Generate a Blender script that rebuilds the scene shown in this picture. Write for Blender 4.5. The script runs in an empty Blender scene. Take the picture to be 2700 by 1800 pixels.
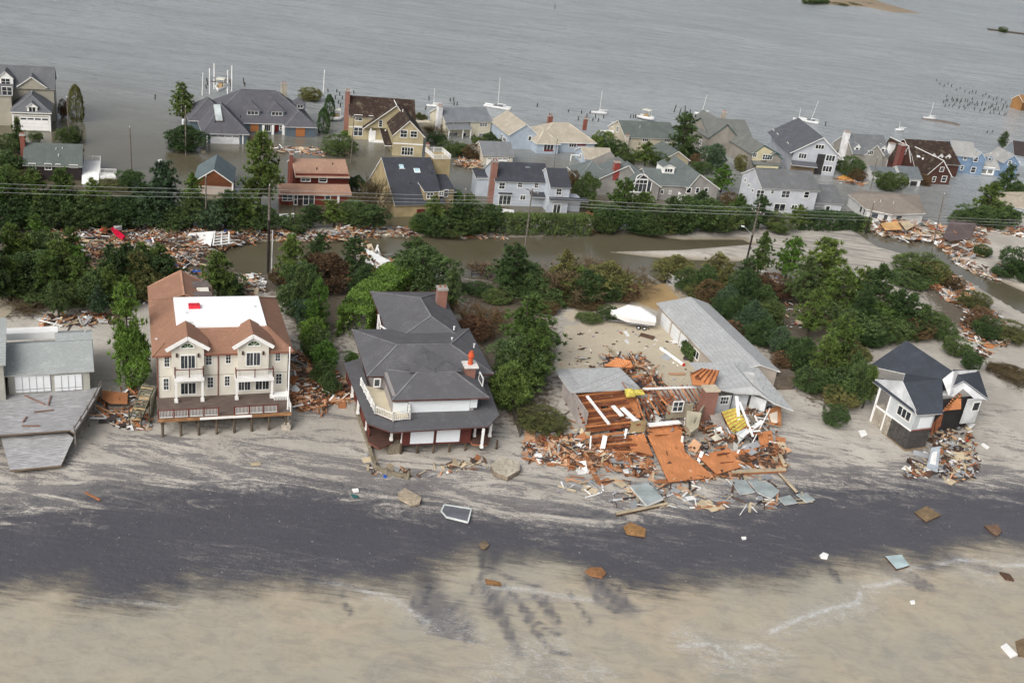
import bpy, math, random
import numpy as np
from mathutils import Vector, Matrix, noise as mnoise
# ---------------------------------------------------------------- camera, sky, sun, exposure
S = bpy.context.scene
COL = S.collection
FPX, PITCH, ROLL, CAMH = 2800.0, math.radians(24.82), math.radians(7.6), 65.0
U_ = Vector((math.sin(ROLL)*math.cos(PITCH), math.cos(ROLL)*math.cos(PITCH), math.sin(PITCH)))
F_ = (Vector((0, 0, -1)) + math.sin(PITCH)*U_)/math.cos(PITCH)
R_ = F_.cross(U_)
CR = Matrix((R_, F_, U_))                       # camera space -> world
CAM = Vector((0, 0, CAMH))
cd = bpy.data.cameras.new('camera'); co = bpy.data.objects.new('camera', cd); COL.objects.link(co)
co.matrix_world = Matrix.Translation(CAM) @ CR.to_4x4()
cd.sensor_width = 36; cd.lens = FPX/2700*36; cd.clip_start = 1; cd.clip_end = 9000
S.camera = co
w = bpy.data.worlds.new('World'); S.world = w; w.use_nodes = True
nt = w.node_tree; nt.nodes.clear()
SUN_EL, SUN_ROT = math.radians(40), math.radians(208)
sky = nt.nodes.new('ShaderNodeTexSky'); sky.sky_type = 'NISHITA'; sky.sun_disc = False
sky.sun_elevation = SUN_EL; sky.sun_rotation = SUN_ROT; sky.dust_density = 6; sky.air_density = 1.0; sky.ozone_density = 1
hs = nt.nodes.new('ShaderNodeHueSaturation'); hs.inputs['Saturation'].default_value = .42
bg = nt.nodes.new('ShaderNodeBackground'); bg.inputs[1].default_value = 0.12
ow = nt.nodes.new('ShaderNodeOutputWorld')
nt.links.new(sky.outputs[0], hs.inputs['Color']); nt.links.new(hs.outputs[0], bg.inputs[0]); nt.links.new(bg.outputs[0], ow.inputs[0])
ld = bpy.data.lights.new('sun', 'SUN'); lo = bpy.data.objects.new('sun', ld); COL.objects.link(lo)
ld.energy = 1.15; ld.angle = math.radians(40); ld.color = (1, .985, .955)
sd = Vector((math.sin(SUN_ROT)*math.cos(SUN_EL), math.cos(SUN_ROT)*math.cos(SUN_EL), math.sin(SUN_EL)))
lo.rotation_euler = sd.to_track_quat('Z', 'Y').to_euler(); lo.location = (0, 0, 200)
S.view_settings.view_transform = 'Standard'; S.view_settings.look = 'None'
S.view_settings.exposure = 0.42; S.view_settings.gamma = 1
S.render.resolution_x = 1024; S.render.resolution_y = 682
RNG = random.Random(7)
# ---------------------------------------------------------------- pixel -> place (photo pixels 2700 x 1800)
def ray(px, py):
    return (CR @ Vector(((px-1350)/FPX, -(py-900)/FPX, -1))).normalized()
def G(px, py, z=0.0):
    d = ray(px, py); t = (z-CAMH)/d.z
    return CAM + d*t
def scale_at(p):                                # photo pixels per metre at a point
    c = CR.transposed() @ (Vector(p)-CAM); return FPX/(-c.z)
def project(p):
    c = CR.transposed() @ (Vector(p)-CAM)
    return (1350+FPX*c.x/(-c.z), 900-FPX*c.y/(-c.z))
# ---------------------------------------------------------------- materials
MATS = {}
def newmat(name):
    m = bpy.data.materials.new(name); m.use_nodes = True
    b = m.node_tree.nodes['Principled BSDF']; return m, m.node_tree, b
def N(t, typ, **kw):
    n = t.nodes.new(typ)
    for k, v in kw.items(): setattr(n, k, v)
    return n
def L(t, a, b): t.links.new(a, b)
def mix(t, fac, a, b, blend='MIX'):
    n = N(t, 'ShaderNodeMix', data_type='RGBA', blend_type=blend)
    for i, v in ((0, fac), (6, a), (7, b)):
        if hasattr(v, 'default_value'): L(t, v, n.inputs[i])
        elif i == 0: n.inputs[0].default_value = v
        else: n.inputs[i].default_value = (*v[:3], 1)
    return n.outputs[2]
def noise(t, vec, scale, detail=4, rough=.55, dist=0):
    n = N(t, 'ShaderNodeTexNoise'); n.inputs['Scale'].default_value = scale; n.inputs['Detail'].default_value = detail
    n.inputs['Roughness'].default_value = rough; n.inputs['Distortion'].default_value = dist
    L(t, vec, n.inputs['Vector']); return n.outputs['Fac']
def ramp(t, fac, a, b):                         # smooth map a..b -> 0..1
    n = N(t, 'ShaderNodeMapRange', interpolation_type='SMOOTHSTEP')
    L(t, fac, n.inputs[0]); n.inputs[1].default_value = a; n.inputs[2].default_value = b
    return n.outputs[0]
def maths(t, op, a, b=None):
    n = N(t, 'ShaderNodeMath', operation=op)
    for i, v in enumerate((a, b)):
        if v is None: continue
        if hasattr(v, 'default_value'): L(t, v, n.inputs[i])
        else: n.inputs[i].default_value = v
    return n.outputs[0]
def mapv(t, vec, sc=(1, 1, 1), rot=(0, 0, 0)):
    n = N(t, 'ShaderNodeMapping'); n.inputs['Scale'].default_value = sc; n.inputs['Rotation'].default_value = rot
    L(t, vec, n.inputs['Vector']); return n.outputs[0]
def bump(t, b, h, dist=.05, strength=1):
    n = N(t, 'ShaderNodeBump'); n.inputs['Distance'].default_value = dist; n.inputs['Strength'].default_value = strength
    L(t, h, n.inputs['Height']); L(t, n.outputs[0], b.inputs['Normal'])
def mat(c, kind='plain', rough=.75, var=.18):
    key = (tuple(c), kind, rough, var)
    if key in MATS: return MATS[key]
    m, t, b = newmat(kind); b.inputs['Roughness'].default_value = rough
    b.inputs['Specular IOR Level'].default_value = .25
    tc = N(t, 'ShaderNodeTexCoord'); ob = tc.outputs['Object']
    dark = tuple(x*(1-var*1.5) for x in c); lite = tuple(min(1, x*(1+var)) for x in c)
    n1 = noise(t, ob, .45, 5); base = mix(t, ramp(t, n1, .3, .7), dark, lite)
    n2 = noise(t, ob, 6, 3); base = mix(t, maths(t, 'MULTIPLY', ramp(t, n2, .35, .75), .35), base, tuple(x*(1-var*1.6) for x in c))
    if kind == 'siding':
        wv = N(t, 'ShaderNodeTexWave', wave_type='BANDS', bands_direction='Z', wave_profile='SAW'); wv.inputs['Scale'].default_value = 1.55
        wv.inputs['Distortion'].default_value = 0; L(t, ob, wv.inputs['Vector'])
        base = mix(t, maths(t, 'MULTIPLY', ramp(t, wv.outputs['Fac'], .8, 1), .30), base, tuple(x*.45 for x in c)); bump(t, b, wv.outputs['Fac'], .03, .6)
    elif kind == 'shingle':
        st = noise(t, mapv(t, ob, (1.6, 1.6, 14)), 1.5, 3, .7)
        base = mix(t, ramp(t, st, .38, .62), base, tuple(x*.82 for x in c))
        wv = N(t, 'ShaderNodeTexWave', wave_type='BANDS', bands_direction='Z', wave_profile='SAW'); wv.inputs['Scale'].default_value = 2.6
        wv.inputs['Distortion'].default_value = .4; L(t, ob, wv.inputs['Vector'])
        base = mix(t, maths(t, 'MULTIPLY', ramp(t, wv.outputs['Fac'], .75, 1), .35), base, tuple(x*.4 for x in c))
        n3 = noise(t, mapv(t, ob, (1, 1, .25)), .9, 4, .6)
        base = mix(t, maths(t, 'MULTIPLY', ramp(t, n3, .52, .72), .22), base, tuple(min(1, x*1.5+.02) for x in c)); bump(t, b, st, .04, .5)
    elif kind == 'moss':
        st = noise(t, ob, 3.2, 5, .75); base = mix(t, ramp(t, st, .40, .60), base, (.022, .014, .012))
        n4 = noise(t, ob, .8, 6, .75); base = mix(t, maths(t, 'MULTIPLY', ramp(t, n4, .52, .66), .65), base, (.16, .145, .10)); bump(t, b, st, .08, .6)
    elif kind == 'brick':
        br = N(t, 'ShaderNodeTexBrick'); br.inputs['Scale'].default_value = 3.0; br.inputs['Color1'].default_value = (*c, 1)
        br.inputs['Color2'].default_value = (*[x*.6 for x in c], 1); br.inputs['Mortar'].default_value = (.30, .27, .24, 1); br.inputs['Mortar Size'].default_value = .012
        L(t, mapv(t, ob, (1, 1, 1), (math.pi/2, 0, 0)), br.inputs['Vector']); base = mix(t, .4, br.outputs['Color'], base)
    elif kind == 'plank' or kind == 'planky':
        wv = N(t, 'ShaderNodeTexWave', wave_type='BANDS', bands_direction='Y' if kind == 'plank' else 'X', wave_profile='SAW'); wv.inputs['Scale'].default_value = 1.3
        L(t, ob, wv.inputs['Vector'])
        sn = noise(t, mapv(t, ob, (.6, 5, 1) if kind == 'plank' else (5, .6, 1)), 1.6, 4, .7)
        base = mix(t, ramp(t, sn, .35, .62), base, tuple(x*(.58 if kind == 'plank' else .72) for x in c))
        base = mix(t, maths(t, 'MULTIPLY', ramp(t, wv.outputs['Fac'], .8, 1), .75), base, tuple(x*.2 for x in c))
    elif kind == 'leaf':
        at = N(t, 'ShaderNodeAttribute', attribute_name='tint'); oi = N(t, 'ShaderNodeObjectInfo')
        base = mix(t, at.outputs['Fac'], tuple(x*.62 for x in c), (min(1, c[0]*2.1), min(1, c[1]*2.15), c[2]*1.5))
        hsv = N(t, 'ShaderNodeHueSaturation'); L(t, base, hsv.inputs['Color'])
        mr = N(t, 'ShaderNodeMapRange'); L(t, oi.outputs['Random'], mr.inputs[0]); mr.inputs[3].default_value = .75; mr.inputs[4].default_value = 1.25
        L(t, mr.outputs[0], hsv.inputs['Value'])
        mr2 = N(t, 'ShaderNodeMapRange'); L(t, oi.outputs['Random'], mr2.inputs[0]); mr2.inputs[3].default_value = .515; mr2.inputs[4].default_value = .485
        L(t, mr2.outputs[0], hsv.inputs['Hue']); base = hsv.outputs[0]
    elif kind == 'rough':
        st = noise(t, ob, 2.2, 8, .75); base = mix(t, ramp(t, st, .35, .65), base, tuple(x*.5 for x in c)); bump(t, b, st, .1, .8)
    L(t, base, b.inputs['Base Color'])
    MATS[key] = m; return m
def glassmat():
    if 'glass' in MATS: return MATS['glass']
    m, t, b = newmat('window_glass'); tc = N(t, 'ShaderNodeTexCoord'); oi = N(t, 'ShaderNodeObjectInfo')
    c = mix(t, oi.outputs['Random'], (.008, .01, .013), (.05, .06, .07))
    n = noise(t, tc.outputs['Object'], 1.7, 2); c = mix(t, ramp(t, n, .5, .7), c, (.09, .09, .09))
    L(t, c, b.inputs['Base Color']); b.inputs['Roughness'].default_value = .08; b.inputs['Specular IOR Level'].default_value = .5
    MATS['glass'] = m; return m
# ---------------------------------------------------------------- mesh building
def build_mesh(name, v, f, mats, mi=None, tint=None):
    me = bpy.data.meshes.new(name); me.from_pydata(v, [], f)
    for m in mats: me.materials.append(m)
    if mi: me.polygons.foreach_set('material_index', mi)
    if tint is not None:
        a = me.attributes.new('tint', 'FLOAT', 'FACE'); a.data.foreach_set('value', tint)
    me.update(); return me
def link(name, me, parent=None, loc=(0, 0, 0), rz=0.0):
    o = bpy.data.objects.new(name, me); COL.objects.link(o)
    if parent: o.parent = parent
    o.location = loc; o.rotation_euler = (0, 0, rz); return o
def tag(o, label=None, cat=None, group=None, kind=None):
    if label: o['label'] = label
    if cat: o['category'] = cat
    if group: o['group'] = group
    if kind: o['kind'] = kind
    return o
def empty(name, loc, rz=0, label=None, cat=None, group=None):
    o = bpy.data.objects.new(name, None); COL.objects.link(o); o.location = loc; o.rotation_euler = (0, 0, rz); o.empty_display_size = .5
    return tag(o, label, cat, group)
class MB:
    def __init__(s): s.v = []; s.f = []; s.mi = []
    def face(s, pts, mi=0):
        n = len(s.v); s.v += [tuple(p) for p in pts]; s.f.append(tuple(range(n, n+len(pts)))); s.mi.append(mi)
    def box(s, x0, x1, y0, y1, z0, z1, mi=0, M=None):
        n = len(s.v); P = [(x0, y0, z0), (x1, y0, z0), (x1, y1, z0), (x0, y1, z0), (x0, y0, z1), (x1, y0, z1), (x1, y1, z1), (x0, y1, z1)]
        if M is not None: P = [tuple(M @ Vector(p)) for p in P]
        s.v += P
        for q in ((3, 2, 1, 0), (4, 5, 6, 7), (0, 1, 5, 4), (1, 2, 6, 5), (2, 3, 7, 6), (3, 0, 4, 7)): s.f.append(tuple(n+i for i in q)); s.mi.append(mi)
    def slab(s, pts, t=.16, mtop=0, mside=1, d=None):        # convex polygon pushed down by t
        pts = [Vector(p) for p in pts]; n = (pts[1]-pts[0]).cross(pts[2]-pts[0]).normalized()
        if n.z < 0: pts.reverse(); n = -n
        lo = [p-n*t for p in pts]; k = len(pts)
        s.face(pts, mtop); s.face(lo[::-1], mside)
        for i in range(k): s.face((pts[i], lo[i], lo[(i+1) % k], pts[(i+1) % k]), mside)
    def bar(s, a, b, w=.1, h=None, mi=0):
        a = Vector(a); b = Vector(b); h = h or w; d = b-a
        if d.length < 1e-6: return
        q = d.to_track_quat('X', 'Z').to_matrix().to_4x4()
        s.box(0, d.length, -w/2, w/2, -h/2, h/2, mi, Matrix.Translation(a) @ q)
    def tube(s, a, b, r0, r1=None, n=8, mi=0):
        a = Vector(a); b = Vector(b); r1 = r0 if r1 is None else r1; q = (b-a).to_track_quat('Z', 'Y').to_matrix()
        k = len(s.v)
        for c, r in ((a, r0), (b, r1)):
            for i in range(n):
                an = 2*math.pi*i/n; s.v.append(tuple(c + q @ Vector((r*math.cos(an), r*math.sin(an), 0))))
        for i in range(n): s.f.append((k+i, k+(i+1) % n, k+n+(i+1) % n, k+n+i)); s.mi.append(mi)
        s.f.append(tuple(k+i for i in range(n))[::-1]); s.mi.append(mi); s.f.append(tuple(k+n+i for i in range(n))); s.mi.append(mi)
    def mesh(s, name, mats): return build_mesh(name, s.v, s.f, mats if isinstance(mats, (list, tuple)) else [mats], s.mi)
    def obj(s, name, mats, parent=None, loc=(0, 0, 0), rz=0.0): return link(name, s.mesh(name, mats), parent, loc, rz)
# common colours
WHITE = mat((.78, .78, .76), 'plain', .6, .06); TRIM = mat((.72, .72, .69), 'plain', .6, .08)
GLASS = glassmat()
PLY = mat((.42, .17, .065), 'planky', .8, .2); WOODG = mat((.33, .31, .28), 'plank', .85, .18)
BRICK = mat((.22, .065, .045), 'brick', .85); BRICKP = mat((.26, .12, .09), 'brick', .85)
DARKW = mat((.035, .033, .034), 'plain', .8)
# ---------------------------------------------------------------- ground: one sheet of beach, dune, road and yards
def wl(pts, z=0.3): return np.array([[G(x, y, z).x, G(x, y, z).y] for x, y in pts])
def seg_dist(P, poly, closed):
    best = np.full(len(P), 1e9); n = len(poly)
    for i in range(n if closed else n-1):
        a = poly[i]; b = poly[(i+1) % n]; d = b-a; t = np.clip(((P-a)@d)/(d@d+1e-9), 0, 1)
        best = np.minimum(best, np.hypot(*(P-(a+t[:, None]*d)).T))
    return best
def inside(P, poly):
    c = np.zeros(len(P), bool); n = len(poly)
    for i in range(n):
        (x1, y1), (x2, y2) = poly[i], poly[(i+1) % n]
        k = ((y1 > P[:, 1]) != (y2 > P[:, 1])); xx = (x2-x1)*(P[:, 1]-y1)/(y2-y1+1e-12)+x1
        c ^= k & (P[:, 0] < xx)
    return c
def sdist(P, poly):                              # + inside, - outside
    return np.where(inside(P, poly), 1, -1)*seg_dist(P, poly, True)
CB = [(-700, 1560), (0, 1548), (115, 1529), (191, 1525), (230, 1583), (387, 1583), (421, 1544), (471, 1563), (505, 1514), (574, 1540), (650, 1544), (708, 1525), (785, 1525), (823, 1544),
      (900, 1530), (1053, 1529), (1130, 1506), (1206, 1462), (1263, 1452), (1300, 1470), (1397, 1464), (1474, 1472), (1531, 1491), (1600, 1520), (1665, 1533), (1740, 1550), (1800, 1525), (1846, 1531), (1896, 1514), (1991, 1527),
      (2087, 1514), (2125, 1491), (2183, 1479), (2278, 1475), (2374, 1452), (2450, 1485), (2508, 1440), (2642, 1425), (2700, 1437), (3500, 1430)]
CA = [(-700, 1360), (0, 1345), (200, 1335), (300, 1310), (500, 1292), (800, 1282), (950, 1310), (1100, 1325), (1250, 1350), (1400, 1370), (1700, 1365), (1950, 1335), (2100, 1290), (2400, 1275), (2700, 1290), (3500, 1300)]
water_polys = [  # flooded ground
    [(560, 655), (640, 640), (700, 632), (900, 632), (1000, 622), (1100, 618), (1300, 622), (1540, 618), (1600, 600), (1640, 606), (1800, 628), (1960, 628), (1985, 640), (1800, 655), (1600, 660), (1780, 680), (1960, 685), (2000, 712), (1945, 735), (1800, 742),
     (1720, 748), (1560, 730), (1300, 740), (1200, 725), (1110, 700), (1000, 700), (880, 690), (720, 705), (690, 725), (630, 715)],
    [(2200, 590), (2260, 610), (2320, 650), (2400, 672), (2470, 690), (2560, 740), (2640, 790), (2760, 860), (2860, 850), (2760, 790), (2600, 720), (2520, 680), (2460, 620), (2380, 610), (2290, 585)]]
NTOP = [(-1400, 610), (0, 600), (300, 590), (560, 600), (760, 600), (960, 600), (1060, 605), (1250, 615), (1560, 600), (1700, 612), (1950, 606), (2100, 596), (2250, 588), (2330, 600), (2460, 600), (2560, 590), (2700, 560), (2800, 520), (4000, 430)]
GX0, GX1, GY0, GY1, GS = -170.0, 290.0, 50.0, 290.0, 0.75
gx = np.arange(GX0, GX1+.1, GS); gy = np.arange(GY0, GY1+.1, GS)
XX, YY = np.meshgrid(gx, gy); PP = np.stack([XX.ravel(), YY.ravel()], 1)
def line_t(P, curve):                            # + on the landward side of a left-to-right curve
    c = wl(curve); poly = np.vstack([c, [[c[-1][0]+50, 900], [c[0][0]-50, 900]]])
    return np.where(inside(P, poly), 1, -1)*seg_dist(P, c, False)
tB = line_t(PP, CB); tA = line_t(PP, CA); tN = line_t(PP, NTOP)
tW = np.maximum.reduce([sdist(PP, wl(p)) for p in water_polys])
def vn(P, s, seed=0):
    return np.array([mnoise.noise(Vector((x*s+seed, y*s, seed))) for x, y in P])
_n1 = vn(PP, .05, 3); _n2 = vn(PP, .22, 9)
LIN = wl([(-700, 1530), (3500, 1470)]); dirn = (LIN[1]-LIN[0])/np.linalg.norm(LIN[1]-LIN[0]); nrm = np.array([-dirn[1], dirn[0]])
tS = (PP-LIN[0])@nrm                             # straight distance from the water's edge
Z = np.interp(tS, [-50, -5, 0, 12, 24, 34, 60, 75, 90, 130, 200], [-1.6, -.12, .03, .5, 1.1, 1.6, 1.8, 1.5, .8, .6, .6])
Z += (_n1*.35+_n2*.16)*np.clip(tS/20, 0, 1)
Z -= np.clip((tN+1)/4, 0, 1)*(Z+.45)             # north of the road everything is under water
Z = np.where(tW > -2.5, np.minimum(Z, np.interp(tW, [-2.5, 0, 2], [.9, -.01, -.4])), Z)
ZG = Z.reshape(XX.shape)
def TZ(x, y):
    i = (x-GX0)/GS; j = (y-GY0)/GS
    if not (0 <= i < len(gx)-1 and 0 <= j < len(gy)-1): return -.4
    a = int(i); b = int(j); u = i-a; v = j-b
    return float((ZG[b, a]*(1-u)+ZG[b, a+1]*u)*(1-v)+(ZG[b+1, a]*(1-u)+ZG[b+1, a+1]*u)*v)
def GT(px, py, water=True):                      # pixel -> point on the ground (or the water)
    z = 0.5
    for _ in range(8):
        p = G(px, py, z); z = TZ(p.x, p.y)
        if water: z = max(z, 0)
    p.z = z; return p
ny, nx = XX.shape
idx = np.arange(ny*nx).reshape(ny, nx)
F4 = np.stack([idx[:-1, :-1], idx[:-1, 1:], idx[1:, 1:], idx[1:, :-1]], -1).reshape(-1, 4)
me = bpy.data.meshes.new('beach_ground')
me.from_pydata(np.stack([PP[:, 0], PP[:, 1], Z], 1).tolist(), [], F4.tolist())
def fattr(me, name, arr):
    a = me.attributes.new(name, 'FLOAT', 'POINT'); a.data.foreach_set('value', np.asarray(arr, dtype=np.float32))
band = np.where(tB > 3, np.minimum(tB+4, -tA), np.minimum(tB+6, -tA)); fattr(me, 'band', band)
mixz = np.interp(-tA, [-26, -15, -5, 0], [0, .30, .62, .9])            # streaky mix zone above the band
fattr(me, 'mixz', mixz)
fattr(me, 'wash', tW)
soilpolys = [[(-900, 560), (0, 590), (560, 640), (700, 720), (760, 640), (1050, 690), (1120, 720), (1000, 780), (900, 900), (880, 1050), (780, 1000), (750, 800), (600, 740), (380, 780), (290, 830), (120, 830), (0, 850), (-900, 900)],
             [(1200, 730), (1740, 735), (1760, 790), (1600, 800), (1460, 830), (1470, 900), (1450, 1130), (1330, 1110), (1210, 880), (1200, 800)],
             [(1740, 720), (1980, 740), (2200, 740), (2330, 780), (2420, 800), (2380, 860), (2290, 890), (2270, 1040), (2150, 1060), (2060, 980), (1880, 800)],
             [(2420, 680), (2520, 690), (2640, 850), (2560, 900), (2460, 850), (2400, 740)]]
soil = np.maximum.reduce([sdist(PP, wl(p, 1.2)) for p in soilpolys]); fattr(me, 'soil', soil)
court = np.maximum.reduce([sdist(PP, wl(p, 1.5)) for p in [[(1490, 860), (1600, 848), (1750, 860), (1850, 940), (1830, 1010), (1690, 1030), (1640, 990), (1460, 985)],
         [(1700, 760), (1780, 800), (1600, 840), (1500, 850), (1480, 830)]]]); fattr(me, 'court', court)
straw = sdist(PP, wl([(1640, 790), (1680, 735), (1740, 740), (1830, 800), (1730, 830)], 1.2)); fattr(me, 'straw', straw)
lane = sdist(PP, wl([(1900, 600), (2290, 595), (2420, 700), (2760, 900), (2760, 1000), (2600, 800), (2400, 730), (2000, 720), (1750, 665), (1900, 640)], .6)); fattr(me, 'lane', lane)
bars = np.maximum.reduce([seg_dist(PP, wl(p, .1), False)*-1+w_ for p, w_ in [([(1300, 1430), (1290, 1500), (1330, 1600), (1370, 1720)], 1.2), ([(1340, 1540), (1400, 1610), (1480, 1720)], .8),
        ([(1560, 1510), (1610, 1570), (1660, 1605)], 1.6), ([(1180, 1600), (1230, 1690)], 1.2), ([(1220, 1590), (1260, 1680)], 1), ([(2350, 1510), (2440, 1550)], 1.5), ([(2180, 1480), (2210, 1530)], 1.0), ([(1420, 1560), (1470, 1640)], .7)]])
me.polygons.foreach_set('use_smooth', [True]*len(me.polygons)); me.update()
ground = link('beach_ground', me); tag(ground, kind='structure')
m, t, b = newmat('sand'); me.materials.append(m)
tc = N(t, 'ShaderNodeTexCoord'); ob = tc.outputs['Object']; SROT = math.atan2(dirn[1], dirn[0])
def N_c(sp):
    s_ = N(t, 'ShaderNodeSeparateColor'); L(t, sp.outputs['Color'], s_.inputs[0]); return s_.outputs[0]
def at(t, n): return N(t, 'ShaderNodeAttribute', attribute_name=n).outputs['Fac']
nb = noise(t, ob, .12, 6, .6); nf = noise(t, ob, 1.3, 7, .7); nff = noise(t, ob, 6, 5, .75)
st = noise(t, mapv(t, ob, (.075, .34, 1), (0, 0, -SROT-.14)), 1.0, 11, .74, 1.3)           # streaks along the shore
stf = noise(t, mapv(t, ob, (.4, 2.4, 1), (0, 0, -SROT-.2)), 1.0, 7, .75, .6)
col = mix(t, ramp(t, nb, .3, .7), (.345, .320, .280), (.465, .435, .385))
col = mix(t, maths(t, 'MULTIPLY', ramp(t, nf, .5, .75), .5), col, (.25, .22, .185))
mz = at(t, 'mixz')
lst = noise(t, mapv(t, ob, (.10, .8, 1), (0, 0, .12)), 1.0, 7, .7, .8)
col = mix(t, maths(t, 'MULTIPLY', maths(t, 'MULTIPLY', ramp(t, lst, .47, .62), ramp(t, at(t, 'lane'), -1, 1.5)), .75), col, (.17, .155, .145))
m1 = ramp(t, maths(t, 'ADD', maths(t, 'ADD', maths(t, 'MULTIPLY', st, 1.1), maths(t, 'ADD', maths(t, 'MULTIPLY', stf, .45), maths(t, 'MULTIPLY', nff, .40))), maths(t, 'MULTIPLY', mz, .22)), 1.08, 1.17)
m1 = maths(t, 'MULTIPLY', m1, ramp(t, mz, .0, .3))
DK = mix(t, nb, (.060, .059, .068), (.084, .083, .094))
DK = mix(t, maths(t, 'MULTIPLY', ramp(t, stf, .5, .75), .35), DK, (.13, .125, .13))
col = mix(t, maths(t, 'MULTIPLY', m1, .78), col, (.118, .113, .12))
bd = at(t, 'band'); bn = maths(t, 'ADD', bd, maths(t, 'MULTIPLY', maths(t, 'SUBTRACT', st, .5), 17)); bn = maths(t, 'ADD', bn, maths(t, 'MULTIPLY', maths(t, 'SUBTRACT', nff, .5), 3))
bn = maths(t, 'ADD', bn, maths(t, 'MULTIPLY', maths(t, 'SUBTRACT', nf, .5), 10)); bn = maths(t, 'ADD', bn, maths(t, 'MULTIPLY', maths(t, 'SUBTRACT', nff, .5), 5)); mb = ramp(t, bn, -2.6, 3.2)
lace = maths(t, 'MULTIPLY', ramp(t, maths(t, 'ADD', maths(t, 'MULTIPLY', nff, .55), maths(t, 'MULTIPLY', stf, .55)), .565, .63), ramp(t, noise(t, mapv(t, ob, (.06, .16, 1), (0, 0, -SROT-.1)), 1.0, 5, .65, .8), .50, .60)); mb = maths(t, 'MULTIPLY', mb, maths(t, 'SUBTRACT', 1, maths(t, 'MULTIPLY', lace, .7)))
col = mix(t, mb, col, DK)
gr = noise(t, mapv(t, ob, (.5, 1, 1)), .5, 9, .72, .7); col = mix(t, maths(t, 'MULTIPLY', maths(t, 'MULTIPLY', ramp(t, gr, .52, .68), maths(t, 'SUBTRACT', 1, mb)), .30), col, (.17, .155, .14))
for vs, th, amt in ((1.0, .085, .7), (2.3, .13, .5)):      # pebbles and shells
    sp = N(t, 'ShaderNodeTexVoronoi'); sp.inputs['Scale'].default_value = vs; L(t, ob, sp.inputs['Vector'])
    spk = maths(t, 'MULTIPLY', maths(t, 'LESS_THAN', sp.outputs['Distance'], th), maths(t, 'GREATER_THAN', maths(t, 'ADD', maths(t, 'MULTIPLY', N_c(sp), .5), maths(t, 'MULTIPLY', nf, .6)), .66))
    col = mix(t, maths(t, 'MULTIPLY', spk, amt), col, (.42, .40, .37))
so = maths(t, 'ADD', at(t, 'soil'), maths(t, 'MULTIPLY', maths(t, 'SUBTRACT', nf, .5), 14)); so = maths(t, 'ADD', so, maths(t, 'MULTIPLY', maths(t, 'SUBTRACT', nb, .5), 8))
soc = mix(t, ramp(t, nff, .35, .65), (.035, .028, .020), (.15, .125, .085)); soc = mix(t, ramp(t, nf, .48, .62), soc, (.085, .058, .036))
col = mix(t, maths(t, 'MULTIPLY', ramp(t, so, -1.5, 2), .92), col, soc)
cc = mix(t, ramp(t, nff, .3, .75), (.40, .345, .255), (.51, .455, .355)); cc = mix(t, maths(t, 'MULTIPLY', ramp(t, nf, .58, .68), .5), cc, (.22, .19, .14))
col = mix(t, ramp(t, maths(t, 'ADD', at(t, 'court'), maths(t, 'MULTIPLY', maths(t, 'SUBTRACT', nf, .5), 3)), -.3, .4), col, cc)
cs = mix(t, ramp(t, nff, .3, .7), (.42, .27, .12), (.30, .23, .12))
col = mix(t, ramp(t, maths(t, 'ADD', at(t, 'straw'), maths(t, 'MULTIPLY', maths(t, 'SUBTRACT', nf, .5), 4)), -.5, 1), col, cs)
wt = ramp(t, at(t, 'wash'), -1.6, .2)
col = mix(t, maths(t, 'MULTIPLY', wt, .7), col, (.17, .135, .08))
L(t, col, b.inputs['Base Color'])
rg = N(t, 'ShaderNodeMapRange'); L(t, mb, rg.inputs[0]); rg.inputs[3].default_value = .95; rg.inputs[4].default_value = .45; L(t, rg.outputs[0], b.inputs['Roughness'])
b.inputs['Specular IOR Level'].default_value = .3
bump(t, b, maths(t, 'ADD', nf, maths(t, 'MULTIPLY', st, .8)), .25, .55)
# ---- ocean swash: thin murky sheet lapping over the dark sand
sx = np.arange(-120, 130, .6); sy = np.arange(30, 130, .6)
SX, SY = np.meshgrid(sx, sy); SP = np.stack([SX.ravel(), SY.ravel()], 1)
sB = line_t(SP, CB); zz = np.array([max(TZ(x, y), 0)+.06 for x, y in SP]); keep = (sB < 7)
ids = np.arange(len(SP)).reshape(SX.shape); Q = np.stack([ids[:-1, :-1], ids[:-1, 1:], ids[1:, 1:], ids[1:, :-1]], -1).reshape(-1, 4)
Q = Q[keep[Q].all(1)]
used, inv = np.unique(Q, return_inverse=True)
me = bpy.data.meshes.new('surf_water'); me.from_pydata(np.column_stack([SP[used], zz[used]]).tolist(), [], inv.reshape(-1, 4).tolist())
fattr(me, 'shore', -sB[used])
tr = np.maximum.reduce([w_-seg_dist(SP, wl(p, .1), False) for p, w_ in [([(1275, 1450), (1290, 1500), (1310, 1560), (1370, 1720)], 1.1), ([(1330, 1545), (1370, 1600), (1450, 1710)], .7), ([(1320, 1440), (1300, 1480)], 1.6),
        ([(1560, 1520), (1600, 1560), (1660, 1605)], 1.7), ([(1540, 1540), (1580, 1590)], .8), ([(1180, 1595), (1230, 1690)], 1.4), ([(1130, 1540), (1160, 1640)], 2.4), ([(1210, 1590), (1250, 1680)], 1.5), ([(2340, 1500), (2440, 1545)], 1.8), ([(2170, 1480), (2210, 1530)], 1.1), ([(1420, 1560), (1470, 1640)], .9), ([(1110, 1600), (1190, 1660)], 2.2),([(1280,1545),(1300,1620)],1.5),([(2500,1470),(2620,1500)],1.6)]])
fattr(me, 'trail', tr[used]*.9-.75)
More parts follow.
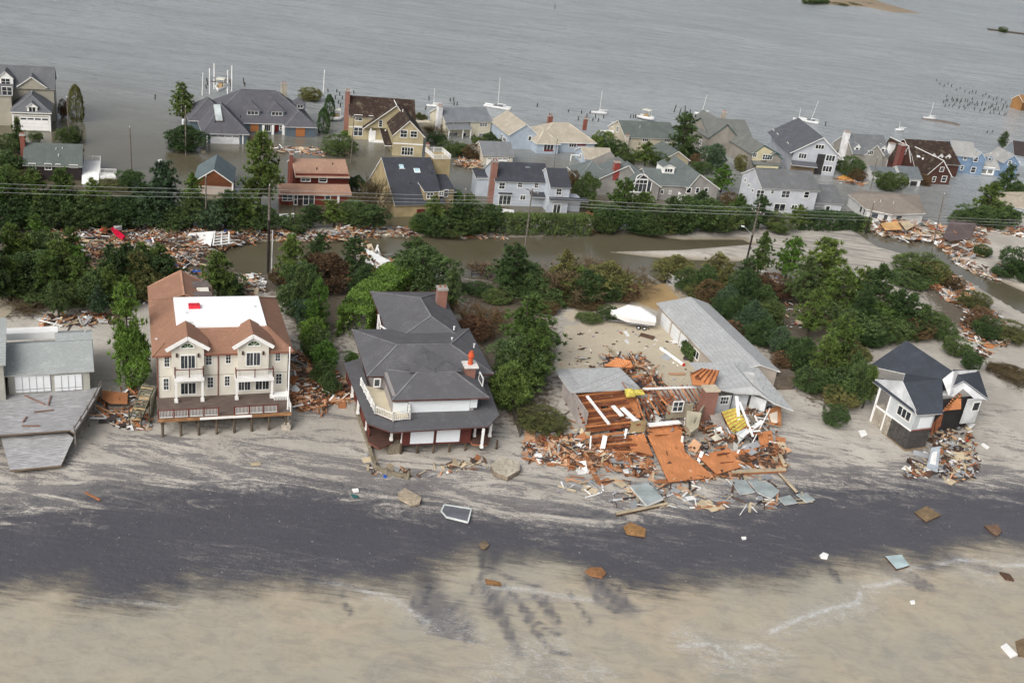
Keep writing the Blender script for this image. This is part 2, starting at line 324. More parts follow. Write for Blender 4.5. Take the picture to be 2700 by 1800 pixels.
fm = np.maximum.reduce([w_-seg_dist(SP, wl(p, .1), False) for p, w_ in [([(880, 1530), (960, 1560), (1040, 1580), (1090, 1620), (1150, 1660)], .35), ([(2020, 1670), (2120, 1630), (2250, 1600), (2300, 1545), (2370, 1530)], 1.0), ([(2400, 1500), (2500, 1490), (2530, 1478), (2650, 1485), (2720, 1490)], .6),
        ([(1300, 1790), (1400, 1720), (1450, 1715)], 1.6), ([(1820, 1690), (1900, 1730), (1960, 1740)], 1.8), ([(1960, 1720), (2040, 1720)], 1.4), ([(1480, 1775), (1560, 1770), (1590, 1790)], 1.2), ([(230, 1583), (300, 1582), (390, 1590)], .2),([(1290,1548),(1440,1565),(1560,1580)],.25),([(2560,1500),(2620,1530)],1.2),([(1200,1640),(1260,1680)],1.0)]])
fattr(me, 'foam', fm[used])
ed = np.minimum.reduce([seg_dist(SP, wl(p, .1), False) for p in ([(823, 1530), (880, 1536), (960, 1556), (1040, 1575), (1085, 1610), (1130, 1640)], [(215, 1586), (300, 1580), (400, 1590), (470, 1600)], [(1300, 1545), (1380, 1552), (1460, 1566), (1560, 1580)],
        [(2395, 1496), (2450, 1496), (2520, 1475), (2600, 1480), (2640, 1490), (2760, 1488)], [(2280, 1545), (2330, 1540), (2375, 1526)], [(2030, 1665), (2100, 1632), (2200, 1600), (2262, 1588), (2270, 1560)], [(1960, 1705), (2010, 1700), (2050, 1722)], [(1790, 1700), (1880, 1695), (1930, 1740)], [(1560, 1760), (1600, 1765)])])
fattr(me, 'edge', ed[used])
sk = np.minimum.reduce([seg_dist(SP, wl(p, .1), False) for p in ([(1285, 1545), (1310, 1620), (1345, 1690)], [(1300, 1550), (1330, 1630), (1362, 1705)], [(1325, 1540), (1370, 1590), (1400, 1650), (1450, 1710), (1500, 1722)], [(1180, 1595), (1205, 1640), (1235, 1685)], [(1195, 1598), (1240, 1650)], [(1270, 1450), (1273, 1505)],
        [(1550, 1520), (1575, 1575), (1625, 1612)], [(1575, 1525), (1610, 1570), (1640, 1608)], [(1597, 1515), (1640, 1560), (1665, 1608)], [(1555, 1540), (1580, 1590)], [(1435, 1570), (1475, 1640)], [(1400, 1560), (1450, 1620)], [(2185, 1485), (2212, 1532)], [(2370, 1510), (2430, 1552)], [(2400, 1505), (2460, 1545)], [(1640, 1480), (1672, 1552)],
        [(1140, 1535), (1120, 1580), (1135, 1620)], [(1350, 1560), (1420, 1640), (1470, 1670)], [(1280, 1500), (1245, 1560)], [(1305, 1500), (1360, 1530), (1420, 1545)], [(1500, 1560), (1560, 1640)], [(900, 1560), (925, 1620)], [(1080, 1560), (1110, 1640)])])
fattr(me, 'streak', sk[used])
me.polygons.foreach_set('use_smooth', [True]*len(me.polygons)); me.update()
surf = link('surf_water', me); tag(surf, kind='structure')
_a = G(1280, 1490); _b = G(1370, 1720); PLA = math.atan2(_b.y-_a.y, _b.x-_a.x)
m, t, b = newmat('murky_surf'); me.materials.append(m)
tc = N(t, 'ShaderNodeTexCoord'); ob = tc.outputs['Object']
nb = noise(t, ob, .09, 5, .6, .6); nf = noise(t, ob, .9, 6, .7); fl = noise(t, mapv(t, ob, (.22, 1.7, 1), (0, 0, -PLA)), 1.0, 8, .72, .4)
col = mix(t, ramp(t, nb, .3, .7), (.385, .330, .245), (.330, .308, .250))
dn = noise(t, mapv(t, ob, (.07, .16, 1), (0, 0, -PLA)), 1.0, 9, .72, 1.0)
col = mix(t, maths(t, 'MULTIPLY', ramp(t, maths(t, 'ADD', maths(t, 'MULTIPLY', dn, .8), maths(t, 'MULTIPLY', fl, .25)), .54, .70), .55), col, (.17, .165, .165))
tn = maths(t, 'ADD', at(t, 'trail'), maths(t, 'MULTIPLY', maths(t, 'SUBTRACT', fl, .5), 4.2))
col = mix(t, maths(t, 'MULTIPLY', ramp(t, tn, -.6, .8), .8), col, (.095, .092, .105))
skn = maths(t, 'ADD', at(t, 'streak'), maths(t, 'MULTIPLY', maths(t, 'SUBTRACT', fl, .5), 1.8))
col = mix(t, maths(t, 'MULTIPLY', maths(t, 'SUBTRACT', 1, ramp(t, skn, .0, .55)), .8), col, (.085, .082, .095))
fo = ramp(t, maths(t, 'ADD', at(t, 'foam'), maths(t, 'MULTIPLY', maths(t, 'SUBTRACT', fl, .5), 5)), -1.6, .8)
fs = noise(t, mapv(t, ob, (.9, 2.6, 1), (0, 0, -PLA)), 1.6, 9, .8, 1.2); fq = noise(t, ob, 3.0, 9, .85, 1.0)
web = ramp(t, maths(t, 'ADD', maths(t, 'MULTIPLY', fs, .6), maths(t, 'MULTIPLY', fq, .5)), .52, .68)
col = mix(t, maths(t, 'MULTIPLY', maths(t, 'MULTIPLY', fo, web), .85), col, (.52, .53, .54))
mo = noise(t, mapv(t, ob, (.35, .8, 1), (0, 0, -PLA+.5)), 1.0, 10, .78, .8)
col = mix(t, maths(t, 'MULTIPLY', ramp(t, mo, .44, .62), .42), col, (.20, .195, .175)); col = mix(t, maths(t, 'MULTIPLY', ramp(t, noise(t, ob, .22, 8, .7, .8), .48, .66), .4), col, (.42, .375, .29))
ef = maths(t, 'SUBTRACT', .34, maths(t, 'ADD', at(t, 'edge'), maths(t, 'MULTIPLY', maths(t, 'SUBTRACT', fs, .45), 2.0)))
col = mix(t, maths(t, 'MULTIPLY', maths(t, 'MULTIPLY', ramp(t, ef, -.2, .4), ramp(t, fq, .36, .54)), .95), col, (.60, .62, .63))
L(t, col, b.inputs['Base Color']); b.inputs['Roughness'].default_value = .45; b.inputs['Specular IOR Level'].default_value = .3
bump(t, b, nf, .12, .4)
al = maths(t, 'ADD', at(t, 'shore'), maths(t, 'MULTIPLY', maths(t, 'SUBTRACT', fl, .5), 7))
al = maths(t, 'ADD', al, maths(t, 'MULTIPLY', maths(t, 'SUBTRACT', noise(t, ob, .35, 6, .7), .5), 4))
L(t, ramp(t, al, -2.0, 3.0), b.inputs['Alpha'])
# deep ocean floor under the sheet, out past the picture
mb_ = MB(); mb_.face([(-1500, -900, -1.7), (1500, -900, -1.7), (1500, 51, -1.7), (-1500, 51, -1.7)])
tag(mb_.obj('ocean', mat((.36, .32, .26), 'plain', .4)), kind='structure')
# ---- bay: flood water and open bay, one sheet to the horizon
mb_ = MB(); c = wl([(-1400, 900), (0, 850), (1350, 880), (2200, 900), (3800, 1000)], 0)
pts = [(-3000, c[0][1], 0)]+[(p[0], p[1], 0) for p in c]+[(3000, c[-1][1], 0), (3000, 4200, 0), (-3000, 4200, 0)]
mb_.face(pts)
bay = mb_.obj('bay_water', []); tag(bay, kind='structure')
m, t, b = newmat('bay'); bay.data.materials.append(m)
tc = N(t, 'ShaderNodeTexCoord'); ob = tc.outputs['Object']
sp_ = N(t, 'ShaderNodeSeparateXYZ'); L(t, ob, sp_.inputs[0])
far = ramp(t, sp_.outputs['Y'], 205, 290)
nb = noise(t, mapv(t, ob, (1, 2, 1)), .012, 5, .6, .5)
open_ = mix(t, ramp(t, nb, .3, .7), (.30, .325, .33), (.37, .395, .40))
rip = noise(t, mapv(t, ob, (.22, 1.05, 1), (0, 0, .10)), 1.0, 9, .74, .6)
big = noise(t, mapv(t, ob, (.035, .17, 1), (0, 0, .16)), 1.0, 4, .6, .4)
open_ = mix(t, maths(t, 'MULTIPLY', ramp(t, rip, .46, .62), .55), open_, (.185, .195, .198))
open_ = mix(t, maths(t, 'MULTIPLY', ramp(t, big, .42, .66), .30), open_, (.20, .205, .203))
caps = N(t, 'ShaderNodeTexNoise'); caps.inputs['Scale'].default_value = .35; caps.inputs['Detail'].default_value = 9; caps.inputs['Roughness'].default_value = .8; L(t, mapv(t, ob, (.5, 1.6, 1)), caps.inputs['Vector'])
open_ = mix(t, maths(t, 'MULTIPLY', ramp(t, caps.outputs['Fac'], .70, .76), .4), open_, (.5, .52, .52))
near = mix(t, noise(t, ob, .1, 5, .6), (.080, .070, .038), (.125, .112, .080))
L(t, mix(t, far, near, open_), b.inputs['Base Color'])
b.inputs['Roughness'].default_value = .18; b.inputs['Specular IOR Level'].default_value = .5
bn_ = N(t, 'ShaderNodeBump'); bn_.inputs['Distance'].default_value = .40
L(t, maths(t, 'MULTIPLY', far, .8), bn_.inputs['Strength']); L(t, maths(t, 'ADD', rip, big), bn_.inputs['Height'])
bn2 = N(t, 'ShaderNodeBump'); bn2.inputs['Distance'].default_value = .02; bn2.inputs['Strength'].default_value = .5; L(t, noise(t, ob, 2.5, 4), bn2.inputs['Height']); L(t, bn_.outputs[0], bn2.inputs['Normal'])
L(t, bn2.outputs[0], b.inputs['Normal'])
# sandy island far out
mb_ = MB(); pl = [G(2080, -8), G(2130, 8), G(2200, 14), G(2290, 20), G(2360, 34), G(2432, 37), G(2380, 22), G(2330, 8), G(2280, -12), G(2180, -20)]
cen = sum((Vector(p) for p in pl), Vector())/len(pl)
mb_.v = [(p.x, p.y, -.05) for p in pl]+[tuple(cen+(p-cen)*.55+Vector((0, 0, .9))) for p in pl]+[(cen.x, cen.y, 1.1)]
n = len(pl)
for i in range(n): j = (i+1) % n; mb_.f += [(i, j, n+j, n+i), (n+i, n+j, 2*n)]; mb_.mi += [0, 0]
isl = mb_.obj('sand_island', mat((.34, .27, .19), 'rough', .9)); tag(isl, kind='structure')
# ---------------------------------------------------------------- house kit
WCACHE = {}
def window_meshes(w, h, style, trim=.12):
    """style: n columns x m rows of muntins, as (cols, rows, heavy) ; local: centre bottom, faces -y"""
    k = (round(w, 1), round(h, 1), style, trim)
    if k in WCACHE: return WCACHE[k]
    w, h = k[0], k[1]; f = MB(); g = MB(); cols, rows, heavy = style
    f.box(-w/2-trim, -w/2, -.07, .02, -trim, h+trim); f.box(w/2, w/2+trim, -.07, .02, -trim, h+trim)
    f.box(-w/2, w/2, -.072, .02, h, h+trim*1.1); f.box(-w/2, w/2, -.075, .02, -trim*1.1, 0)
    for i in range(1, cols):
        x = -w/2+w*i/cols; hw = (.05 if heavy and i*2 == cols or heavy == 2 else .018); f.box(x-hw, x+hw, -.055, .0, 0, h)
    for j in range(1, rows):
        z = h*j/rows; hw = .03 if rows == 2 else .015; f.box(-w/2, w/2, -.05, .0, z-hw, z+hw)
    g.box(-w/2, w/2, -.02, .0, 0, h)
    WCACHE[k] = (f.mesh('window', TRIM), g.mesh('pane', GLASS)); return WCACHE[k]
class House:
    def __init__(s, name, label, a, b, z=0.0, zb=-.3, cat='house', group='houses along the flooded bay shore', wall=None, roof=None, rake=None, slope=.6, tr=None):
        A = G(a[0], a[1], z); B = G(b[0], b[1], z); d = B-A; s.rz = math.atan2(d.y, d.x); s.W = d.length; s.zb = zb
        s.e = empty(name, (A.x, A.y, zb), s.rz, label, cat, group)
        s.M = Matrix.Translation((A.x, A.y, zb)) @ Matrix.Rotation(s.rz, 4, 'Z'); s.Mi = s.M.inverted()
        s.wm = wall or mat((.5, .5, .5), 'siding'); s.rm = roof or mat((.1, .1, .1), 'shingle'); s.tr = tr or TRIM; k_ = [n for n in MATS if MATS[n] is s.rm][0][0]; s.cap = mat(tuple(min(1, x*1.45+.01) for x in k_), 'plain', .8)
        s.wall = MB(); s.roof = MB(); s.p = slope; s.cam = s.Mi @ CAM
    def r(s, px, py): return (s.Mi.to_3x3() @ ray(px, py))
    def F(s, px, py, y=0.0):
        d = s.r(px, py); t = (y-s.cam.y)/d.y; q = s.cam+d*t; return q.x, q.z
    def SX(s, px, py, x):
        d = s.r(px, py); t = (x-s.cam.x)/d.x; q = s.cam+d*t; return q.y, q.z
    def Zp(s, px, py, z):
        d = s.r(px, py); t = (z-s.cam.z)/d.z; q = s.cam+d*t; return q.x, q.y
    def ridge(s, px, py, y0, ze, p=None):       # meet the front roof slope rising from (y0, ze)
        p = p or s.p; d = s.r(px, py); t = (ze+p*(s.cam.y-y0)-s.cam.z)/(d.z-p*d.y); q = s.cam+d*t; return q.x, q.y, q.z
    # -- volumes.  x0..x1, y0..y1 are wall faces
    def box(s, x0, x1, y0, y1, z0, z1): s.wall.box(x0, x1, y0, y1, z0, z1)
    def gx(s, x0, x1, y0, y1, ze, zr, ov=.4, og=.3, ym=None, z0=0, walls=True):
        ym = (y0+y1)/2 if ym is None else ym
        if walls:
            s.box(x0, x1, y0, y1, z0, ze)
            for x, d in ((x0, 1), (x1, -1)):
                pts = [(x, y0, ze), (x, ym, zr-.05), (x, y1, ze)]; s.wall.face(pts if d < 0 else pts[::-1])
        p0 = (zr-ze)/(ym-y0); p1 = (zr-ze)/(y1-ym); T = .17
        s.roof.slab([(x0-og, y0-ov, ze-ov*p0+T), (x1+og, y0-ov, ze-ov*p0+T), (x1+og, ym, zr+T), (x0-og, ym, zr+T)], T)
        s.roof.slab([(x1+og, y1+ov, ze-ov*p1+T), (x0-og, y1+ov, ze-ov*p1+T), (x0-og, ym, zr+T), (x1+og, ym, zr+T)], T)
    def gy(s, x0, x1, y0, y1, ze, zr, ov=.4, og=.3, xm=None, z0=0, walls=True, yb=None):
        """ridge runs front to back; yb: how far back the roof goes when it dies into another roof"""
        xm = (x0+x1)/2 if xm is None else xm; yr = yb if yb is not None else y1+og
        if walls:
            s.box(x0, x1, y0, y1, z0, ze); s.wall.face([(x0, y0, ze), (x1, y0, ze), (xm, y0, zr-.05)]); s.wall.face([(x1, y1, ze), (x0, y1, ze), (xm, y1, zr-.05)])
        T = .17; pl = (zr-ze)/(xm-x0); pr = (zr-ze)/(x1-xm)
        s.roof.slab([(x0-ov, y0-og, ze-ov*pl+T), (xm, y0-og, zr+T), (xm, yr, zr+T), (x0-ov, yr, ze-ov*pl+T)], T)
        s.roof.slab([(x1+ov, y0-og, ze-ov*pr+T), (xm, y0-og, zr+T), (xm, yr, zr+T), (x1+ov, yr, ze-ov*pr+T)], T)
    def hip(s, x0, x1, y0, y1, ze, zr, ov=.4, z0=0, walls=True, inx=None, iny=None, rl=None):
        if walls: s.box(x0, x1, y0, y1, z0, ze)
        X0, X1, Y0, Y1 = x0-ov, x1+ov, y0-ov, y1+ov; w, d = X1-X0, Y1-Y0; T = .17; ze = ze-.15
        if rl is None:
            if w >= d: rl = [(X0+d/2, (Y0+Y1)/2), (X1-d/2, (Y0+Y1)/2)]
            else: rl = [((X0+X1)/2, Y0+w/2), ((X0+X1)/2, Y1-w/2)]
        a, b = [(q[0], q[1], zr) for q in rl]; c = [(X0, Y0, ze), (X1, Y0, ze), (X1, Y1, ze), (X0, Y1, ze)]
        if abs(a[0]-b[0]) >= abs(a[1]-b[1]): fs = [[c[0], c[1], b, a], [c[1], c[2], b], [c[2], c[3], a, b], [c[3], c[0], a]]
        else: fs = [[c[0], c[1], a], [c[1], c[2], b, a], [c[2], c[3], b], [c[3], c[0], a, b]]
        for f in fs:
            s.roof.face(f, 0)
        for i in range(4):
            p, q = Vector(c[i]), Vector(c[(i+1) % 4]); dn = Vector((0, 0, -.18)); s.roof.face([p, p+dn, q+dn, q], 1)
        s.roof.face([Vector(q)+Vector((0, 0, -.18)) for q in c[::-1]], 1)
        for f in ((c[0], a), (c[1], a if abs(a[0]-b[0]) < abs(a[1]-b[1]) else b), (c[2], b), (c[3], b if abs(a[0]-b[0]) < abs(a[1]-b[1]) else a), (a, b)):
            s.roof.bar(Vector(f[0])+Vector((0, 0, .02)), Vector(f[1])+Vector((0, 0, .02)), .2, .07, 2)
    def shed(s, x0, x1, y0, y1, z0, z1, T=.15): s.roof.slab([(x0, y0, z0), (x1, y0, z0), (x1, y1, z1), (x0, y1, z1)], T)
    # -- fittings
    def win(s, side, u, pl, z, w, h, style=(2, 2, 0), name='window', trim=.12, label=None):
        fm, gm = window_meshes(w, h, style, trim)
        loc, rz = {'F': ((u, pl, z), 0), 'B': ((u, pl, z), math.pi), 'L': ((pl, u, z), -math.pi/2), 'R': ((pl, u, z), math.pi/2)}[side]
        o = link(name, fm, s.e, loc, rz); link('pane', gm, o)
        if label: o['label'] = label
        return o
    def wp(s, side, pl, x0, y0, x1, y1, style=(2, 2, 0), name='window', trim=.12):       # window given by its rectangle in the photo
        f = s.F if side in 'FB' else s.SX; cx, cy = (x0+x1)/2, (y0+y1)/2
        a = f(x0, cy, pl)[0]; b_ = f(x1, cy, pl)[0]; u, _ = f(cx, cy, pl); zt = f(cx, y0, pl)[1]; zb = f(cx, y1, pl)[1]
        return s.win(side, u, pl, zb+trim, max(.3, abs(b_-a)-2*trim), max(.3, zt-zb-2*trim), style, name, trim)
    def panel(s, name, side, pl, x0, y0, x1, y1, m, t=.06, label=None):                   # plain leaf: garage door, shutter, plywood
        f = s.F if side in 'FB' else s.SX; cx, cy = (x0+x1)/2, (y0+y1)/2
        a = f(x0, cy, pl)[0]; b_ = f(x1, cy, pl)[0]; zt = f(cx, y0, pl)[1]; zb = f(cx, y1, pl)[1]; b = MB()
        w = abs(b_-a)/2; h = zt-zb
        b.box(-w, w, -t, .01, 0, h)
        if name == 'garage_door':
            for i in range(1, 4): b.box(-w+.03, w-.03, -t-.015, -t+.01, h*i/4-.02, h*i/4+.02, 1)
            for i in range(4): b.box(-w+w*.5*i+.12, -w+w*.5*(i+1)-.12, -t-.02, -t+.01, h*.80, h*.92, 2)
        loc, rz = {'F': (((a+b_)/2, pl, zb), 0), 'B': (((a+b_)/2, pl, zb), math.pi), 'L': ((pl, (a+b_)/2, zb), -math.pi/2), 'R': ((pl, (a+b_)/2, zb), math.pi/2)}[side]
        o = b.obj(name, [m, mat((.55, .55, .55)), GLASS], s.e, loc, rz)
        if label: o['label'] = label
        return o
    def chimney(s, x, y, z0, z1, w=.9, d=.7, m=None, cap=True):
        b = MB(); b.box(x-w/2, x+w/2, y-d/2, y+d/2, z0, z1-.25); b.box(x-w/2-.08, x+w/2+.08, y-d/2-.08, y+d/2+.08, z1-.25, z1, 1)
        for q in (-w/4, w/4): b.tube((x+q, y, z1), (x+q, y, z1+.35), .13, .11, 8, 2)
        return b.obj('chimney', [m or BRICK, mat((.35, .33, .30)), mat((.30, .12, .07))], s.e)
    def vents(s, pts, m=None):
        for x, y, z in pts:
            b = MB(); b.tube((0, 0, -.2), (0, 0, .28), .09, .09, 7); b.tube((0, 0, .24), (0, 0, .32), .14, .14, 7); b.obj('roof_vent', m or mat((.5, .5, .5)), s.e, (x, y, z))
    def part(s, name, b, mats, label=None):
        o = b.obj(name, mats, s.e)
        if label: o['label'] = label
        return o
    def rail(s, pts, h=1.0, m=None, name='railing', gap=.16, post=1.8, pw=.1, mp=None):
        b = MB()
        for a, c in zip(pts[:-1], pts[1:]):
            a = Vector(a); c = Vector(c); L_ = (c-a).length; up = Vector((0, 0, h))
            b.bar(a+up, c+up, .09, .07, 1); b.bar(a+Vector((0, 0, .12)), c+Vector((0, 0, .12)), .06, .06, 0)
            n = max(1, round(L_/post))
            for i in range(n+1): q = a+(c-a)*i/n; b.box(q.x-pw/2, q.x+pw/2, q.y-pw/2, q.y+pw/2, q.z, q.z+h+.1, 1)
            k = int(L_/gap)
            for i in range(1, k): q = a+(c-a)*i/k; b.box(q.x-.018, q.x+.018, q.y-.018, q.y+.018, q.z+.1, q.z+h, 0)
        return s.part(name, b, [m or WHITE, mp or m or WHITE])
    def dormer(s, x, y0, w, zs, h, dep, hip=False, wm=None, win=None, pitch=.7):
        """dormer: front face at y0 centred at x, sill zs, wall height h, runs back dep"""
        b = MB(); b.box(x-w/2, x+w/2, y0, y0+dep, zs, zs+h); zr = zs+h+pitch*w/2; T = .12; o = .22
        b.face([(x-w/2, y0, zs+h), (x+w/2, y0, zs+h), (x, y0, zr)]) if not hip else None
        d = s.part('dormer', b, [wm or s.wm]); r = MB()
        for sg in (-1, 1):
            X = x+sg*(w/2+o); zl = zs+h-o*pitch+T
            if hip: r.slab([(X, y0-o, zl), (X, y0+dep, zl), (x, y0+dep, zr+T), (x, y0+w/2, zr+T)], T)
            else: r.slab([(X, y0-o, zl), (X, y0+dep, zl), (x, y0+dep, zr+T), (x, y0-o, zr+T)], T)
        if hip: r.slab([(x-w/2-o, y0-o, zs+h-o*pitch+T), (x+w/2+o, y0-o, zs+h-o*pitch+T), (x, y0+w/2, zr+T)], T)
        ro = r.obj('roof', [s.rm, s.tr], d)
        if win:
            fm, gm = window_meshes(win[0], win[1], win[2]); o_ = link('window', fm, d, (x, y0, zs+(h-win[1])*.5)); 
            fm.name  # pane shown inside the sash
            o_.data = fm; f2 = bpy.data.objects.new('pane', gm); COL.objects.link(f2); f2.parent = d; f2.location = (x, y0, zs+(h-win[1])*.5)
        return d
    def done(s):
        s.part('wall', s.wall, [s.wm]); s.part('roof', s.roof, [s.rm, s.tr, s.cap])
def sid(c): return mat(c, 'siding', .8, .08)
def shg(c, v=.15): return mat(c, 'shingle', .9, v)
R_GREY = shg((.135, .14, .15)); R_GREEN = shg((.115, .135, .125)); R_BLACK = shg((.052, .056, .068)); R_TAN = shg((.28, .155, .105)); R_BEIGE = shg((.40, .36, .29)); R_MOSS = mat((.055, .035, .028), 'moss', .95)
R_SLATE = shg((.105, .105, .118))
# ---------------------------------------------------------------- bay-side houses
def show(h, *a): pass
def ext(h, *pts): return None
# large grey shingled house at the left edge
h = House('shingle_house', 'large grey roofed house with white trim and garage, in the flood at the left edge', (36, 344), (134, 347), wall=sid((.36, .34, .28)), roof=R_GREY)
X1 = h.F(138, 347)[0]; ze = h.F(85, 294)[1]; _, yr, zr = h.ridge(89, 233, 0, ze, .75)
W_ = h.W
h.gy(0, W_, 0, 9, ze, ze+1.2, walls=True, yb=.3); h.wall.v.clear(); h.wall.f.clear(); h.wall.mi.clear(); h.roof.v.clear(); h.roof.f.clear(); h.roof.mi.clear()
h.hip(0, W_, 0, 8.5, ze, ze+2.6, rl=[(W_/2, 3.4), (W_/2, 7)])
h.panel('garage_door', 'F', 0, 53, 309, 129, 344, WHITE)
b = MB(); b.box(-.15, W_+.15, -.08, 0, ze-.95, ze-.75); b.box(-.08, .22, -.06, 0, 0, ze-.95); b.box(W_-.22, W_+.08, -.06, 0, 0, ze-.95); h.part('trim', b, [WHITE])
h.dormer(h.F(85, 290)[0], -.12, 1.9, ze-.5, 1.5, 3, wm=WHITE, win=(1.2, 1.3, (2, 1, 2)))
y2 = 8.2; ze2 = ze+2.9
x_l = -9; x_r = W_+.6
h.gx(x_l, x_r, y2, y2+9.5, ze2, ze2+3.4)
h.gy(W_/2-2.6, W_/2+2.6, y2-.4, y2+3, ze2+.4, ze2+2.3, walls=True, z0=ze2-.2)
h.box(-9, -.3, 3.5, y2+.5, 0, ze2-.5); h.shed(-9.2, 0, 3.1, y2+.3, ze2-.55, ze2+.8)
h.dormer(h.F(14, 206, y2-.2)[0], y2-.2, 2.8, ze2+.3, 1.6, 4, wm=WHITE, win=(1.6, 1.2, (2, 2, 2)), pitch=.9)
h.wp('F', 3.5, 4, 228, 33, 252, (2, 2, 2)); h.win('R', 3, W_, 1.2, 1.0, 1.4); h.win('R', 12, x_r, 3.4, 1.1, 1.5); h.win('R', 15, x_r, 3.4, 1.1, 1.5)
h.vents([(x_r-2, y2+6, ze2+2.6), (x_r-6, y2+7, ze2+2.3)])
h.done()
# dark cottage with white deck
h = House('cottage', 'single storey dark brown cottage with grey-green roof and white side deck, lower left', (64, 432), (213, 436), z=2.9, wall=sid((.03, .024, .024)), roof=R_GREEN)
_, yr, zr = h.ridge(140, 376, -.3, 3.2, .5); ze = 3.05
h.gx(0, h.W, 0, 2*yr, ze, ze+.5*yr)
h.chimney(-.45, yr-.6, 0, zr+1.6, .8, 1.1); d = .02
for a in ((75, 430, 95, 446), (117, 431, 137, 448), (146, 432, 160, 441), (182, 434, 206, 443)): h.wp('F', 0, *a, (2, 1, 0) if a[0] > 140 else (2, 2, 0))
h.vents([(h.W*.55, yr-1.5, zr-.9), (h.W*.66, yr-1.2, zr-.8), (h.W*.6, yr-3, zr-1.6)], mat((.6, .62, .65)))
b = MB(); W_ = h.W; b.box(W_+.1, W_+3.2, 1, 8, 1.5, 1.65); b.slab([(W_+.1, -2, .3), (W_+3, -2, .3), (W_+3, 1, 1.65), (W_+.1, 1, 1.65)], .12)
for x in (W_+.2, W_+3.1): 
    for y in (1.1, 4.5, 7.9): b.box(x-.08, x+.08, y-.08, y+.08, -.3, 1.5)
b.box(W_+3.2, W_+6, -.5, 2, .9, 1.05); h.part('deck', b, [WHITE])
h.rail([(W_+3.15, 1, 1.6), (W_+3.15, 8, 1.6), (W_+.2, 8, 1.6)]); h.rail([(W_+6, -.5, 1), (W_+6, 2, 1), (W_+3.3, 2, 1)]); h.rail([(W_+3.2, -.5, 1), (W_+6, -.5, 1)], post=1)
h.done()
# large grey hip roofed house
h = House('hip_roofed_house', 'large house with dark grey hipped roof, two hip dormers and boarded windows, behind the pine', (545, 378), (641, 380), wall=sid((.095, .125, .15)), roof=R_SLATE, tr=mat((.5, .5, .5)))
ze = h.F(590, 350)[1]; W_ = h.W
h.hip(-.6, W_+.9, 0, 13.5, ze, ze+4.2, rl=[(W_/2+.1, 7.2), (W_/2+.1, 10)])
h.panel('garage_door', 'F', 0, 555, 356, 631, 379, mat((.62, .63, .65)))
b = MB(); b.box(-.05, .2, -.05, 0, 0, ze-.2); b.box(W_-.2, W_+.05, -.05, 0, 0, ze-.2); h.part('trim', b, [WHITE])
ym = (h.Mi @ G(820, 364, -.2)).y+2.2; xm0 = W_+.2; xm1 = h.F(826, 366, ym)[0]
h.hip(xm0-6, xm1, ym, ym+15, ze+.1, ze+5.6)
h.hip(xm1-6.6, xm1-.15, ym-2.2, ym+6, ze+.1, ze+2.6, rl=[(xm1-3.4, ym+1.2), (xm1-3.4, ym+4)])
h.hip(-2.6, 6, 9, 19, ze+.3, ze+4.0); h.box(-2.3, -.5, 11, 17, 0, 2.5)
for px in (667, 731):
    x = h.F(px, 305, ym+1.2)[0]; h.dormer(x, ym+1.6, 3.4, ze+1.1, 1.3, 4.0, hip=True, wm=sid((.12, .15, .18)), win=(2.3, .7, (3, 1, 2)), pitch=.85)
h.dormer(xm1-2.2, ym+5.6, 2.4, ze+2.0, 1.2, 2.6, hip=True, wm=sid((.12, .15, .18)), win=(1.2, .7, (2, 1, 2)))
h.panel('plywood_board', 'F', ym-.02, 660, 325, 682, 347, PLY); h.panel('plywood_board', 'F', ym-2.22, 780, 336, 804, 360, PLY)
for x0, x1 in ((691, 697), (716, 722), (744, 750), (755, 761)):
    h.panel('column', 'F', ym-.7, x0, 330, x1, 357, WHITE, .25)
h.panel('door', 'F', ym-.02, 725, 330, 734, 348, mat((.12, .01, .012))); h.wp('F', ym, 696, 328, 714, 347, (3, 1, 1)); h.wp('F', ym, 747, 334, 760, 348, (2, 1, 1)); h.wp('F', ym, 737, 330, 744, 344, (1, 2, 0)); h.wp('F', ym, 717, 330, 723, 344, (1, 2, 0))
b = MB(); b.slab([(2.2, 2.4, ze+2.1), (3.6, 2.4, ze+2.1), (3.6, 7.0, ze+4.3), (2.2, 7.0, ze+4.3)], .3); h.part('skylight', b, [mat((.45, .5, .5), 'plain', .3), TRIM])
h.chimney(h.F(748, 250, ym+10)[0], ym+10, ze, ze+6.8, 1.2, 1, mat((.42, .38, .30), 'brick')); h.vents([(2, 2.5, ze+1.6), (W_, 4.5, ze+2.4)], DARKW)
h.done()
# small garage with plywood gable
h = House('small_garage', 'small garage with grey-green roof and orange boarded gable beside the tall pine', (514, 474), (613, 480), z=2.6, wall=mat((.30, .11, .05), 'plank', .8), roof=shg((.12, .155, .165)), cat='garage', group=None)
_, yb = h.Zp(558, 408, 5.1); 
h.gy(0, h.W, 0, max(6, yb), 2.7, 5.0, ov=.25); b = MB(); b.box(-.1, h.W+.1, -.05, -.01, 0, 1.9); h.part('lower_wall', b, [sid((.42, .36, .31))]); b = MB(); b.box(h.W-.1, h.W+.15, -.12, -.06, 0, 2.5); h.part('trim', b, [WHITE]); h.done()
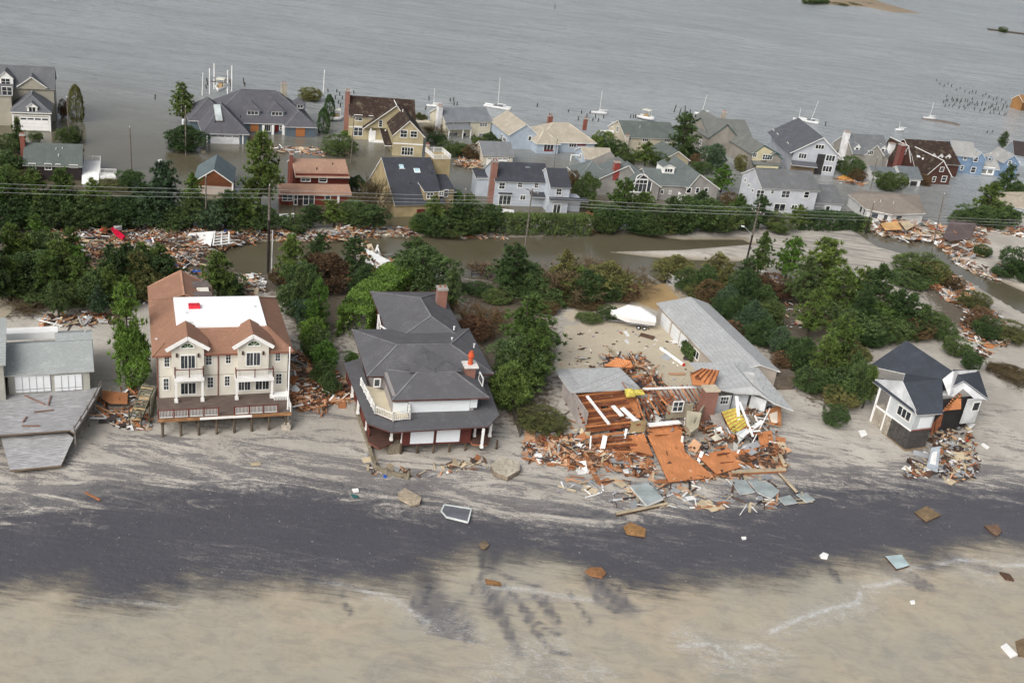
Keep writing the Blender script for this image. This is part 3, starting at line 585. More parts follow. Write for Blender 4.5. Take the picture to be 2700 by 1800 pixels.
# red-brown cottage
h = House('cottage', 'red-brown shingled cottage with tan roof over a lower porch roof and white windows', (740, 540), (924, 541), wall=mat((.15, .038, .026), 'shingle', .9), roof=shg((.36, .225, .16)), zb=-.2)
W_ = h.W; x0 = h.F(784, 541)[0]; ze = h.F(850, 512)[1]
yb = 2.6; zt = ze+.35*yb+.25
h.box(0, W_-.1, 0, yb, 0, ze+.2); h.shed(-.3, W_+.1, -.45, yb, ze, zt); h.box(x0, W_-.05, yb, 9.5, 0, ze+3.0)
ze2 = h.F(850, 466, yb)[1]; _, yr, zr = h.ridge(850, 421, yb, ze2, .42)
h.gx(x0, W_-.05, yb, 2*yr-yb, ze2, zr, og=.15)
h.chimney(x0-.35, yr-1, 0, zr+1.4, .6, .9)
h.wp('F', 0, 743, 512, 773, 530, (2, 2, 2)); h.wp('F', 0, 774, 512, 785, 540, (1, 2, 0), name='door'); h.wp('F', 0, 799, 513, 829, 541, (2, 1, 2), name='door'); h.wp('F', 0, 856, 513, 872, 527, (1, 1, 0)); h.panel('trim', 'F', -.02, 889, 514, 895, 536, WHITE)
h.wp('F', yb, 793, 465, 819, 479, (2, 2, 0)); h.wp('F', yb, 840, 466, 863, 481, (1, 2, 0)); h.panel('door', 'F', -.02, 787, 513, 797, 543, DARKW)
h.vents([(W_*.8, yr-1.5, zr-.5), (W_*.55, yr-3, zr-1)], DARKW); h.done()
# tan gabled house with dark mossy roof
h = House('gabled_house', 'tan shingled house with dark mossy brown roof, many gables and a tall brick chimney', (919, 365), (1020, 371), wall=mat((.40, .345, .215), 'siding', .85, .12), roof=R_MOSS)
ze = h.F(960, 306)[1]; _, yr, zr = h.ridge(990, 258, -.3, ze, .85); xe = h.F(1088, 375)[0]
h.gx(0, xe, 0, 2*yr, ze, zr)
h.chimney(-.5, yr-1.2, 0, zr+1.6, 1.0, 1.3, BRICKP)
xa, _ = h.F(959, 336, -1.5); xb, zp = h.F(1046, 278, -1.2)
ze3 = h.F(965, 337, -1.5)[1]
h.gy(xa+.2, xb+4.2, -1.5, 1.5, ze3, zp, xm=xb, yb=yr, z0=ze3-.2, walls=False); h.wall.face([(xa+.2, -1.2, ze3), (xb+4.2, -1.2, ze3), (xb, -1.2, zp-.1)]); h.box(xa+5.2, xb+4, -1.2, 2, 0, ze3+.1)
h.box(xa+2.8, xa+5.3, -.3, .4, 0, ze3)
yf = -6.0; x0 = h.F(1035, 410, 0)[0]
p1 = h.Mi @ G(1035, 410, 0); p2 = h.Mi @ G(1112, 414, 0); yf = (p1.y+p2.y)/2; fx0, fx1 = p1.x, p2.x
zef = h.F(1035, 354, yf)[1]; xp, zpf = h.F(1081, 320, yf-.3)
h.gy(fx0, fx1, yf, 3, zef, zpf, xm=xp, yb=yr-.5)
for a in ((1055, 343, 1074, 363), (1081, 345, 1101, 363)): h.wp('F', yf, *a, (2, 2, 0))
h.wp('F', yf, 1058, 387, 1090, 410, (4, 2, 2)); b = MB(); b.box(fx0-.05, fx1+.05, yf-.06, yf-.01, zef-2.1, zef-1.85); b.box(-.1, xa+2, -.05, -.01, 2.95, 3.15); h.part('trim', b, [WHITE])
h.wp('F', 0, 932, 333, 957, 359, (2, 2, 2)); h.wp('F', 0, 936, 302, 956, 319, (2, 2, 0)); h.wp('F', 0, 972, 305, 984, 313, (3, 1, 0)); h.wp('F', -1.25, 998, 316, 1009, 336, (1, 3, 0)); h.panel('door', 'F', -.33, 972, 344, 990, 372, WHITE)
b = MB()
for x in (xa+1.6, xa+4.9): b.box(x-.12, x+.12, -2.2, -1.95, 0, ze3)
b.box(xa+1.4, xa+5, -2.2, -.3, .3, .45); h.part('portico', b, [WHITE])
h.shed(fx0-1.8, fx0+.2, yf+1, 0, 2.2, 3.3); h.vents([(xp-.5, yf+8, zpf+.2)], WHITE); h.done()
# cream two storey
h = House('two_storey_house', 'cream two storey house with light grey roof, white chimney and front porch by the bay', (1172, 360), (1291, 357), wall=sid((.58, .54, .42)), roof=shg((.185, .20, .215)))
ze = h.F(1230, 320)[1]; _, yr, zr = h.ridge(1226, 284, -.3, ze, .5); W_ = h.W
h.gx(0, W_, 0, 2*yr, ze, zr); h.chimney(-.8, yr-2, 0, zr+1.2, 1.1, 1.2, mat((.65, .65, .66)))
for a in ((1183, 321, 1205, 331), (1227, 322, 1242, 332), (1264, 324, 1285, 334)): h.wp('F', 0, *a, (3, 2, 2) if a[0] != 1227 else (2, 2, 2))
xq = h.F(1243, 348, -2)[0]; h.shed(-.3, xq, -2.2, 0, 2.6, 3.5); b = MB()
for x in (0, xq*.62, xq-.2): b.box(x, x+.18, -2, -1.8, 0, 2.5)
h.part('porch_post', b, [WHITE]); h.wp('F', 0, 1182, 349, 1207, 360, (4, 2, 1)); h.wp('F', 0, 1219, 350, 1229, 366, (1, 1, 0), name='door'); h.wp('F', 0, 1262, 351, 1280, 361, (2, 2, 1))
h.box(-7, -1.5, yr, yr+3, 0, 2.6); h.done()
# tan house with skylights and tower
h = House('skylight_house', 'tan shingled house with large charcoal roof, two skylights and a square tower deck', (1040, 572), (1128, 570), wall=mat((.36, .29, .165), 'siding', .85, .15), roof=R_BLACK, zb=-.2)
ze = h.F(1080, 538)[1]; W_ = h.F(1166, 568)[0]; tl = h.ridge(1003, 417, -.3, ze, .62)
h.gx(0, W_, 0, 2*tl[1]-3, ze, tl[2], ym=tl[1], og=.25)
for px, py in ((1058, 443), (1099, 453)):
    q = h.ridge(px, py, 0, ze, .62); b = MB(); b.slab([(-.6, -.5, -.3+.2), (.6, -.5, -.1), (.6, .5, .52), (-.6, .5, .52)], .2); b.slab([(-.45, -.4, .0), (.45, -.4, .0), (.45, .4, .5), (-.45, .4, .5)], .1, 1, 1); b.obj('skylight', [WHITE, mat((.45, .62, .68), 'plain', .1)], h.e, (q[0], q[1], q[2]+.1))
dx0 = h.F(1118, 525, .6)[0]; dx1 = h.F(1158, 525, .6)[0]; h.box(dx0, dx1, .5, 4, ze-.5, ze+2.3); h.shed(dx0-.2, dx1+.2, .2, 4.6, ze+2.3, ze+3.0); h.wp('F', .5, 1124, 508, 1143, 524, (2, 2, 2)); h.wp('F', 0, 1157, 505, 1170, 517, (2, 2, 1))
tx0 = h.F(1140, 461, 9)[0]; tx1 = h.F(1184, 461, 9)[0]; zt = h.F(1160, 420, 9)[1]; h.box(tx0, tx1, 9, 14, 0, zt)
h.rail([(tx0, 9, zt), (tx1, 9, zt), (tx1, 14, zt), (tx0, 14, zt), (tx0, 9, zt)], .9); h.chimney(tx0+.4, 14, zt-1, zt+1.5, .5, .5, mat((.36, .29, .165)))
h.box(W_-.2, W_+3.2, 3, 9, 0, 4.2); h.shed(W_-.3, W_+3.6, 2.6, 9.1, 4.0, 5.6); h.wp('F', 3, 1170, 500, 1182, 520, (2, 2, 0))
b = MB(); b.box(dx0-1.5, dx0-.1, -.7, -.1, 0, 1.7); h.part('gate', b, [mat((.12, .025, .02), 'planky')]); h.vents([(4, 4, ze+2.6), (9, 6, ze+3.8)], DARKW); h.done()
# small grey roofed garage
h = House('small_garage', 'small cream garage with light grey roof and white door, behind the blue-grey house', (1272, 434), (1350, 436), wall=sid((.50, .46, .38)), roof=shg((.19, .20, .21)), cat='garage', group=None)
h.gx(0, h.W, 0, 7, 2.5, 4.6); h.panel('garage_door', 'F', 0, 1283, 416, 1337, 433, WHITE); h.wp('F', 0, 1340, 414, 1346, 422, (1, 1, 0)); h.done()
# pale blue-grey with brick chimney
PB = sid((.44, .48, .53))
h = House('two_storey_house', 'pale blue-grey two storey house with charcoal roof, brick chimney and taller front wing', (1300, 541), (1437, 545), wall=PB, roof=R_BLACK, zb=-.2)
ze = h.F(1365, 478)[1]; _, yr, zr = h.ridge(1365, 430, -.3, ze, .55); W_ = h.W
h.gx(0, W_, 0, 2*yr, ze, zr); h.chimney(-.4, yr-3.4, 0, zr+1.3, 1.2, 1.0, BRICKP)
pw = h.Mi @ G(1442, 562, -.2); yf = pw.y; wx0 = pw.x; wx1 = h.F(1494, 562, yf)[0]; zw = h.F(1470, 492, yf)[1]; q = h.ridge(1464, 445, yf, zw, .62)
h.gx(wx0, wx1, yf, 2*q[1]-yf, zw, q[2], og=.15)
zs = h.F(1470, 528, yf-.5)[1]; h.shed(wx0-.1, wx1+4, yf-.9, yf, zs, zs+.5); h.box(wx1, wx1+3, yf+1, yf+4, 0, zs)
h.wp('F', 0, 1315, 481, 1332, 499, (2, 2, 0)); h.wp('F', 0, 1364, 481, 1378, 495, (2, 2, 0)); h.wp('F', 0, 1408, 482, 1420, 496, (2, 2, 0)); h.wp('F', 0, 1314, 514, 1348, 541, (3, 1, 2)); h.wp('F', 0, 1371, 513, 1386, 528, (2, 1, 2)); h.wp('F', yf, 1466, 497, 1481, 515, (2, 2, 0)); h.wp('F', yf, 1458, 538, 1478, 562, (2, 1, 2), name='door')
h.shed(h.F(1393, 520, 0)[0], wx0, -1.6, .05, 2.6, 3.3); h.panel('awning', 'F', -.5, 1314, 508, 1350, 511, DARKW, .3); h.panel('shutter', 'F', yf-.03, 1440, 540, 1445, 560, PB); h.box(-2.4, .2, 5.5, 9, 0, ze-1.2); h.shed(-2.6, .2, 5.2, 9.2, ze-1.3, ze-.5)
q = h.ridge(1390, 440, 0, ze, .55); b = MB(); b.slab([(-.5, -.5, -.1), (.5, -.5, -.1), (.5, .5, .45), (-.5, .5, .45)], .15); b.obj('skylight', [mat((.3, .38, .4), 'plain', .15), TRIM], h.e, (q[0], q[1], q[2]+.12)); h.done()
# beige roofed pale blue cottage
BC = sid((.36, .42, .49))
h = House('cottage', 'low pale blue cottage with beige roof and two wings at the edge of the bay', (1414, 405), (1470, 406), wall=BC, roof=R_BEIGE)
ze = h.F(1440, 377)[1]; W_ = h.W
h.hip(0, W_, 0, 7, ze, ze+2.3, rl=[(W_/2, 3.6), (W_/2, 6.6)])
xr = h.F(1568, 398, 1.0)[0]; h.hip(1, xr, 1.5, 12, ze, ze+3.2)
h.gy(-6, 1.5, 3.5, 16, ze+.8, ze+3.4, xm=-2.0)
h.wp('F', 0, 1433, 379, 1460, 398, (3, 1, 2)); h.wp('F', 1.5, 1500, 377, 1520, 389, (3, 1, 2)); h.panel('shutter', 'F', 1.48, 1522, 376, 1545, 384, mat((.18, .03, .03)))
h.panel('shutter', 'F', -.03, 1434, 395, 1459, 399, mat((.18, .03, .03))); h.win('L', 8, -6, 1.4, 1, 1.2); h.win('L', 6, -6, 1.4, 1.8, .9, (3, 1, 0)); h.wp('F', 3.5, 1392, 358, 1402, 372, (1, 1, 0))
h.chimney(h.F(1448, 330, 9)[0], 9, ze+1, ze+4.4, 1.2, .8); h.chimney(h.F(1541, 338, 9)[0], 9, ze+1, ze+4.0, .8, .8); h.done()
h = House('small_garage', 'pale blue garage with beige roof and white door, in front of the low blue cottage', (1541, 438), (1612, 441), wall=BC, roof=R_BEIGE, cat='garage', group=None)
ze = h.F(1575, 420)[1]; h.gx(0, h.W, 0, 7, ze, ze+1.7); h.panel('garage_door', 'F', 0, 1557, 421, 1606, 439, WHITE); h.win('L', 3.4, 0, 1, 1, 1.2); b = MB(); b.box(-2.2, -2, 4, 4.2, 0, 1.8); b.box(-2.2, 0, 4, 4.1, 1.6, 1.8); h.part('fence_post', b, [WHITE]); h.done()
# beige two storey with green grey roof
h = House('two_storey_house', 'beige two storey house with long green-grey roof, between bushes and the bay', (1643, 400), (1776, 404), wall=sid((.44, .40, .31)), roof=R_GREEN)
ze = h.F(1700, 363)[1]; _, yr, zr = h.ridge(1690, 321, -.3, ze, .5); W_ = h.W
h.gx(0, W_, 0, 2*yr, ze, zr)
for a in ((1650, 361, 1666, 370), (1693, 364, 1710, 374), (1751, 366, 1767, 376)): h.wp('F', 0, *a, (3, 1, 2))
h.chimney(.1, -.6, 0, ze+.6, .9, .7, mat((.52, .48, .40))); h.win('L', 5, 0, 4.0, 1.1, 1.2, (2, 2, 0)); h.win('L', 8.5, 0, 4.4, .7, .9, (1, 2, 0))
b = MB(); b.box(-3, -.4, yr+1, yr+4, 3, 3.15); b.box(-3, -.4, yr+1, yr+1.1, 3, 4); h.part('balcony', b, [WHITE]); h.vents([(5, 3, ze+1.9)], mat((.4, .45, .43))); h.done()
h = House('small_garage', 'tan garage with green-grey roof and front gable, right of the round pine', (1748, 440), (1812, 442), wall=sid((.36, .315, .22)), roof=R_GREEN, cat='garage', group=None)
ze = h.F(1780, 421)[1]; h.gy(0, h.W, 0, 8.5, ze, ze+2.0, yb=9); h.panel('garage_door', 'F', 0, 1758, 424, 1800, 441, mat((.33, .27, .18))); h.done()
# grey shingled house, red chimney, white dormer
GSH = mat((.27, .26, .245), 'siding', .85, .12)
h = House('shingle_house', 'weathered grey house with green-grey roof, red chimney, white dormer and arched gable window', (1655, 528), (1886, 536), wall=GSH, roof=shg((.13, .15, .148)), zb=-.2)
ze = h.F(1760, 492)[1]; W_ = h.W; xg0 = .2; xg1 = h.F(1732, 528)[0]; xp, zp = h.F(1696, 461, -.3)
h.gy(xg0, xg1, 0, 8, ze, zp, xm=xp, yb=9.5)
xr0 = h.F(1808, 530)[0]; xq, zq = h.F(1846, 461, -.3)
h.gy(xr0, W_, 0, 12, ze, zq, xm=xq, yb=14)
q = h.ridge(1740, 447, 1.2, ze, .55); h.gx(xg1-2, xr0+2, 1.2, 2*q[1]-1.2, ze, q[2])
q2 = h.Zp(1635, 414, zp+1.2); h.gy(xg0-6.5, xg0+3, 3, 14, ze+.1, zp+.9, xm=q2[0], yb=q2[1]+1); h.hip(xg0-10, xg0-3, 4.5, 12, ze, ze+2.6)
h.chimney(h.F(1622, 460, 3.5)[0], 3.5, ze, zp+1.6, 1.3, 1.1, mat((.26, .03, .025), 'brick'))
h.dormer(h.F(1760, 465, 4)[0], 4, 2.7, ze+1.7, 1.4, 3.5, wm=WHITE, win=(1.7, .7, (3, 1, 2)), pitch=.45)
b = MB(); g = MB(); cx, cz = xp, ze+.15; R1 = 1.35; n = 14
pts = [(cx+R1*math.cos(math.pi*i/n), cz+1.35+R1*.75*math.sin(math.pi*i/n)) for i in range(n+1)]
g.face([(x, -.06, z) for x, z in pts]); g.face([(cx-1.3, -.06, cz-1.5), (cx+1.3, -.06, cz-1.5), (cx+1.3, -.06, cz+1.1), (cx-1.3, -.06, cz+1.1)])
for s_ in (-1, 1): g.face([(cx+s_*1.55, -.06, cz-1.5), (cx+s_*2.3, -.06, cz-1.5), (cx+s_*2.3, -.06, cz+.6), (cx+s_*1.55, -.06, cz+1.1)][::s_])
for a, c in zip(pts[:-1], pts[1:]): b.bar((a[0], -.1, a[1]), (c[0], -.1, c[1]), .18, .12)
for x in (-1.4, 1.4, -2.4, 2.4): b.box(cx+x-.09, cx+x+.09, -.14, -.02, cz-1.6, cz+(1.2 if abs(x) < 2 else .6))
b.box(cx-2.5, cx+2.5, -.15, -.02, cz-1.7, cz-1.5); b.box(cx-1.4, cx+1.4, -.15, -.02, cz+1.1, cz+1.35); b.box(cx-1.3, cx+1.3, -.12, -.03, cz+.25, cz+.33)
for x in (-.45, .45): b.box(cx+x-.03, cx+x+.03, -.12, -.03, cz-1.5, cz+1.1)
o = h.part('window', b, [WHITE], 'arched window in the gable'); g.obj('pane', GLASS, o)
for a in ((1740, 500, 1750, 512), (1764, 502, 1770, 512)): h.wp('F', 1.2, *a, (2, 1, 0))
for a in ((1809, 494, 1823, 510), (1834, 494, 1844, 510), (1857, 495, 1867, 507)): h.wp('F', 0, *a, (1, 1, 0))
b = MB(); x = h.F(1795, 510)[0]; b.slab([(x-.6, -3.4, .4), (x+1.3, -3.4, .4), (x+1.3, -.2, 1.9), (x-.6, -.2, 1.9)], .15); b.box(x-.7, x-.6, -3.4, -.2, .4, 2.6); h.part('steps', b, [WHITE, WHITE]); h.done()
# pale grey with octagon windows
PG = sid((.50, .52, .56))
h = House('two_storey_house', 'pale grey two storey house with grey roof and small windows stepping down its gable end', (1994, 566), (2128, 572), wall=PG, roof=shg((.145, .15, .155)), zb=-.2)
ze = h.F(2060, 497)[1]; W_ = h.F(2140, 572)[0]; q = h.ridge(2047, 448, -.3, ze, .5)
h.gx(0, W_, 0, 2*q[1], ze, q[2]); yr = q[1]
for i, y in enumerate((1.6, 3.8, 6, 8.2)): h.win('L', y, 0, 3.6+.45*i, .55, .55, (1, 1, 0), trim=.16)
for a in ((1994, 500, 2015, 520), (2032, 501, 2041, 512), (2060, 503, 2083, 522), (2119, 505, 2134, 522)): h.wp('F', 0, *a, (2, 2, 2) if a[2]-a[0] > 16 else (1, 2, 0))
h.wp('F', 0, 2040, 536, 2071, 557, (2, 1, 2), name='door'); h.wp('F', 0, 2086, 540, 2102, 553, (2, 1, 2)); h.wp('F', 0, 2020, 535, 2031, 541, (1, 1, 0))
p = h.Mi @ G(2196, 562, -.2); z2 = h.F(2160, 534, 1.5)[1]; h.gx(W_-.1, p.x, 1.5, 11, z2, z2+2.6, og=.2); h.wp('F', 1.5, 2176, 543, 2188, 558, (1, 1, 0), name='door'); h.wp('F', 1.5, 2130, 548, 2142, 560, (1, 1, 0)); h.shed(W_-.2, W_+2.8, .4, 1.6, 2.5, 3.1)
h.vents([(W_*.4, 3, ze+1.4), (W_*.75, 4, ze+1.9), (W_*.9, 3.4, ze+1.6)], mat((.3, .3, .28))); h.done()
# weathered house with teal trim
TEAL = mat((.035, .11, .10)); WS = mat((.27, .25, .22), 'siding', .85, .12)
h = House('shingle_house', 'weathered grey-brown house with teal trim and cream front, left of the tall gabled house', (1976, 446), (2048, 449), wall=WS, roof=shg((.16, .165, .155)), tr=TEAL)
W_ = h.W; ze = h.F(1978, 405)[1]; q = h.F(2016, 384, -.3)
h.gy(0, W_, 0, 22, ze, q[1], xm=q[0], yb=24)
c = MB(); c.box(.1, W_-.1, -.1, -.02, 2.4, ze+.1); c.face([(.2, -.1, ze), (W_-.2, -.1, ze), (q[0], -.1, q[1]-.35)]); h.part('front_cladding', c, [sid((.55, .50, .33))])
h.gy(W_*.48, W_-.1, -1.0, 0, ze-.6, ze+.7, xm=W_*.74, walls=True, z0=2.4, yb=2); h.wp('F', -1.0, 2010, 407, 2037, 422, (4, 2, 2)); h.wp('F', -.1, 1984, 403, 1996, 415, (2, 2, 0))
h.shed(-.1, W_+.1, -1.8, -.1, 2.0, 2.6); b = MB(); b.box(0, W_, -1.7, -1.6, 0, .5); b.box(W_*.1, W_*.9, -1.65, -1.5, 1.2, 1.9); h.part('porch', b, [sid((.55, .50, .33))])
m_ = h.Zp(1946, 327, ze+2.6); l_ = h.Zp(1873, 314, ze+2.6)
h.gx(l_[0]-4.5, m_[0]+1.5, m_[1]-6, m_[1]+6, ze+.4, ze+3.6); h.gy(l_[0]-5, l_[0]+3.5, m_[1]-7, m_[1]+7, ze+.4, ze+4.0)
x = h.F(1900, 355, m_[1]-4)[0]; h.dormer(x, m_[1]-4.2, 2.4, ze+1.1, 1.3, 3.5, wm=sid((.5, .46, .36)), win=(1.2, .9, (2, 1, 2)))
h.chimney(h.F(1904, 325, m_[1]+1)[0], m_[1]+1, ze+2, ze+5.4, 1, 1, mat((.36, .32, .26), 'brick')); h.win('L', m_[1]-3, l_[0]-5, 1.5, 1, 1.3); h.win('L', m_[1], l_[0]-5, 1.5, 1, 1.3); h.win('L', m_[1]+3, l_[0]-5, 4, .8, 1); h.done()
# big grey gabled house
BG = sid((.40, .42, .46))
h = House('gabled_house', 'tall pale grey house with one big dark gabled roof and recessed dark entry', (2082, 452), (2197, 464), wall=BG, roof=shg((.105, .11, .125)), tr=WHITE)
xl, ze = h.F(2094, 406, -.6); xr_, ze_b = h.F(2224, 414, -.6); xp, zp = h.F(2171, 364, -.6); ze = (ze+ze_b)/2
bk = h.Zp(2059, 307, zp); W_ = h.W
h.gy(0, W_, 0, bk[1]-.5, ze+.5, zp, xm=xp, ov=1.3, og=.7)
for a in ((2149, 381, 2174, 394),): h.wp('F', 0, *a, (3, 1, 2))
for a in ((2105, 404, 2127, 419), (2177, 409, 2202, 426), (2168, 437, 2194, 454)): h.wp('F', 0, *a, (3, 1, 2))
h.panel('recess_shade', 'F', -.02, 2150, 406, 2171, 461, DARKW, .02); z = h.F(2110, 432, -1)[1]; h.shed(h.F(2082, 432)[0], h.F(2151, 434)[0], -1.8, 0, z-.3, z+.5)  # entry recess is a flat dark panel, its shade painted on the wall
for y in (6, 9.5, 15, 19): h.win('L', y, 0, 4.3, 1.1 if y != 9.5 else .5, 1.7 if y != 9.5 else .6, (2, 1, 2) if y != 9.5 else (1, 1, 0))
h.panel('stone_wall', 'F', -.05, 2083, 438, 2148, 452, mat((.26, .2, .13), 'rough'), .05); h.vents([(3, 6, ze+2), (5, 12, ze+3.2), (2.5, 16, ze+1.9), (6, 4, zp-1.2)], mat((.5, .5, .5))); h.done()
# three gable dormer house
h = House('shingle_house', 'grey house with white chimneys at both ends, gable front and small gabled dormers', (2238, 446), (2332, 450), wall=mat((.30, .29, .26), 'siding', .85, .1), roof=shg((.15, .16, .17)), tr=WHITE)
W_ = h.W; ze = h.F(2290, 405)[1]; q = h.ridge(2285, 356, 0, ze, .8); h.gx(0, W_, 0, 2*q[1], ze, q[2])
g0 = h.F(2269, 446, -1)[0]; g1 = h.F(2317, 448, -1)[0]; zg = h.F(2302, 382, -1.2)[1]; ze4 = h.F(2271, 406, -1)[1]; h.gy(g0, g1, -1.2, 4, ze4, zg, yb=7)
for px in (2258, 2327): h.dormer(h.F(px, 395, .8)[0], .6, 1.5, ze+.1, 1.3, 3, wm=WHITE, win=(.8, .9, (1, 2, 0)), pitch=1.0)
h.wp('F', -1.2, 2287, 396, 2303, 409, (3, 1, 2)); h.wp('F', 0, 2315, 420, 2325, 438, (1, 2, 0)); h.wp('F', 0, 2243, 420, 2252, 436, (1, 2, 0))
for x in (-.7, W_+.6): h.chimney(x, q[1]-1 if x < 0 else q[1]-4, 0, q[2]+.9 if x < 0 else q[2]-.8, 1.5, 1.1, mat((.7, .7, .7)))
h.done()
# dark brown house with white trim
DB = mat((.075, .035, .028), 'siding', .85, .15)
h = House('shingle_house', 'dark brown house with white trimmed gables, row of skylights and red brick chimney', (2437, 484), (2500, 487), wall=DB, roof=R_MOSS, tr=WHITE)
W_ = h.W; zp = h.F(2491, 425, -.3)[1]; ze = h.F(2448, 457)[1]
h.rz  # front wing
h.gy(0, W_, 0, 9, ze-.3, zp, yb=17, og=.3)
for a in ((2478, 440, 2489, 453), (2458, 465, 2467, 480), (2482, 464, 2496, 480)): h.wp('F', 0, *a, (1, 2, 0))
a_ = h.Zp(2385, 369, zp+1.3); b_ = h.Zp(2490, 373, zp+1.3); ym = (a_[1]+b_[1])/2
h.gx(a_[0]+.5, b_[0]+.8, ym-7, ym+7, ze+.6, zp+1.3, og=.3)
gx0 = h.F(2368, 411, ym-8)[0]; gx1 = h.F(2404, 411, ym-8)[0]; h.gy(gx0, gx1, ym-8.2, ym-3, ze+.9, zp+1.6, yb=ym, ov=.3)
h.wp('F', ym-8.2, 2376, 392, 2390, 407, (1, 2, 0)); h.chimney(gx0-.3, ym-9, 0, zp+2.2, 1.4, 1.6, mat((.16, .03, .025), 'brick'))
h.gx(gx0+4, W_*.8, ym-12, ym-4, ze-1.0, zp-.6, og=.2)
for k in range(4):
    px, py = 2421+13.5*k, 414+6.0*k; d_ = h.ridge(px, py, ym-12, ze-1.0, (zp-.6-ze+1.0)/4.0); b = MB(); b.slab([(-.5, -.35, -.1), (.5, -.35, -.1), (.5, .35, .35), (-.5, .35, .35)], .12); b.obj('skylight', [mat((.6, .6, .6), 'plain', .3), WHITE], h.e, (d_[0], d_[1], d_[2]+.12))
for px in (2461, 2481, 2501): h.dormer(h.F(px, 405, ym-5.2)[0], ym-5.4, 1.4, ze+1.0, 1.2, 3, wm=WHITE, win=(.8, .9, (1, 2, 0)), pitch=.9)
h.done()
h = House('small_garage', 'white garage with grey roof and an open doorway, in front of the dark brown house', (2373, 488), (2424, 491), wall=sid((.62, .62, .62)), roof=shg((.14, .16, .17)), cat='garage', group=None)
ze = h.F(2400, 470)[1]; h.gx(0, h.W, 0, 6.5, ze, ze+2.0); h.panel('opening_shade', 'F', -.01, 2400, 478, 2418, 490, DARKW, .02); h.panel('garage_door', 'F', 0, 2377, 476, 2397, 487, WHITE); h.gx(-7, .2, 2, 7, 2.2, 3.4); h.done()  # open doorway is a flat near-black panel standing in for the shade inside
# blue house
BL = mat((.17, .25, .36), 'siding', .85, .12)
h = House('shingle_house', 'bright blue shingled house with pale grey roof, steep gable and low right wing', (2532, 456), (2582, 461), wall=BL, roof=shg((.33, .33, .32)), tr=mat((.45, .52, .6)))
W_ = h.W; q = h.F(2577, 402, -.3); ze = h.F(2562, 418)[1]
h.gy(W_*.45, W_+.2, -.4, 7, ze+.2, q[1], yb=9); h.gx(-2.8, W_*.6, .2, 9, ze+.4, ze+3.2); h.gx(-6, -2.5, 2, 9, ze, ze+2.6)
h.wp('F', -.4, 2566, 414, 2579, 427, (1, 2, 0)); h.wp('F', -.4, 2559, 440, 2573, 456, (1, 2, 0)); h.wp('F', .2, 2532, 436, 2541, 449, (1, 2, 0)); h.wp('F', .2, 2540, 412, 2550, 423, (2, 1, 0))
x2 = h.F(2672, 440, 2)[0]; h.hip(W_, x2, .5, 9, 2.3, 5.6); h.gy(x2-4.6, x2, -.3, 6, 4.4, 6.6, yb=8); h.wp('F', -.3, 2657, 424, 2667, 436, (1, 2, 0)); h.dormer(x2-7.4, 2, 1.5, 3.9, .9, 2, wm=BL, win=(.7, .6, (1, 1, 0)))
h.panel('porch_screen', 'F', .45, 2584, 440, 2622, 461, WHITE); h.wp('F', .38, 2588, 442, 2602, 458, (4, 4, 0)); h.wp('F', .38, 2604, 442, 2618, 458, (4, 4, 0)); h.done()
# tan hipped ranch
h = House('ranch_house', 'low white house with broad tan hipped roof, flooded, behind the wreckage pile', (2268, 572), (2358, 590), wall=sid((.56, .56, .55)), roof=shg((.255, .22, .185)), zb=-.2)
def zl(px, py, z): return h.Zp(px, py, z)
ze = 2.9
e0 = zl(2236, 512, ze); e1 = zl(2285, 552, ze); e2 = zl(2352, 566, ze); e3 = zl(2441, 563, ze); e4 = zl(2378, 511, ze)
rA = zl(2290, 511, 4.6); rB = zl(2366, 513, 4.6)
V = lambda q, z: (q[0], q[1], z)
bk0 = (e0[0]+3, e0[1]+6); bk1 = (e4[0]+4, e4[1]+2)
h.roof.face([V(e0, ze), V(e1, ze), V(e2, ze), V(rB, 4.5), V(rA, 4.6)]); h.roof.face([V(e2, ze), V(e3, ze), V(rB, 4.5)]); h.roof.face([V(e3, ze), V(bk1, ze), V(rB, 4.5)]); h.roof.face([V(bk1, ze), V(bk0, ze), V(rA, 4.6), V(rB, 4.5)]); h.roof.face([V(bk0, ze), V(e0, ze), V(rA, 4.6)])
cn = ((e0[0]+e3[0])/2, (e1[1]+bk1[1])/2); ring = [e0, e1, e2, e3, bk1, bk0]; ins = [(q[0]+(cn[0]-q[0])*.05, q[1]+(cn[1]-q[1])*.05) for q in ring]
for i in range(6): j = (i+1) % 6; h.wall.face([V(ins[i], 0), V(ins[j], 0), V(ins[j], ze-.02), V(ins[i], ze-.02)]); h.roof.face([V(ring[i], ze), V(ring[i], ze-.15), V(ring[j], ze-.15), V(ring[j], ze)], 1)
b = MB(); g = MB()
def onwall(i, f, z): a, c = ins[i], ins[(i+1) % 6]; return Vector((a[0]+(c[0]-a[0])*f, a[1]+(c[1]-a[1])*f, z))
for i, f, wd in ((0, .72, .6), (0, .9, .4), (1, .35, .8), (1, .8, .5), (2, .25, .9)):
    a, c = Vector((*ins[i], 0)), Vector((*ins[(i+1) % 6], 0)); d_ = (c-a).normalized(); nrm_ = Vector((d_.y, -d_.x, 0)); p = onwall(i, f, 1.2)+nrm_*.04; h_ = 1.2
    fr = MB(); fr.bar(p-d_*wd+Vector((0, 0, h_/2)), p+d_*wd+Vector((0, 0, h_/2)), .06, h_+.25); fo_ = fr.obj('window', TRIM, h.e); gg = MB(); p2 = p+nrm_*.03; gg.bar(p2-d_*(wd-.12)+Vector((0, 0, h_/2)), p2+d_*(wd-.12)+Vector((0, 0, h_/2)), .06, h_); gg.obj('pane', GLASS, fo_)
h.vents([(*zl(2322, 530, 4.0), 3.9), (*zl(2356, 534, 4.0), 3.9)], mat((.6, .6, .6))); h.done()
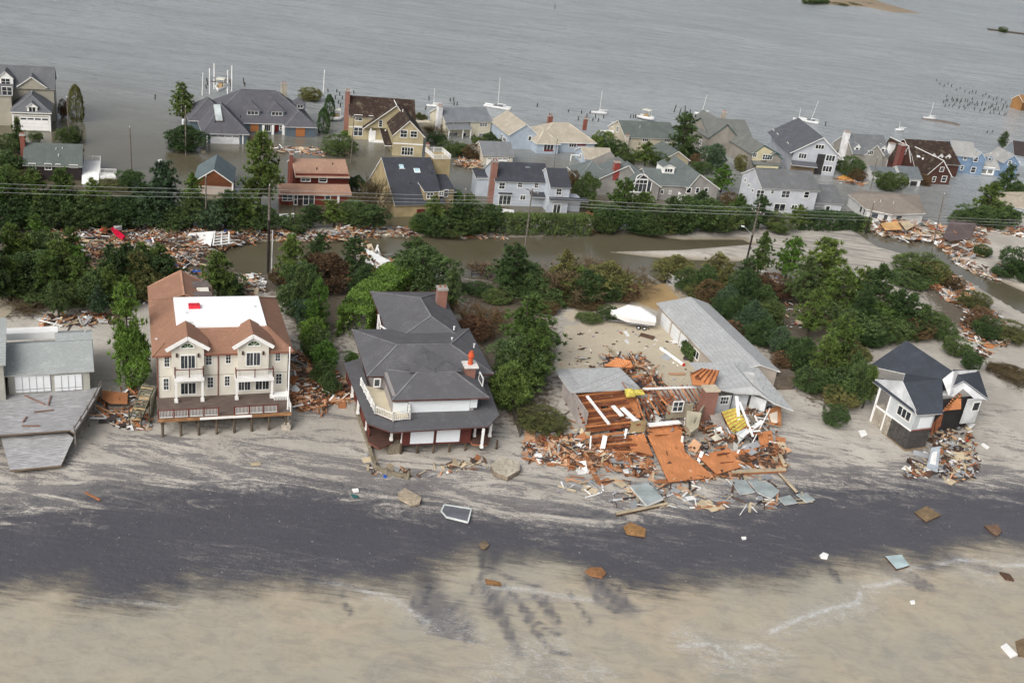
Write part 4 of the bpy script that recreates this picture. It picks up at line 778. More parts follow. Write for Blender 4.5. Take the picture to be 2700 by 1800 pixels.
# roofs at the right edge
h = House('ranch_house', 'beige roofed house cut by the right edge, behind the tall pine', (2640, 560), (2745, 575), wall=sid((.4, .42, .45)), roof=shg((.36, .32, .25)), zb=-.2)
h.hip(2, 14, 0, 9, 2.8, 4.9); h.gx(-2.5, 4, -1.5, 5, 2.4, 3.9); h.wp('F', -1.5, 2642, 542, 2650, 556, (1, 1, 0)); h.done()
h = House('gabled_house', 'dark brown roofed house cut by the right edge beside the far pine', (2668, 432), (2760, 445), wall=sid((.3, .34, .38)), roof=shg((.05, .04, .04)))
h.gx(0, 12, 0, 8, 3, 6); h.wp('F', 0, 2675, 425, 2690, 434, (2, 1, 0)); h.done()
h = House('cottage', 'small orange-brown hut on the water at the far right edge', (2690, 292), (2725, 293), wall=mat((.38, .2, .08), 'plank'), roof=shg((.3, .17, .07)))
h.gx(0, 6, 0, 5, 3.6, 5.4); h.done()
# ---------------------------------------------------------------- oceanfront houses
NG = 'storm battered houses along the beach'
def PL(h, lst): return [Vector((*h.Zp(x, y, z), z)) for x, y, z in lst]
# ---- twin gabled duplex
h = House('duplex_house', 'cream duplex with brown roof around a flat white roof, twin gables and deck', (417, 1049), (757, 1033), z=3.6, zb=1.2, group=NG, wall=mat((.66, .63, .55), 'siding', .85, .05), roof=shg((.30, .165, .11), .1), tr=mat((.22, .09, .06)))
D = 2.4; W_ = h.W; ze = h.F(585, 927)[1]
q = h.ridge(468+30, 863, -.5, ze, .5); zf = q[2]
fl = h.Zp(468, 864, zf); fr = h.Zp(700, 856, zf); bl = h.Zp(459, 786, zf); br = h.Zp(684, 783, zf)
FX0, FX1, FY0, FY1 = fl[0], fr[0], q[1], (bl[1]+br[1])/2
X0, X1, Y0 = -.55, W_+.5, -.5; Y1 = FY1+(FY0-Y0)
h.box(.05, W_-.05, .0, Y1-.5, D-.3, ze); E = lambda x, y: Vector((x, y, ze)); T = lambda x, y: Vector((x, y, zf))
for f in ([E(X0, Y0), E(X1, Y0), T(FX1, FY0), T(FX0, FY0)], [E(X1, Y0), E(X1, Y1), T(FX1, FY1), T(FX1, FY0)], [E(X1, Y1), E(X0, Y1), T(FX0, FY1), T(FX1, FY1)], [E(X0, Y1), E(X0, Y0), T(FX0, FY0), T(FX0, FY1)]):
    h.roof.face(f); h.roof.face([f[0], f[0]-Vector((0, 0, .22)), f[1]-Vector((0, 0, .22)), f[1]], 1)
h.roof.face([E(X0, Y0)-Vector((0, 0, .22)), E(X0, Y1)-Vector((0, 0, .22)), E(X1, Y1)-Vector((0, 0, .22)), E(X1, Y0)-Vector((0, 0, .22))], 1)
for a, c in ((E(X0, Y0), T(FX0, FY0)), (E(X1, Y0), T(FX1, FY0)), (E(X1, Y1), T(FX1, FY1)), (E(X0, Y1), T(FX0, FY1))): h.roof.bar(a, c, .25, .1, 0)
b = MB(); b.box(FX0-.1, FX1+.1, FY0-.1, FY1+.1, zf-.05, zf+.1); FR = h.part('flat_roof', b, [mat((.86, .86, .85), 'plain', .5, .03)], 'flat white membrane roof')
hx, hy = h.Zp(512, 806, zf+.3); b = MB(); b.box(-.65, .65, -.5, .5, 0, .35); b.box(-.5, .5, -.35, .35, .35, .42); b.obj('roof_hatch', [mat((.62, .03, .05), 'plain', .5)], h.e, (hx, hy, zf+.1))
h.vents([(*h.Zp(490, 828, zf), zf+.1), (*h.Zp(670, 812, zf), zf+.1), (FX0+1.4, FY0+.8, zf+.1)], mat((.8, .8, .8))); h.vents([(FX0-1, FY0+2, zf-1), (FX0-2.3, FY0, zf-1.6)], mat((.75, .75, .75)))
# rear left wing
wb = h.Zp(392, 757, ze); ap = h.Zp(476, 713, zf+.3); wr = h.Zp(562, 784, ze)
h.hip(X0+.5, max(wr[0], 5)-.4, Y1-1.5, wb[1]-.5, ze+.15, zf+.3, ov=.5, z0=D-1.2, rl=[(ap[0], Y1-3), (ap[0], ap[1])])
for lst, m_ in (([(493, 742), (548, 740), (556, 756), (512, 757)], mat((.16, .13, .12), 'shingle')), ([(495, 768), (556, 768), (561, 783), (505, 783)], mat((.16, .13, .12), 'shingle')), ([(518, 758), (549, 757), (551, 767), (532, 768)], h.wm)):
    P_ = [Vector((*h.Zp(x, y, zf-.35), zf-.35)) for x, y in lst]; b = MB(); b.slab(P_, .5, 0, 0); h.part('rear_dormer', b, [m_])
b = MB()
# seaward gables with balconies
ybf = (h.Mi @ G(465, 1061, 3.6)).y
def twin(xa, xb, xpk, ypk, eL, eR, cols, dr, lower, arch):
    yf = -.7; ex0, ez = h.F(*eL, yf-.3); ex1, ez2 = h.F(*eR, yf-.3); xp, zp = h.F(xpk, ypk, yf-.3); ez = (ez+ez2)/2
    wx0 = h.F(xa, 960, yf)[0]; wx1 = h.F(xb, 960, yf)[0]
    h.wall.box(wx0, wx1, yf, .1, h.F(xpk, 990, yf)[1]-.25, ez+.1); h.wall.face([(wx0, yf, ez+.1), (wx1, yf, ez+.1), (wx1, yf, ez+(zp-ez)*(ex1-wx1)/(ex1-xp)), (xp, yf, zp-.05), (wx0, yf, ez+(zp-ez)*(wx0-ex0)/(xp-ex0))])
    r = MB(); tt = .18; yb = min(Y0+(zp+.18-ze)/.5, FY0+.25)
    r.slab([(ex0, yf-.35, ez+tt), (xp, yf-.35, zp+tt), (xp, yb, zp+tt), (ex0, yb, ez+tt)], tt, 0, 2); r.slab([(ex1, yf-.35, ez+tt), (xp, yf-.35, zp+tt), (xp, yb, zp+tt), (ex1, yb, ez+tt)], tt, 0, 2)
    r.bar((ex0, yf-.4, ez), (xp, yf-.4, zp), .1, .42, 2); r.bar((ex1, yf-.4, ez), (xp, yf-.4, zp), .1, .42, 2)
    h.part('gable_roof', r, [h.rm, h.tr, WHITE])
    fan = MB(); g = MB(); ax, az = h.F(*arch, yf); n = 12; R_2 = .72
    pts = [(ax+R_2*math.cos(math.pi*i/n), az+.62*math.sin(math.pi*i/n)) for i in range(n+1)]
    for a, c in zip(pts[:-1], pts[1:]): fan.bar((a[0], yf-.05, a[1]), (c[0], yf-.05, c[1]), .12, .12)
    fan.box(ax-.8, ax+.8, yf-.1, yf, az-.12, az); [fan.bar((ax, yf-.06, az), (ax+.66*math.cos(t_), yf-.06, az+.58*math.sin(t_)), .03, .03) for t_ in (.8, 1.57, 2.34)]
    fo_ = fan.obj('fan_window', WHITE, h.e); g.face([(x, yf-.03, z) for x, z in pts]); g.obj('pane', mat((.05, .09, .03), 'plain', .1), fo_)
    # balcony
    c0, c1 = cols; zt = h.F(xpk, 995, ybf)[1]; bx0 = h.F(c0, 1030, ybf)[0]-.15; bx1 = h.F(c1, 1030, ybf)[0]+.35
    f = MB(); f.box(bx0, bx1, ybf-.15, yf+.6, zt-.45, zt); h.part('balcony', f, [WHITE])
    for x in (bx0+.05, bx1-.3):
        c = MB(); c.box(x, x+.24, ybf-.02, ybf+.22, D, zt-.45); c.box(x-.08, x+.32, ybf-.1, ybf+.3, D, D+.35); h.part('column', c, [WHITE])
    h.rail([(bx0+.08, yf, zt), (bx0+.08, ybf, zt), (bx1-.08, ybf, zt), (bx1-.08, yf, zt)], 1.0, m=WHITE, mp=mat((.14, .035, .025)), gap=.14)
    h.wp('F', yf, *dr, (4, 1, 1), name='balcony_door')
    for a in lower: h.wp('F', 0, *a, (4, 1, 1), name='patio_door')
    for x in (dr[0]-8, dr[2]+6): px, pz = h.F(x, dr[1]+4, yf); l_ = MB(); l_.box(-.1, .1, -.2, 0, -.1, .25); l_.box(-.07, .07, -.17, 0, .25, .34); l_.obj('wall_lamp', [mat((.06, .035, .02))], h.e, (px, yf, pz))
twin(453, 538, 495, 891, (437, 924), (552, 920), (464, 530), (474, 934, 517, 973), [(474, 1006, 519, 1040)], (494, 916))
twin(627, 708, 668, 885, (614, 918), (722, 914), (624, 713), (648, 928, 688, 965), [(627, 1000, 662, 1030), (671, 997, 712, 1028)], (669, 910))
for a in ((431, 935, 449, 968), (429, 995, 447, 1029), (541, 931, 560, 963), (545, 991, 564, 1023), (593, 929, 611, 959), (590, 988, 608, 1018), (724, 925, 741, 953), (726, 983, 744, 1013)): h.wp('F', 0, *a, (3, 4, 0) if 0 else (2, 3, 0))
b = MB(); x = h.F(575, 980)[0]; b.box(x-.05, x+.05, -.12, -.02, D, ze-.1); h.part('downpipe', b, [mat((.20, .06, .04))]); b = MB(); b.box(-.06, .05, -.12, -.02, D, ze-.1); h.part('downpipe', b, [mat((.20, .06, .04))])
b = MB(); b.box(-.02, W_+.02, -.02, .0, D+2.65, D+2.75); h.part('belt_trim', b, [mat((.42, .39, .32))])
for k in range(3): h.win('R', 3+3.5*k, W_-.05, D+3.6, 1, 1.3)
# deck on pilings
yd = ((h.Mi @ G(416, 1104, 3.6)).y+(h.Mi @ G(769, 1087, 3.6)).y)/2; dx0 = (h.Mi @ G(416, 1104, 3.6)).x; dx1 = (h.Mi @ G(769, 1087, 3.6)).x
b = MB(); b.box(dx0, dx1, yd, .3, D-.15, D); DK_ = h.part('deck', b, [mat((.17, .13, .11), 'plank', .85)])
b = MB(); b.box(dx0, dx1, yd-.08, yd, D-.38, D+.02); xw0 = h.F(527, 1105, yd)[0]; xw1 = h.F(664, 1100, yd)[0]; b.box(xw0, xw1, yd-.14, yd-.08, D-.3, D-.02, 1)
o = b.obj('deck_fascia', [mat((.36, .19, .09), 'plank'), WHITE], DK_)
for i in range(8):
    x = dx0+.5+(dx1-dx0-1)*i/7
    for y in (yd+.5, yd+3): b = MB(); b.tube((x, y, -1), (x, y, D-.15), .16, .14); b.obj('piling', [mat((.14, .11, .08), 'rough')], h.e)
def rr(p0, p1): h.rail([(h.F(p0, 1100, yd+.1)[0], yd+.1, D), (h.F(p1, 1100, yd+.1)[0], yd+.1, D)], 1.0, m=WHITE, mp=mat((.14, .035, .025)), gap=.15, pw=.13)
rr(418, 576); rr(618, 732); h.rail([(dx1-.1, yd+.1, D), (dx1-.1, -1, D)], .9, gap=.2)
b = MB(); xq0 = h.F(722, 1048, -1.6)[0]; [b.box(xq0+i*.18, xq0+i*.18+.1, -1.9, -.6, D, D+.4) for i in range(9)]; b.box(xq0, xq0+1.6, -1.9, -.6, D+.4, D+.45); h.part('bench', b, [WHITE])
h.done()
# white flagpole standing at the duplex
gp = GT(757, 1128); b = MB(); b.tube((0, 0, -1), (0, 0, 10.3), .13, .07, 10); b.tube((0, 0, 10.3), (0, 0, 10.5), .12, .05, 8); fp = empty('flagpole', gp, 0, 'tall white flagpole rising past the right end of the duplex deck', 'flagpole'); b.obj('pole', WHITE, fp); b = MB(); b.box(-.55, .5, -.5, .5, -.3, .6); b.box(-.35, .35, -.35, .35, .6, .9); b.obj('footing', mat((.5, .45, .38), 'rough'), fp)
# ---- low grey house at the left edge with collapsed deck
h = House('beach_house', 'low grey-green roofed house with white shuttered doors and a wide weathered deck, left edge', (22, 1040), (238, 1026), z=3.3, zb=1.0, group=NG, wall=sid((.40, .395, .35)), roof=shg((.33, .355, .35), .08), tr=mat((.6, .62, .6)))
D = 2.3; W_ = h.W; _, ze = h.F(130, 990, -.6); q = h.ridge(130, 909, -.6, ze, .42); x0 = h.F(14, 992, -.6)[0]; x1 = h.F(253, 987, -.6)[0]
h.gx(x0+.2, W_, 0, q[1]*2+.6, ze+.15, q[2], og=.5, z0=D-.4)
w2 = h.Zp(152, 876, q[2]-.1); w3 = h.Zp(260, 869, q[2]-.1); h.gx(w2[0], x1-.4, q[1]-1, w2[1]*2-q[1], ze, q[2]-.15, og=.3, z0=D-.5)
b = MB(); a_ = h.Zp(18, 882, q[2]-.9); c_ = h.Zp(153, 879, q[2]-.9); b.box(a_[0], c_[0], a_[1]-1, a_[1]+.6, q[2]-1.2, q[2]-.35); h.part('rear_porch_roof', b, [WHITE])
for a in ((40, 989, 133, 1032), (144, 987, 216, 1028)):
    p = h.panel('storm_shutter', 'F', -.03, *a, mat((.72, .74, .76), 'plain', .5, .05), .08)
    s_ = MB(); wv_ = abs(h.F(a[2], 1010)[0]-h.F(a[0], 1010)[0])
    for i in range(1, 4 if a[0] > 100 else 5): x = -wv_/2+wv_*i/(4 if a[0] > 100 else 5); s_.box(x-.02, x+.02, -.12, -.07, 0, 1.9)
    s_.box(-wv_/2, wv_/2, -.12, -.07, .35, .39); s_.obj('batten', [mat((.3, .31, .32))], p)
lw = MB(); lw.box(-9, x0-.1, -1.2, 6, D-.4, ze+2.3); h.part('side_wing_wall', lw, [h.wm]); h.roof.slab([(-10, -1.6, ze+2.2), (x0+.2, -1.6, ze+2.2), (x0+.2, 6, ze+4.3), (-10, 6, ze+4.3)], .18)
h.vents([(h.F(34, 965, 1)[0], 1, ze+.6), (w2[0]+3, w2[1]-.5, q[2]-.1)])
pts = PL(h, [(-120, 1045, D), (25, 1042, D), (268, 1020, D), (252, 1050, D), (196, 1140, D), (184, 1133, D), (0, 1146, D), (-120, 1150, D)])
b = MB(); b.slab(pts, .2, 0, 1); h.part('deck', b, [mat((.43, .43, .435), 'plank', .85, .14), mat((.17, .13, .1))])
pts = PL(h, [(2, 1152, 1.6), (176, 1140, 1.6), (194, 1154, 1.5), (161, 1226, .5), (26, 1239, .45)]); b = MB(); b.slab(pts, .22, 0, 1); h.part('fallen_deck_section', b, [mat((.43, .43, .435), 'plank', .85, .14), mat((.2, .15, .1))])
sm = mat((.20, .18, .165), 'rough')
edge = PL(h, [(266, 1022, D), (250, 1055, D), (232, 1086, D), (214, 1116, D), (197, 1142, D)])
for i, p in enumerate(edge): b = MB(); b.box(-.09, .09, -.09, .09, -1.8, .9); b.obj('deck_post', sm, h.e, p)
b = MB()
for a, c in zip(edge[:-1], edge[1:]): b.bar(a+Vector((0, 0, -.1)), c+Vector((0, 0, -.1)), .1, .5); b.bar(a+Vector((0, 0, .75)), c+Vector((0, 0, .7)), .1, .12)
h.part('edge_beam', b, [sm])
for a, c in (((66, 1042), (118, 1066)), ((134, 1042), (127, 1068)), ((90, 1086), (142, 1080)), ((60, 1112), (70, 1098)), ((58, 1122), (105, 1122))):
    p, p2 = PL(h, [(*a, D+.1), (*c, D+.1)]); b = MB(); b.bar(p, p2, .12, .12); h.part('loose_board', b, [mat((.22, .13, .1))])
h.done()
# ---- dark roofed house with wraparound porch
h = House('porch_house', 'large charcoal roofed house with wraparound porch, cream balcony and white storm shutters', (1082, 1169), (1211, 1164), z=2.4, zb=1.0, group=NG, wall=mat((.11, .03, .025), 'siding'), roof=shg((.115, .115, .122), .12), tr=mat((.10, .045, .04)))
D = 1.4; e1 = h.F(1160, 1130, -1.3)[1]; y2 = 2.6; s1 = h.F(1160, 1084, y2)[1]; e2 = h.F(1160, 1052, y2-.8)[1]
h.box(h.F(1033, 1160)[0]+1.2, h.F(1240, 1160)[0], 0, 2.4, D-.2, e1-.1)
ot = PL(h, [(905, 957, e1), (969, 1116, e1), (1033, 1139, e1), (1288, 1124, e1), (1316, 1094, e1), (1286, 1010, e1)])
inn = PL(h, [(950, 944, s1), (975, 1040, s1), (1040, 1093, s1), (1240, 1078, s1), (1262, 1052, s1), (1235, 985, s1)])
for i in range(5):
    h.roof.slab([ot[i], ot[i+1], inn[i+1], inn[i]], .16); h.roof.bar(ot[i+1], inn[i+1], .2, .08)
U0 = h.F(1033, 1075, y2)[0]; U1 = h.F(1250, 1068, y2)[0]
u = MB(); u.box(U0, U1, y2, y2+9, s1-.3, e2+.2); xL = inn[1].x; u.box(xL+2.2, U1, y2+4.5, y2+11, s1-.3, e2+.2); h.part('upper_wall', u, [sid((.33, .31, .30))])
h.panel('storm_shutter', 'F', y2-.03, 1036, 1061, 1074, 1086, mat((.70, .74, .76), 'plain', .5, .04)); h.panel('storm_shutter', 'F', y2-.03, 1076, 1056, 1238, 1084, mat((.70, .74, .76), 'plain', .5, .04)); h.panel('storm_shutter', 'F', y2-.04, 1240, 1052, 1258, 1074, mat((.70, .74, .76), 'plain', .5, .04))
h.panel('storm_shutter', 'F', -.04, 1082, 1137, 1143, 1168, mat((.70, .74, .78), 'plain', .5, .04)); h.panel('storm_shutter', 'F', -.04, 1151, 1133, 1212, 1164, mat((.70, .74, .78), 'plain', .5, .04))
# upper roofs
fL = h.Zp(1036, 1059, e2); fR = h.Zp(1288, 1043, e2); fy = (fL[1]+fR[1])/2; ra = h.ridge(1150, 981, fy, e2, .42)
bR = h.Zp(1300, 981, e2); bB = h.Zp(1234, 869, e2); bL = h.Zp(969, 995, e2); lb = h.Zp(937, 906, e2)
by = (bR[1]+bL[1])/2; rb = h.ridge(1118, 908, by, e2, .45)
h.hip(fL[0]+.4, fR[0]-.4, fy+.4, 2*ra[1]-fy, e2+.12, ra[2], walls=False, rl=[(h.Zp(1100, 983, ra[2])[0], ra[1]), (h.Zp(1198, 977, ra[2])[0], ra[1])])
h.hip(bL[0]+.4, bR[0]-.4, by+.4, bB[1], e2+.12, rb[2], walls=False, rl=[(h.Zp(1049, 912, rb[2])[0], rb[1]), (h.Zp(1186, 903, rb[2])[0], rb[1])])
pA, pB, pC, pD = Vector((h.Zp(1075, 978, ra[2])[0], ra[1], ra[2])), Vector((h.Zp(1220, 976, ra[2])[0], ra[1], ra[2])), Vector((h.Zp(1117, 925, rb[2])[0], rb[1]-.3, rb[2]-.1)), Vector((h.Zp(1144, 979, ra[2])[0], ra[1]-.1, ra[2]+.12))
h.roof.face([pA, pD, pC]); h.roof.face([pD, pB, pC]); h.roof.bar(pC, pD, .2, .08)
u = MB(); u.box(bL[0]+1.0, bR[0]-.8, by+1, bB[1]-.5, 1, e2); h.part('rear_wall', u, [sid((.30, .28, .27))])
# rear wing
dL = h.Zp(988, 797, e2-.3); dR = h.Zp(1151, 780, e2-.3); dF = h.Zp(1218, 868, e2-.3); rr_ = h.Zp(1108, 785, e2+2.0); u = MB()
h.hip(dL[0]+.4, dF[0]-.4, bB[1]-3, dR[1]+1.2, e2-.2, e2+2.0, rl=[(h.Zp(1155, 872, e2+2.0)[0], bB[1]), (rr_[0], rr_[1])])
ch = h.Zp(1162, 800, e2+.6); h.chimney(ch[0], ch[1], 0, h.F(1164, 757, ch[1])[1], 1.3, 1.3, BRICKP)
c2 = h.Zp(1238, 975, e2+1.2); b = MB(); b.box(-.6, .6, -.6, .6, -1.5, .7); b.box(-.85, .85, -.85, .85, .7, .9, 1); b.tube((0, 0, .9), (0, 0, 1.9), .32, .25, 10, 2); b.tube((0, 0, 1.9), (0, 0, 2.3), .42, .34, 10, 2); b.tube((0, 0, 2.3), (0, 0, 2.6), .24, .2, 10, 2)
b.obj('chimney', [BRICKP, mat((.7, .68, .64)), mat((.55, .10, .04))], h.e, (c2[0], c2[1], e2+1.1))
h.vents([(*h.Zp(1144, 828, e2+1.6), e2+1.2), (*h.Zp(1192, 892, e2+1.6), e2+1.4), (*h.Zp(1250, 912, e2+.6), e2+.6), (*h.Zp(1197, 868, e2+.8), e2+.9)], mat((.8, .8, .8)))
# balcony
bp = PL(h, [(969, 1017, s1+.15), (1018, 1030, s1+.15), (1033, 1081, s1+.15), (1075, 1090, s1+.15), (1078, 1100, s1+.15), (1037, 1108, s1+.15), (988, 1088, s1+.15), (953, 1016, s1+.15)])
b = MB(); b.slab(bp[:1]+bp[1:], .9, 0, 1); h.part('balcony', b, [mat((.56, .50, .37), 'plain', .8, .05), mat((.09, .03, .025))])
rp = PL(h, [(951, 1016, s1+.2), (988, 1090, s1+.2), (1037, 1110, s1+.2), (1080, 1105, s1+.2), (1078, 1086, s1+.2)]); h.rail(rp, .95, m=WHITE, gap=.22, pw=.16)
h.wp('F', y2+4.4, 985, 998, 1003, 1020, (1, 1, 0), name='door'); h.wp('R', U1, 1262, 985, 1274, 1012, (1, 2, 0))
# rear left white balcony frame
b = MB(); k_ = PL(h, [(998, 830, e2-.2), (1003, 858, e2-.2), (1022, 872, e2-.2), (1020, 838, e2-.2)])
for p in k_: b.box(p.x-.1, p.x+.1, p.y-.1, p.y+.1, 2.5, e2-.2)
for p, q_ in zip(k_[:2], k_[1:3]): b.bar(p+Vector((0, 0, -1.4)), q_+Vector((0, 0, -1.4)), .1, .14); b.bar(p, q_, .14, .2)
h.part('side_balcony', b, [WHITE])
# porch floor, posts
pf = PL(h, [(928, 1020, D), (972, 1165, D), (1000, 1182, D), (1035, 1165, D), (1240, 1160, D), (1285, 1172, D), (1300, 1140, D), (1240, 1080, D), (960, 1000, D)])
b = MB(); b.slab([pf[0], pf[1], pf[2], pf[3], pf[8]], .2, 0, 1); h.part('porch_floor', b, [mat((.13, .07, .055), 'plank'), mat((.16, .06, .04))])
b = MB(); b.slab([pf[4], Vector((pf[4].x, pf[4].y-.9, D)), pf[5], pf[6], Vector((pf[6].x-1, pf[6].y+4, D)), Vector((pf[4].x, pf[4].y+5, D))], .2, 0, 1); h.part('porch_floor', b, [mat((.13, .07, .055), 'plank'), mat((.30, .12, .06))])
for px, py in ((928, 1046), (943, 1090), (966, 1133), (1031, 1160), (1060, 1166), (1229, 1157), (1269, 1180), (1291, 1150), (1250, 1150)):
    p = PL(h, [(px, py, D)])[0]; b = MB(); b.box(-.13, .13, -.13, .13, 0, e1-D-.1); b.box(-.18, .18, -.18, .18, 0, .3); b.obj('porch_post', WHITE, h.e, p)
p0, p1 = PL(h, [(1033, 1150, D), (1064, 1168, D)]); h.rail([p0, p1], 1.0, m=mat((.12, .04, .03)), gap=.2); p0, p1 = PL(h, [(912, 1000, D), (950, 1090, D)]); h.rail([p0, p1, PL(h, [(972, 1150, D)])[0]], .9, m=mat((.16, .05, .035)), gap=.2)
b = MB(); f0 = h.F(1030, 1180, .4); b.box(pf[3].x-.5, h.F(1060, 1180, .4)[0], .3, 3, -.6, D-.2); h.part('foundation', b, [mat((.27, .23, .17), 'rough')])
b = MB()
for i in range(7):
    x = pf[3].x+1+i*1.9; b.tube((x, .3, -1), (x, .3, D-.2), .15, .14)
    b2 = MB(); b2.tube((x, .3, -1), (x, .3, D-.2), .15, .14); b2.obj('piling', [mat((.13, .1, .07), 'rough')], h.e)
h.done()
# ---- collapsed house and its long garage wing
RG = shg((.40, .41, .41), .07); ORN = mat((.60, .245, .10), 'planky', .8, .22); ORD = mat((.27, .10, .05), 'rough', .85, .25); WGR = mat((.45, .44, .42), 'siding', .85, .08)
h = House('ruined_house', 'collapsed grey roofed house, its seaward rooms torn open to orange timber, with long garage wing', (1731, 802), (1867, 802), z=4.4, zb=1.4, group=NG, wall=mat((.42, .37, .32), 'siding', .85, .08), roof=RG, tr=mat((.6, .6, .58)))
ze = 3.0; W_ = h.W; c = h.Zp(2055, 982, ze); yF = c[1]; zr = h.F(1841, 800)[1]
h.gy(.3, W_-.3, yF+.3, -.3, ze+.1, max(zr, ze+1.1), xm=h.F(1841, 800)[0] if 0 else W_*.62, ov=.35)
h.e  # garage doors on the courtyard side
for a in ((1742, 830, 1766, 880), (1769, 862, 1790, 905), (1792, 884, 1812, 922)):
    u0 = h.SX(a[0], a[1]+10, .3)[0]; u1 = h.SX(a[2], a[3]-10, .3)[0]; d_ = MB(); hw = abs(u0-u1)/2*.92; d_.box(-hw, hw, -.06, .01, 0, 2.3); [d_.box(-hw, hw, -.08, -.06, .55*i-.02, .55*i+.02, 1) for i in range(1, 4)]
    d_.obj('garage_door', [mat((.66, .68, .69), 'plain', .6, .05), mat((.5, .5, .5))], h.e, (.3, (u0+u1)/2, .15), -math.pi/2)
h.win('L', h.SX(1838, 925, .3)[0], .3, 1.1, 1.5, 1.1, (2, 1, 2)); b = MB(); b.box(W_-.2, W_+3, yF+.5, yF+2.5, 0, 2.2); h.part('side_shed', b, [mat((.16, .13, .1), 'rough')])
def pslab(name, lst, mats, t=.16, label=None):
    b = MB(); b.slab(PL(h, lst), t); return h.part(name, b, mats, label)
rm2 = [RG, mat((.55, .55, .53))]
pslab('roof_section', [(1817, 955, ze), (1931, 955, ze+1.2), (1985, 1018, ze+1.2), (1900, 1028, ze+.5), (1860, 1000, ze+.3)], rm2)
pslab('roof_section', [(1931, 955, ze+1.2), (1990, 958, ze+.9), (2093, 1082, ze), (2040, 1062, ze+.4), (1985, 1018, ze+1.2)], rm2)
pslab('roof_section', [(1900, 1028, ze+.5), (1985, 1018, ze+1.2), (2040, 1062, ze+.4), (2003, 1040, ze+.6), (1940, 1036, ze+.5)], rm2)
pslab('roof_section', [(1462, 973, ze), (1633, 968, ze+.1), (1690, 1024, ze-.5), (1505, 1034, ze)], rm2, label='torn left roof section')
pslab('roof_section', [(1640, 1005, ze+.4), (1690, 1024, ze+.3), (1720, 1035, ze-.5), (1660, 1032, ze-.4)], [mat((.25, .26, .27), 'rough'), ORD])
pslab('sheathing', [(1590, 965, ze-.1), (1625, 943, ze+.7), (1662, 950, ze+.7), (1672, 970, ze+.2), (1633, 968, ze)], [ORN, ORD])
pslab('sheathing', [(1820, 985, ze+1.2), (1852, 970, ze+1.9), (1896, 976, ze+1.9), (1880, 1020, ze+1.0), (1826, 1014, ze+.8)], [ORN, ORD])
b = MB()
P0, P1, P2, P3 = PL(h, [(1822, 986, ze+1.35), (1852, 971, ze+2.05), (1896, 977, ze+2.05), (1880, 1020, ze+1.15)])
for i in range(6): f = i/5; b.bar(P0.lerp(P3, f), P1.lerp(P2, f), .12, .12)
h.part('purlin', b, [ORD])
# walls left standing
def wallp(name, a, b_, z0, z1, m, t=.15, label=None):
    A, B_ = PL(h, [(*a, z0), (*b_, z0)]); w_ = MB(); d = (B_-A).normalized(); nn = Vector((-d.y, d.x, 0))*t
    w_.face([A, B_, B_+Vector((0, 0, z1-z0)), A+Vector((0, 0, z1-z0))]); A2, B2 = A+nn, B_+nn; w_.face([B2, A2, A2+Vector((0, 0, z1-z0)), B2+Vector((0, 0, z1-z0))])
    w_.face([A+Vector((0, 0, z1-z0)), B_+Vector((0, 0, z1-z0)), B2+Vector((0, 0, z1-z0)), A2+Vector((0, 0, z1-z0))]); w_.face([A, A2, A2+Vector((0, 0, z1-z0)), A+Vector((0, 0, z1-z0))]); w_.face([B2, B_, B_+Vector((0, 0, z1-z0)), B2+Vector((0, 0, z1-z0))])
    o = h.part(name, w_, [m], label); return A, B_, o
FLR = .5
wallp('side_wall', (1478, 1045), (1540, 1140), .1, 2.9, mat((.40, .36, .34), 'siding'))
A, B_, wo = wallp('room_wall', (1878, 1090), (1920, 1087), FLR, ze, mat((.55, .58, .60), 'plain'), label='pale grey inner wall with small window')
h.wp('F', (A.y+B_.y)/2-.12, 1898, 1044, 1922, 1066, (3, 2, 0)); wallp('room_wall', (1925, 1080), (1965, 1082), FLR, ze-.1, mat((.50, .53, .55))); wallp('room_wall', (1972, 1080), (2012, 1095), FLR, ze-.3, mat((.60, .62, .63)))
wallp('room_wall', (1755, 1105), (1822, 1098), FLR, 2.4, mat((.36, .32, .24)), label='tan inner wall with window'); 
A, B_ = PL(h, [(1755, 1105, FLR), (1822, 1098, FLR)]); h.wp('F', (A.y+B_.y)/2-.25, 1773, 1058, 1802, 1085, (2, 2, 2))
wallp('room_wall', (1822, 1150), (1855, 1098), FLR, 2.7, mat((.30, .28, .21)))
wallp('room_wall', (1660, 1142), (1700, 1138), FLR, 2.1, mat((.34, .27, .15))); wallp('room_wall', (1560, 1140), (1640, 1128), FLR-.2, .9, ORN)
b = MB(); cA = PL(h, [(1856, 1110, 0)])[0]; b.box(cA.x-.9, cA.x+.9, cA.y-.6, cA.y+.8, -.3, 4.6); b.box(cA.x-1.0, cA.x+1.0, cA.y-.7, cA.y+.9, 4.6, 4.85, 1); h.part('chimney', b, [BRICKP, mat((.55, .48, .36))])
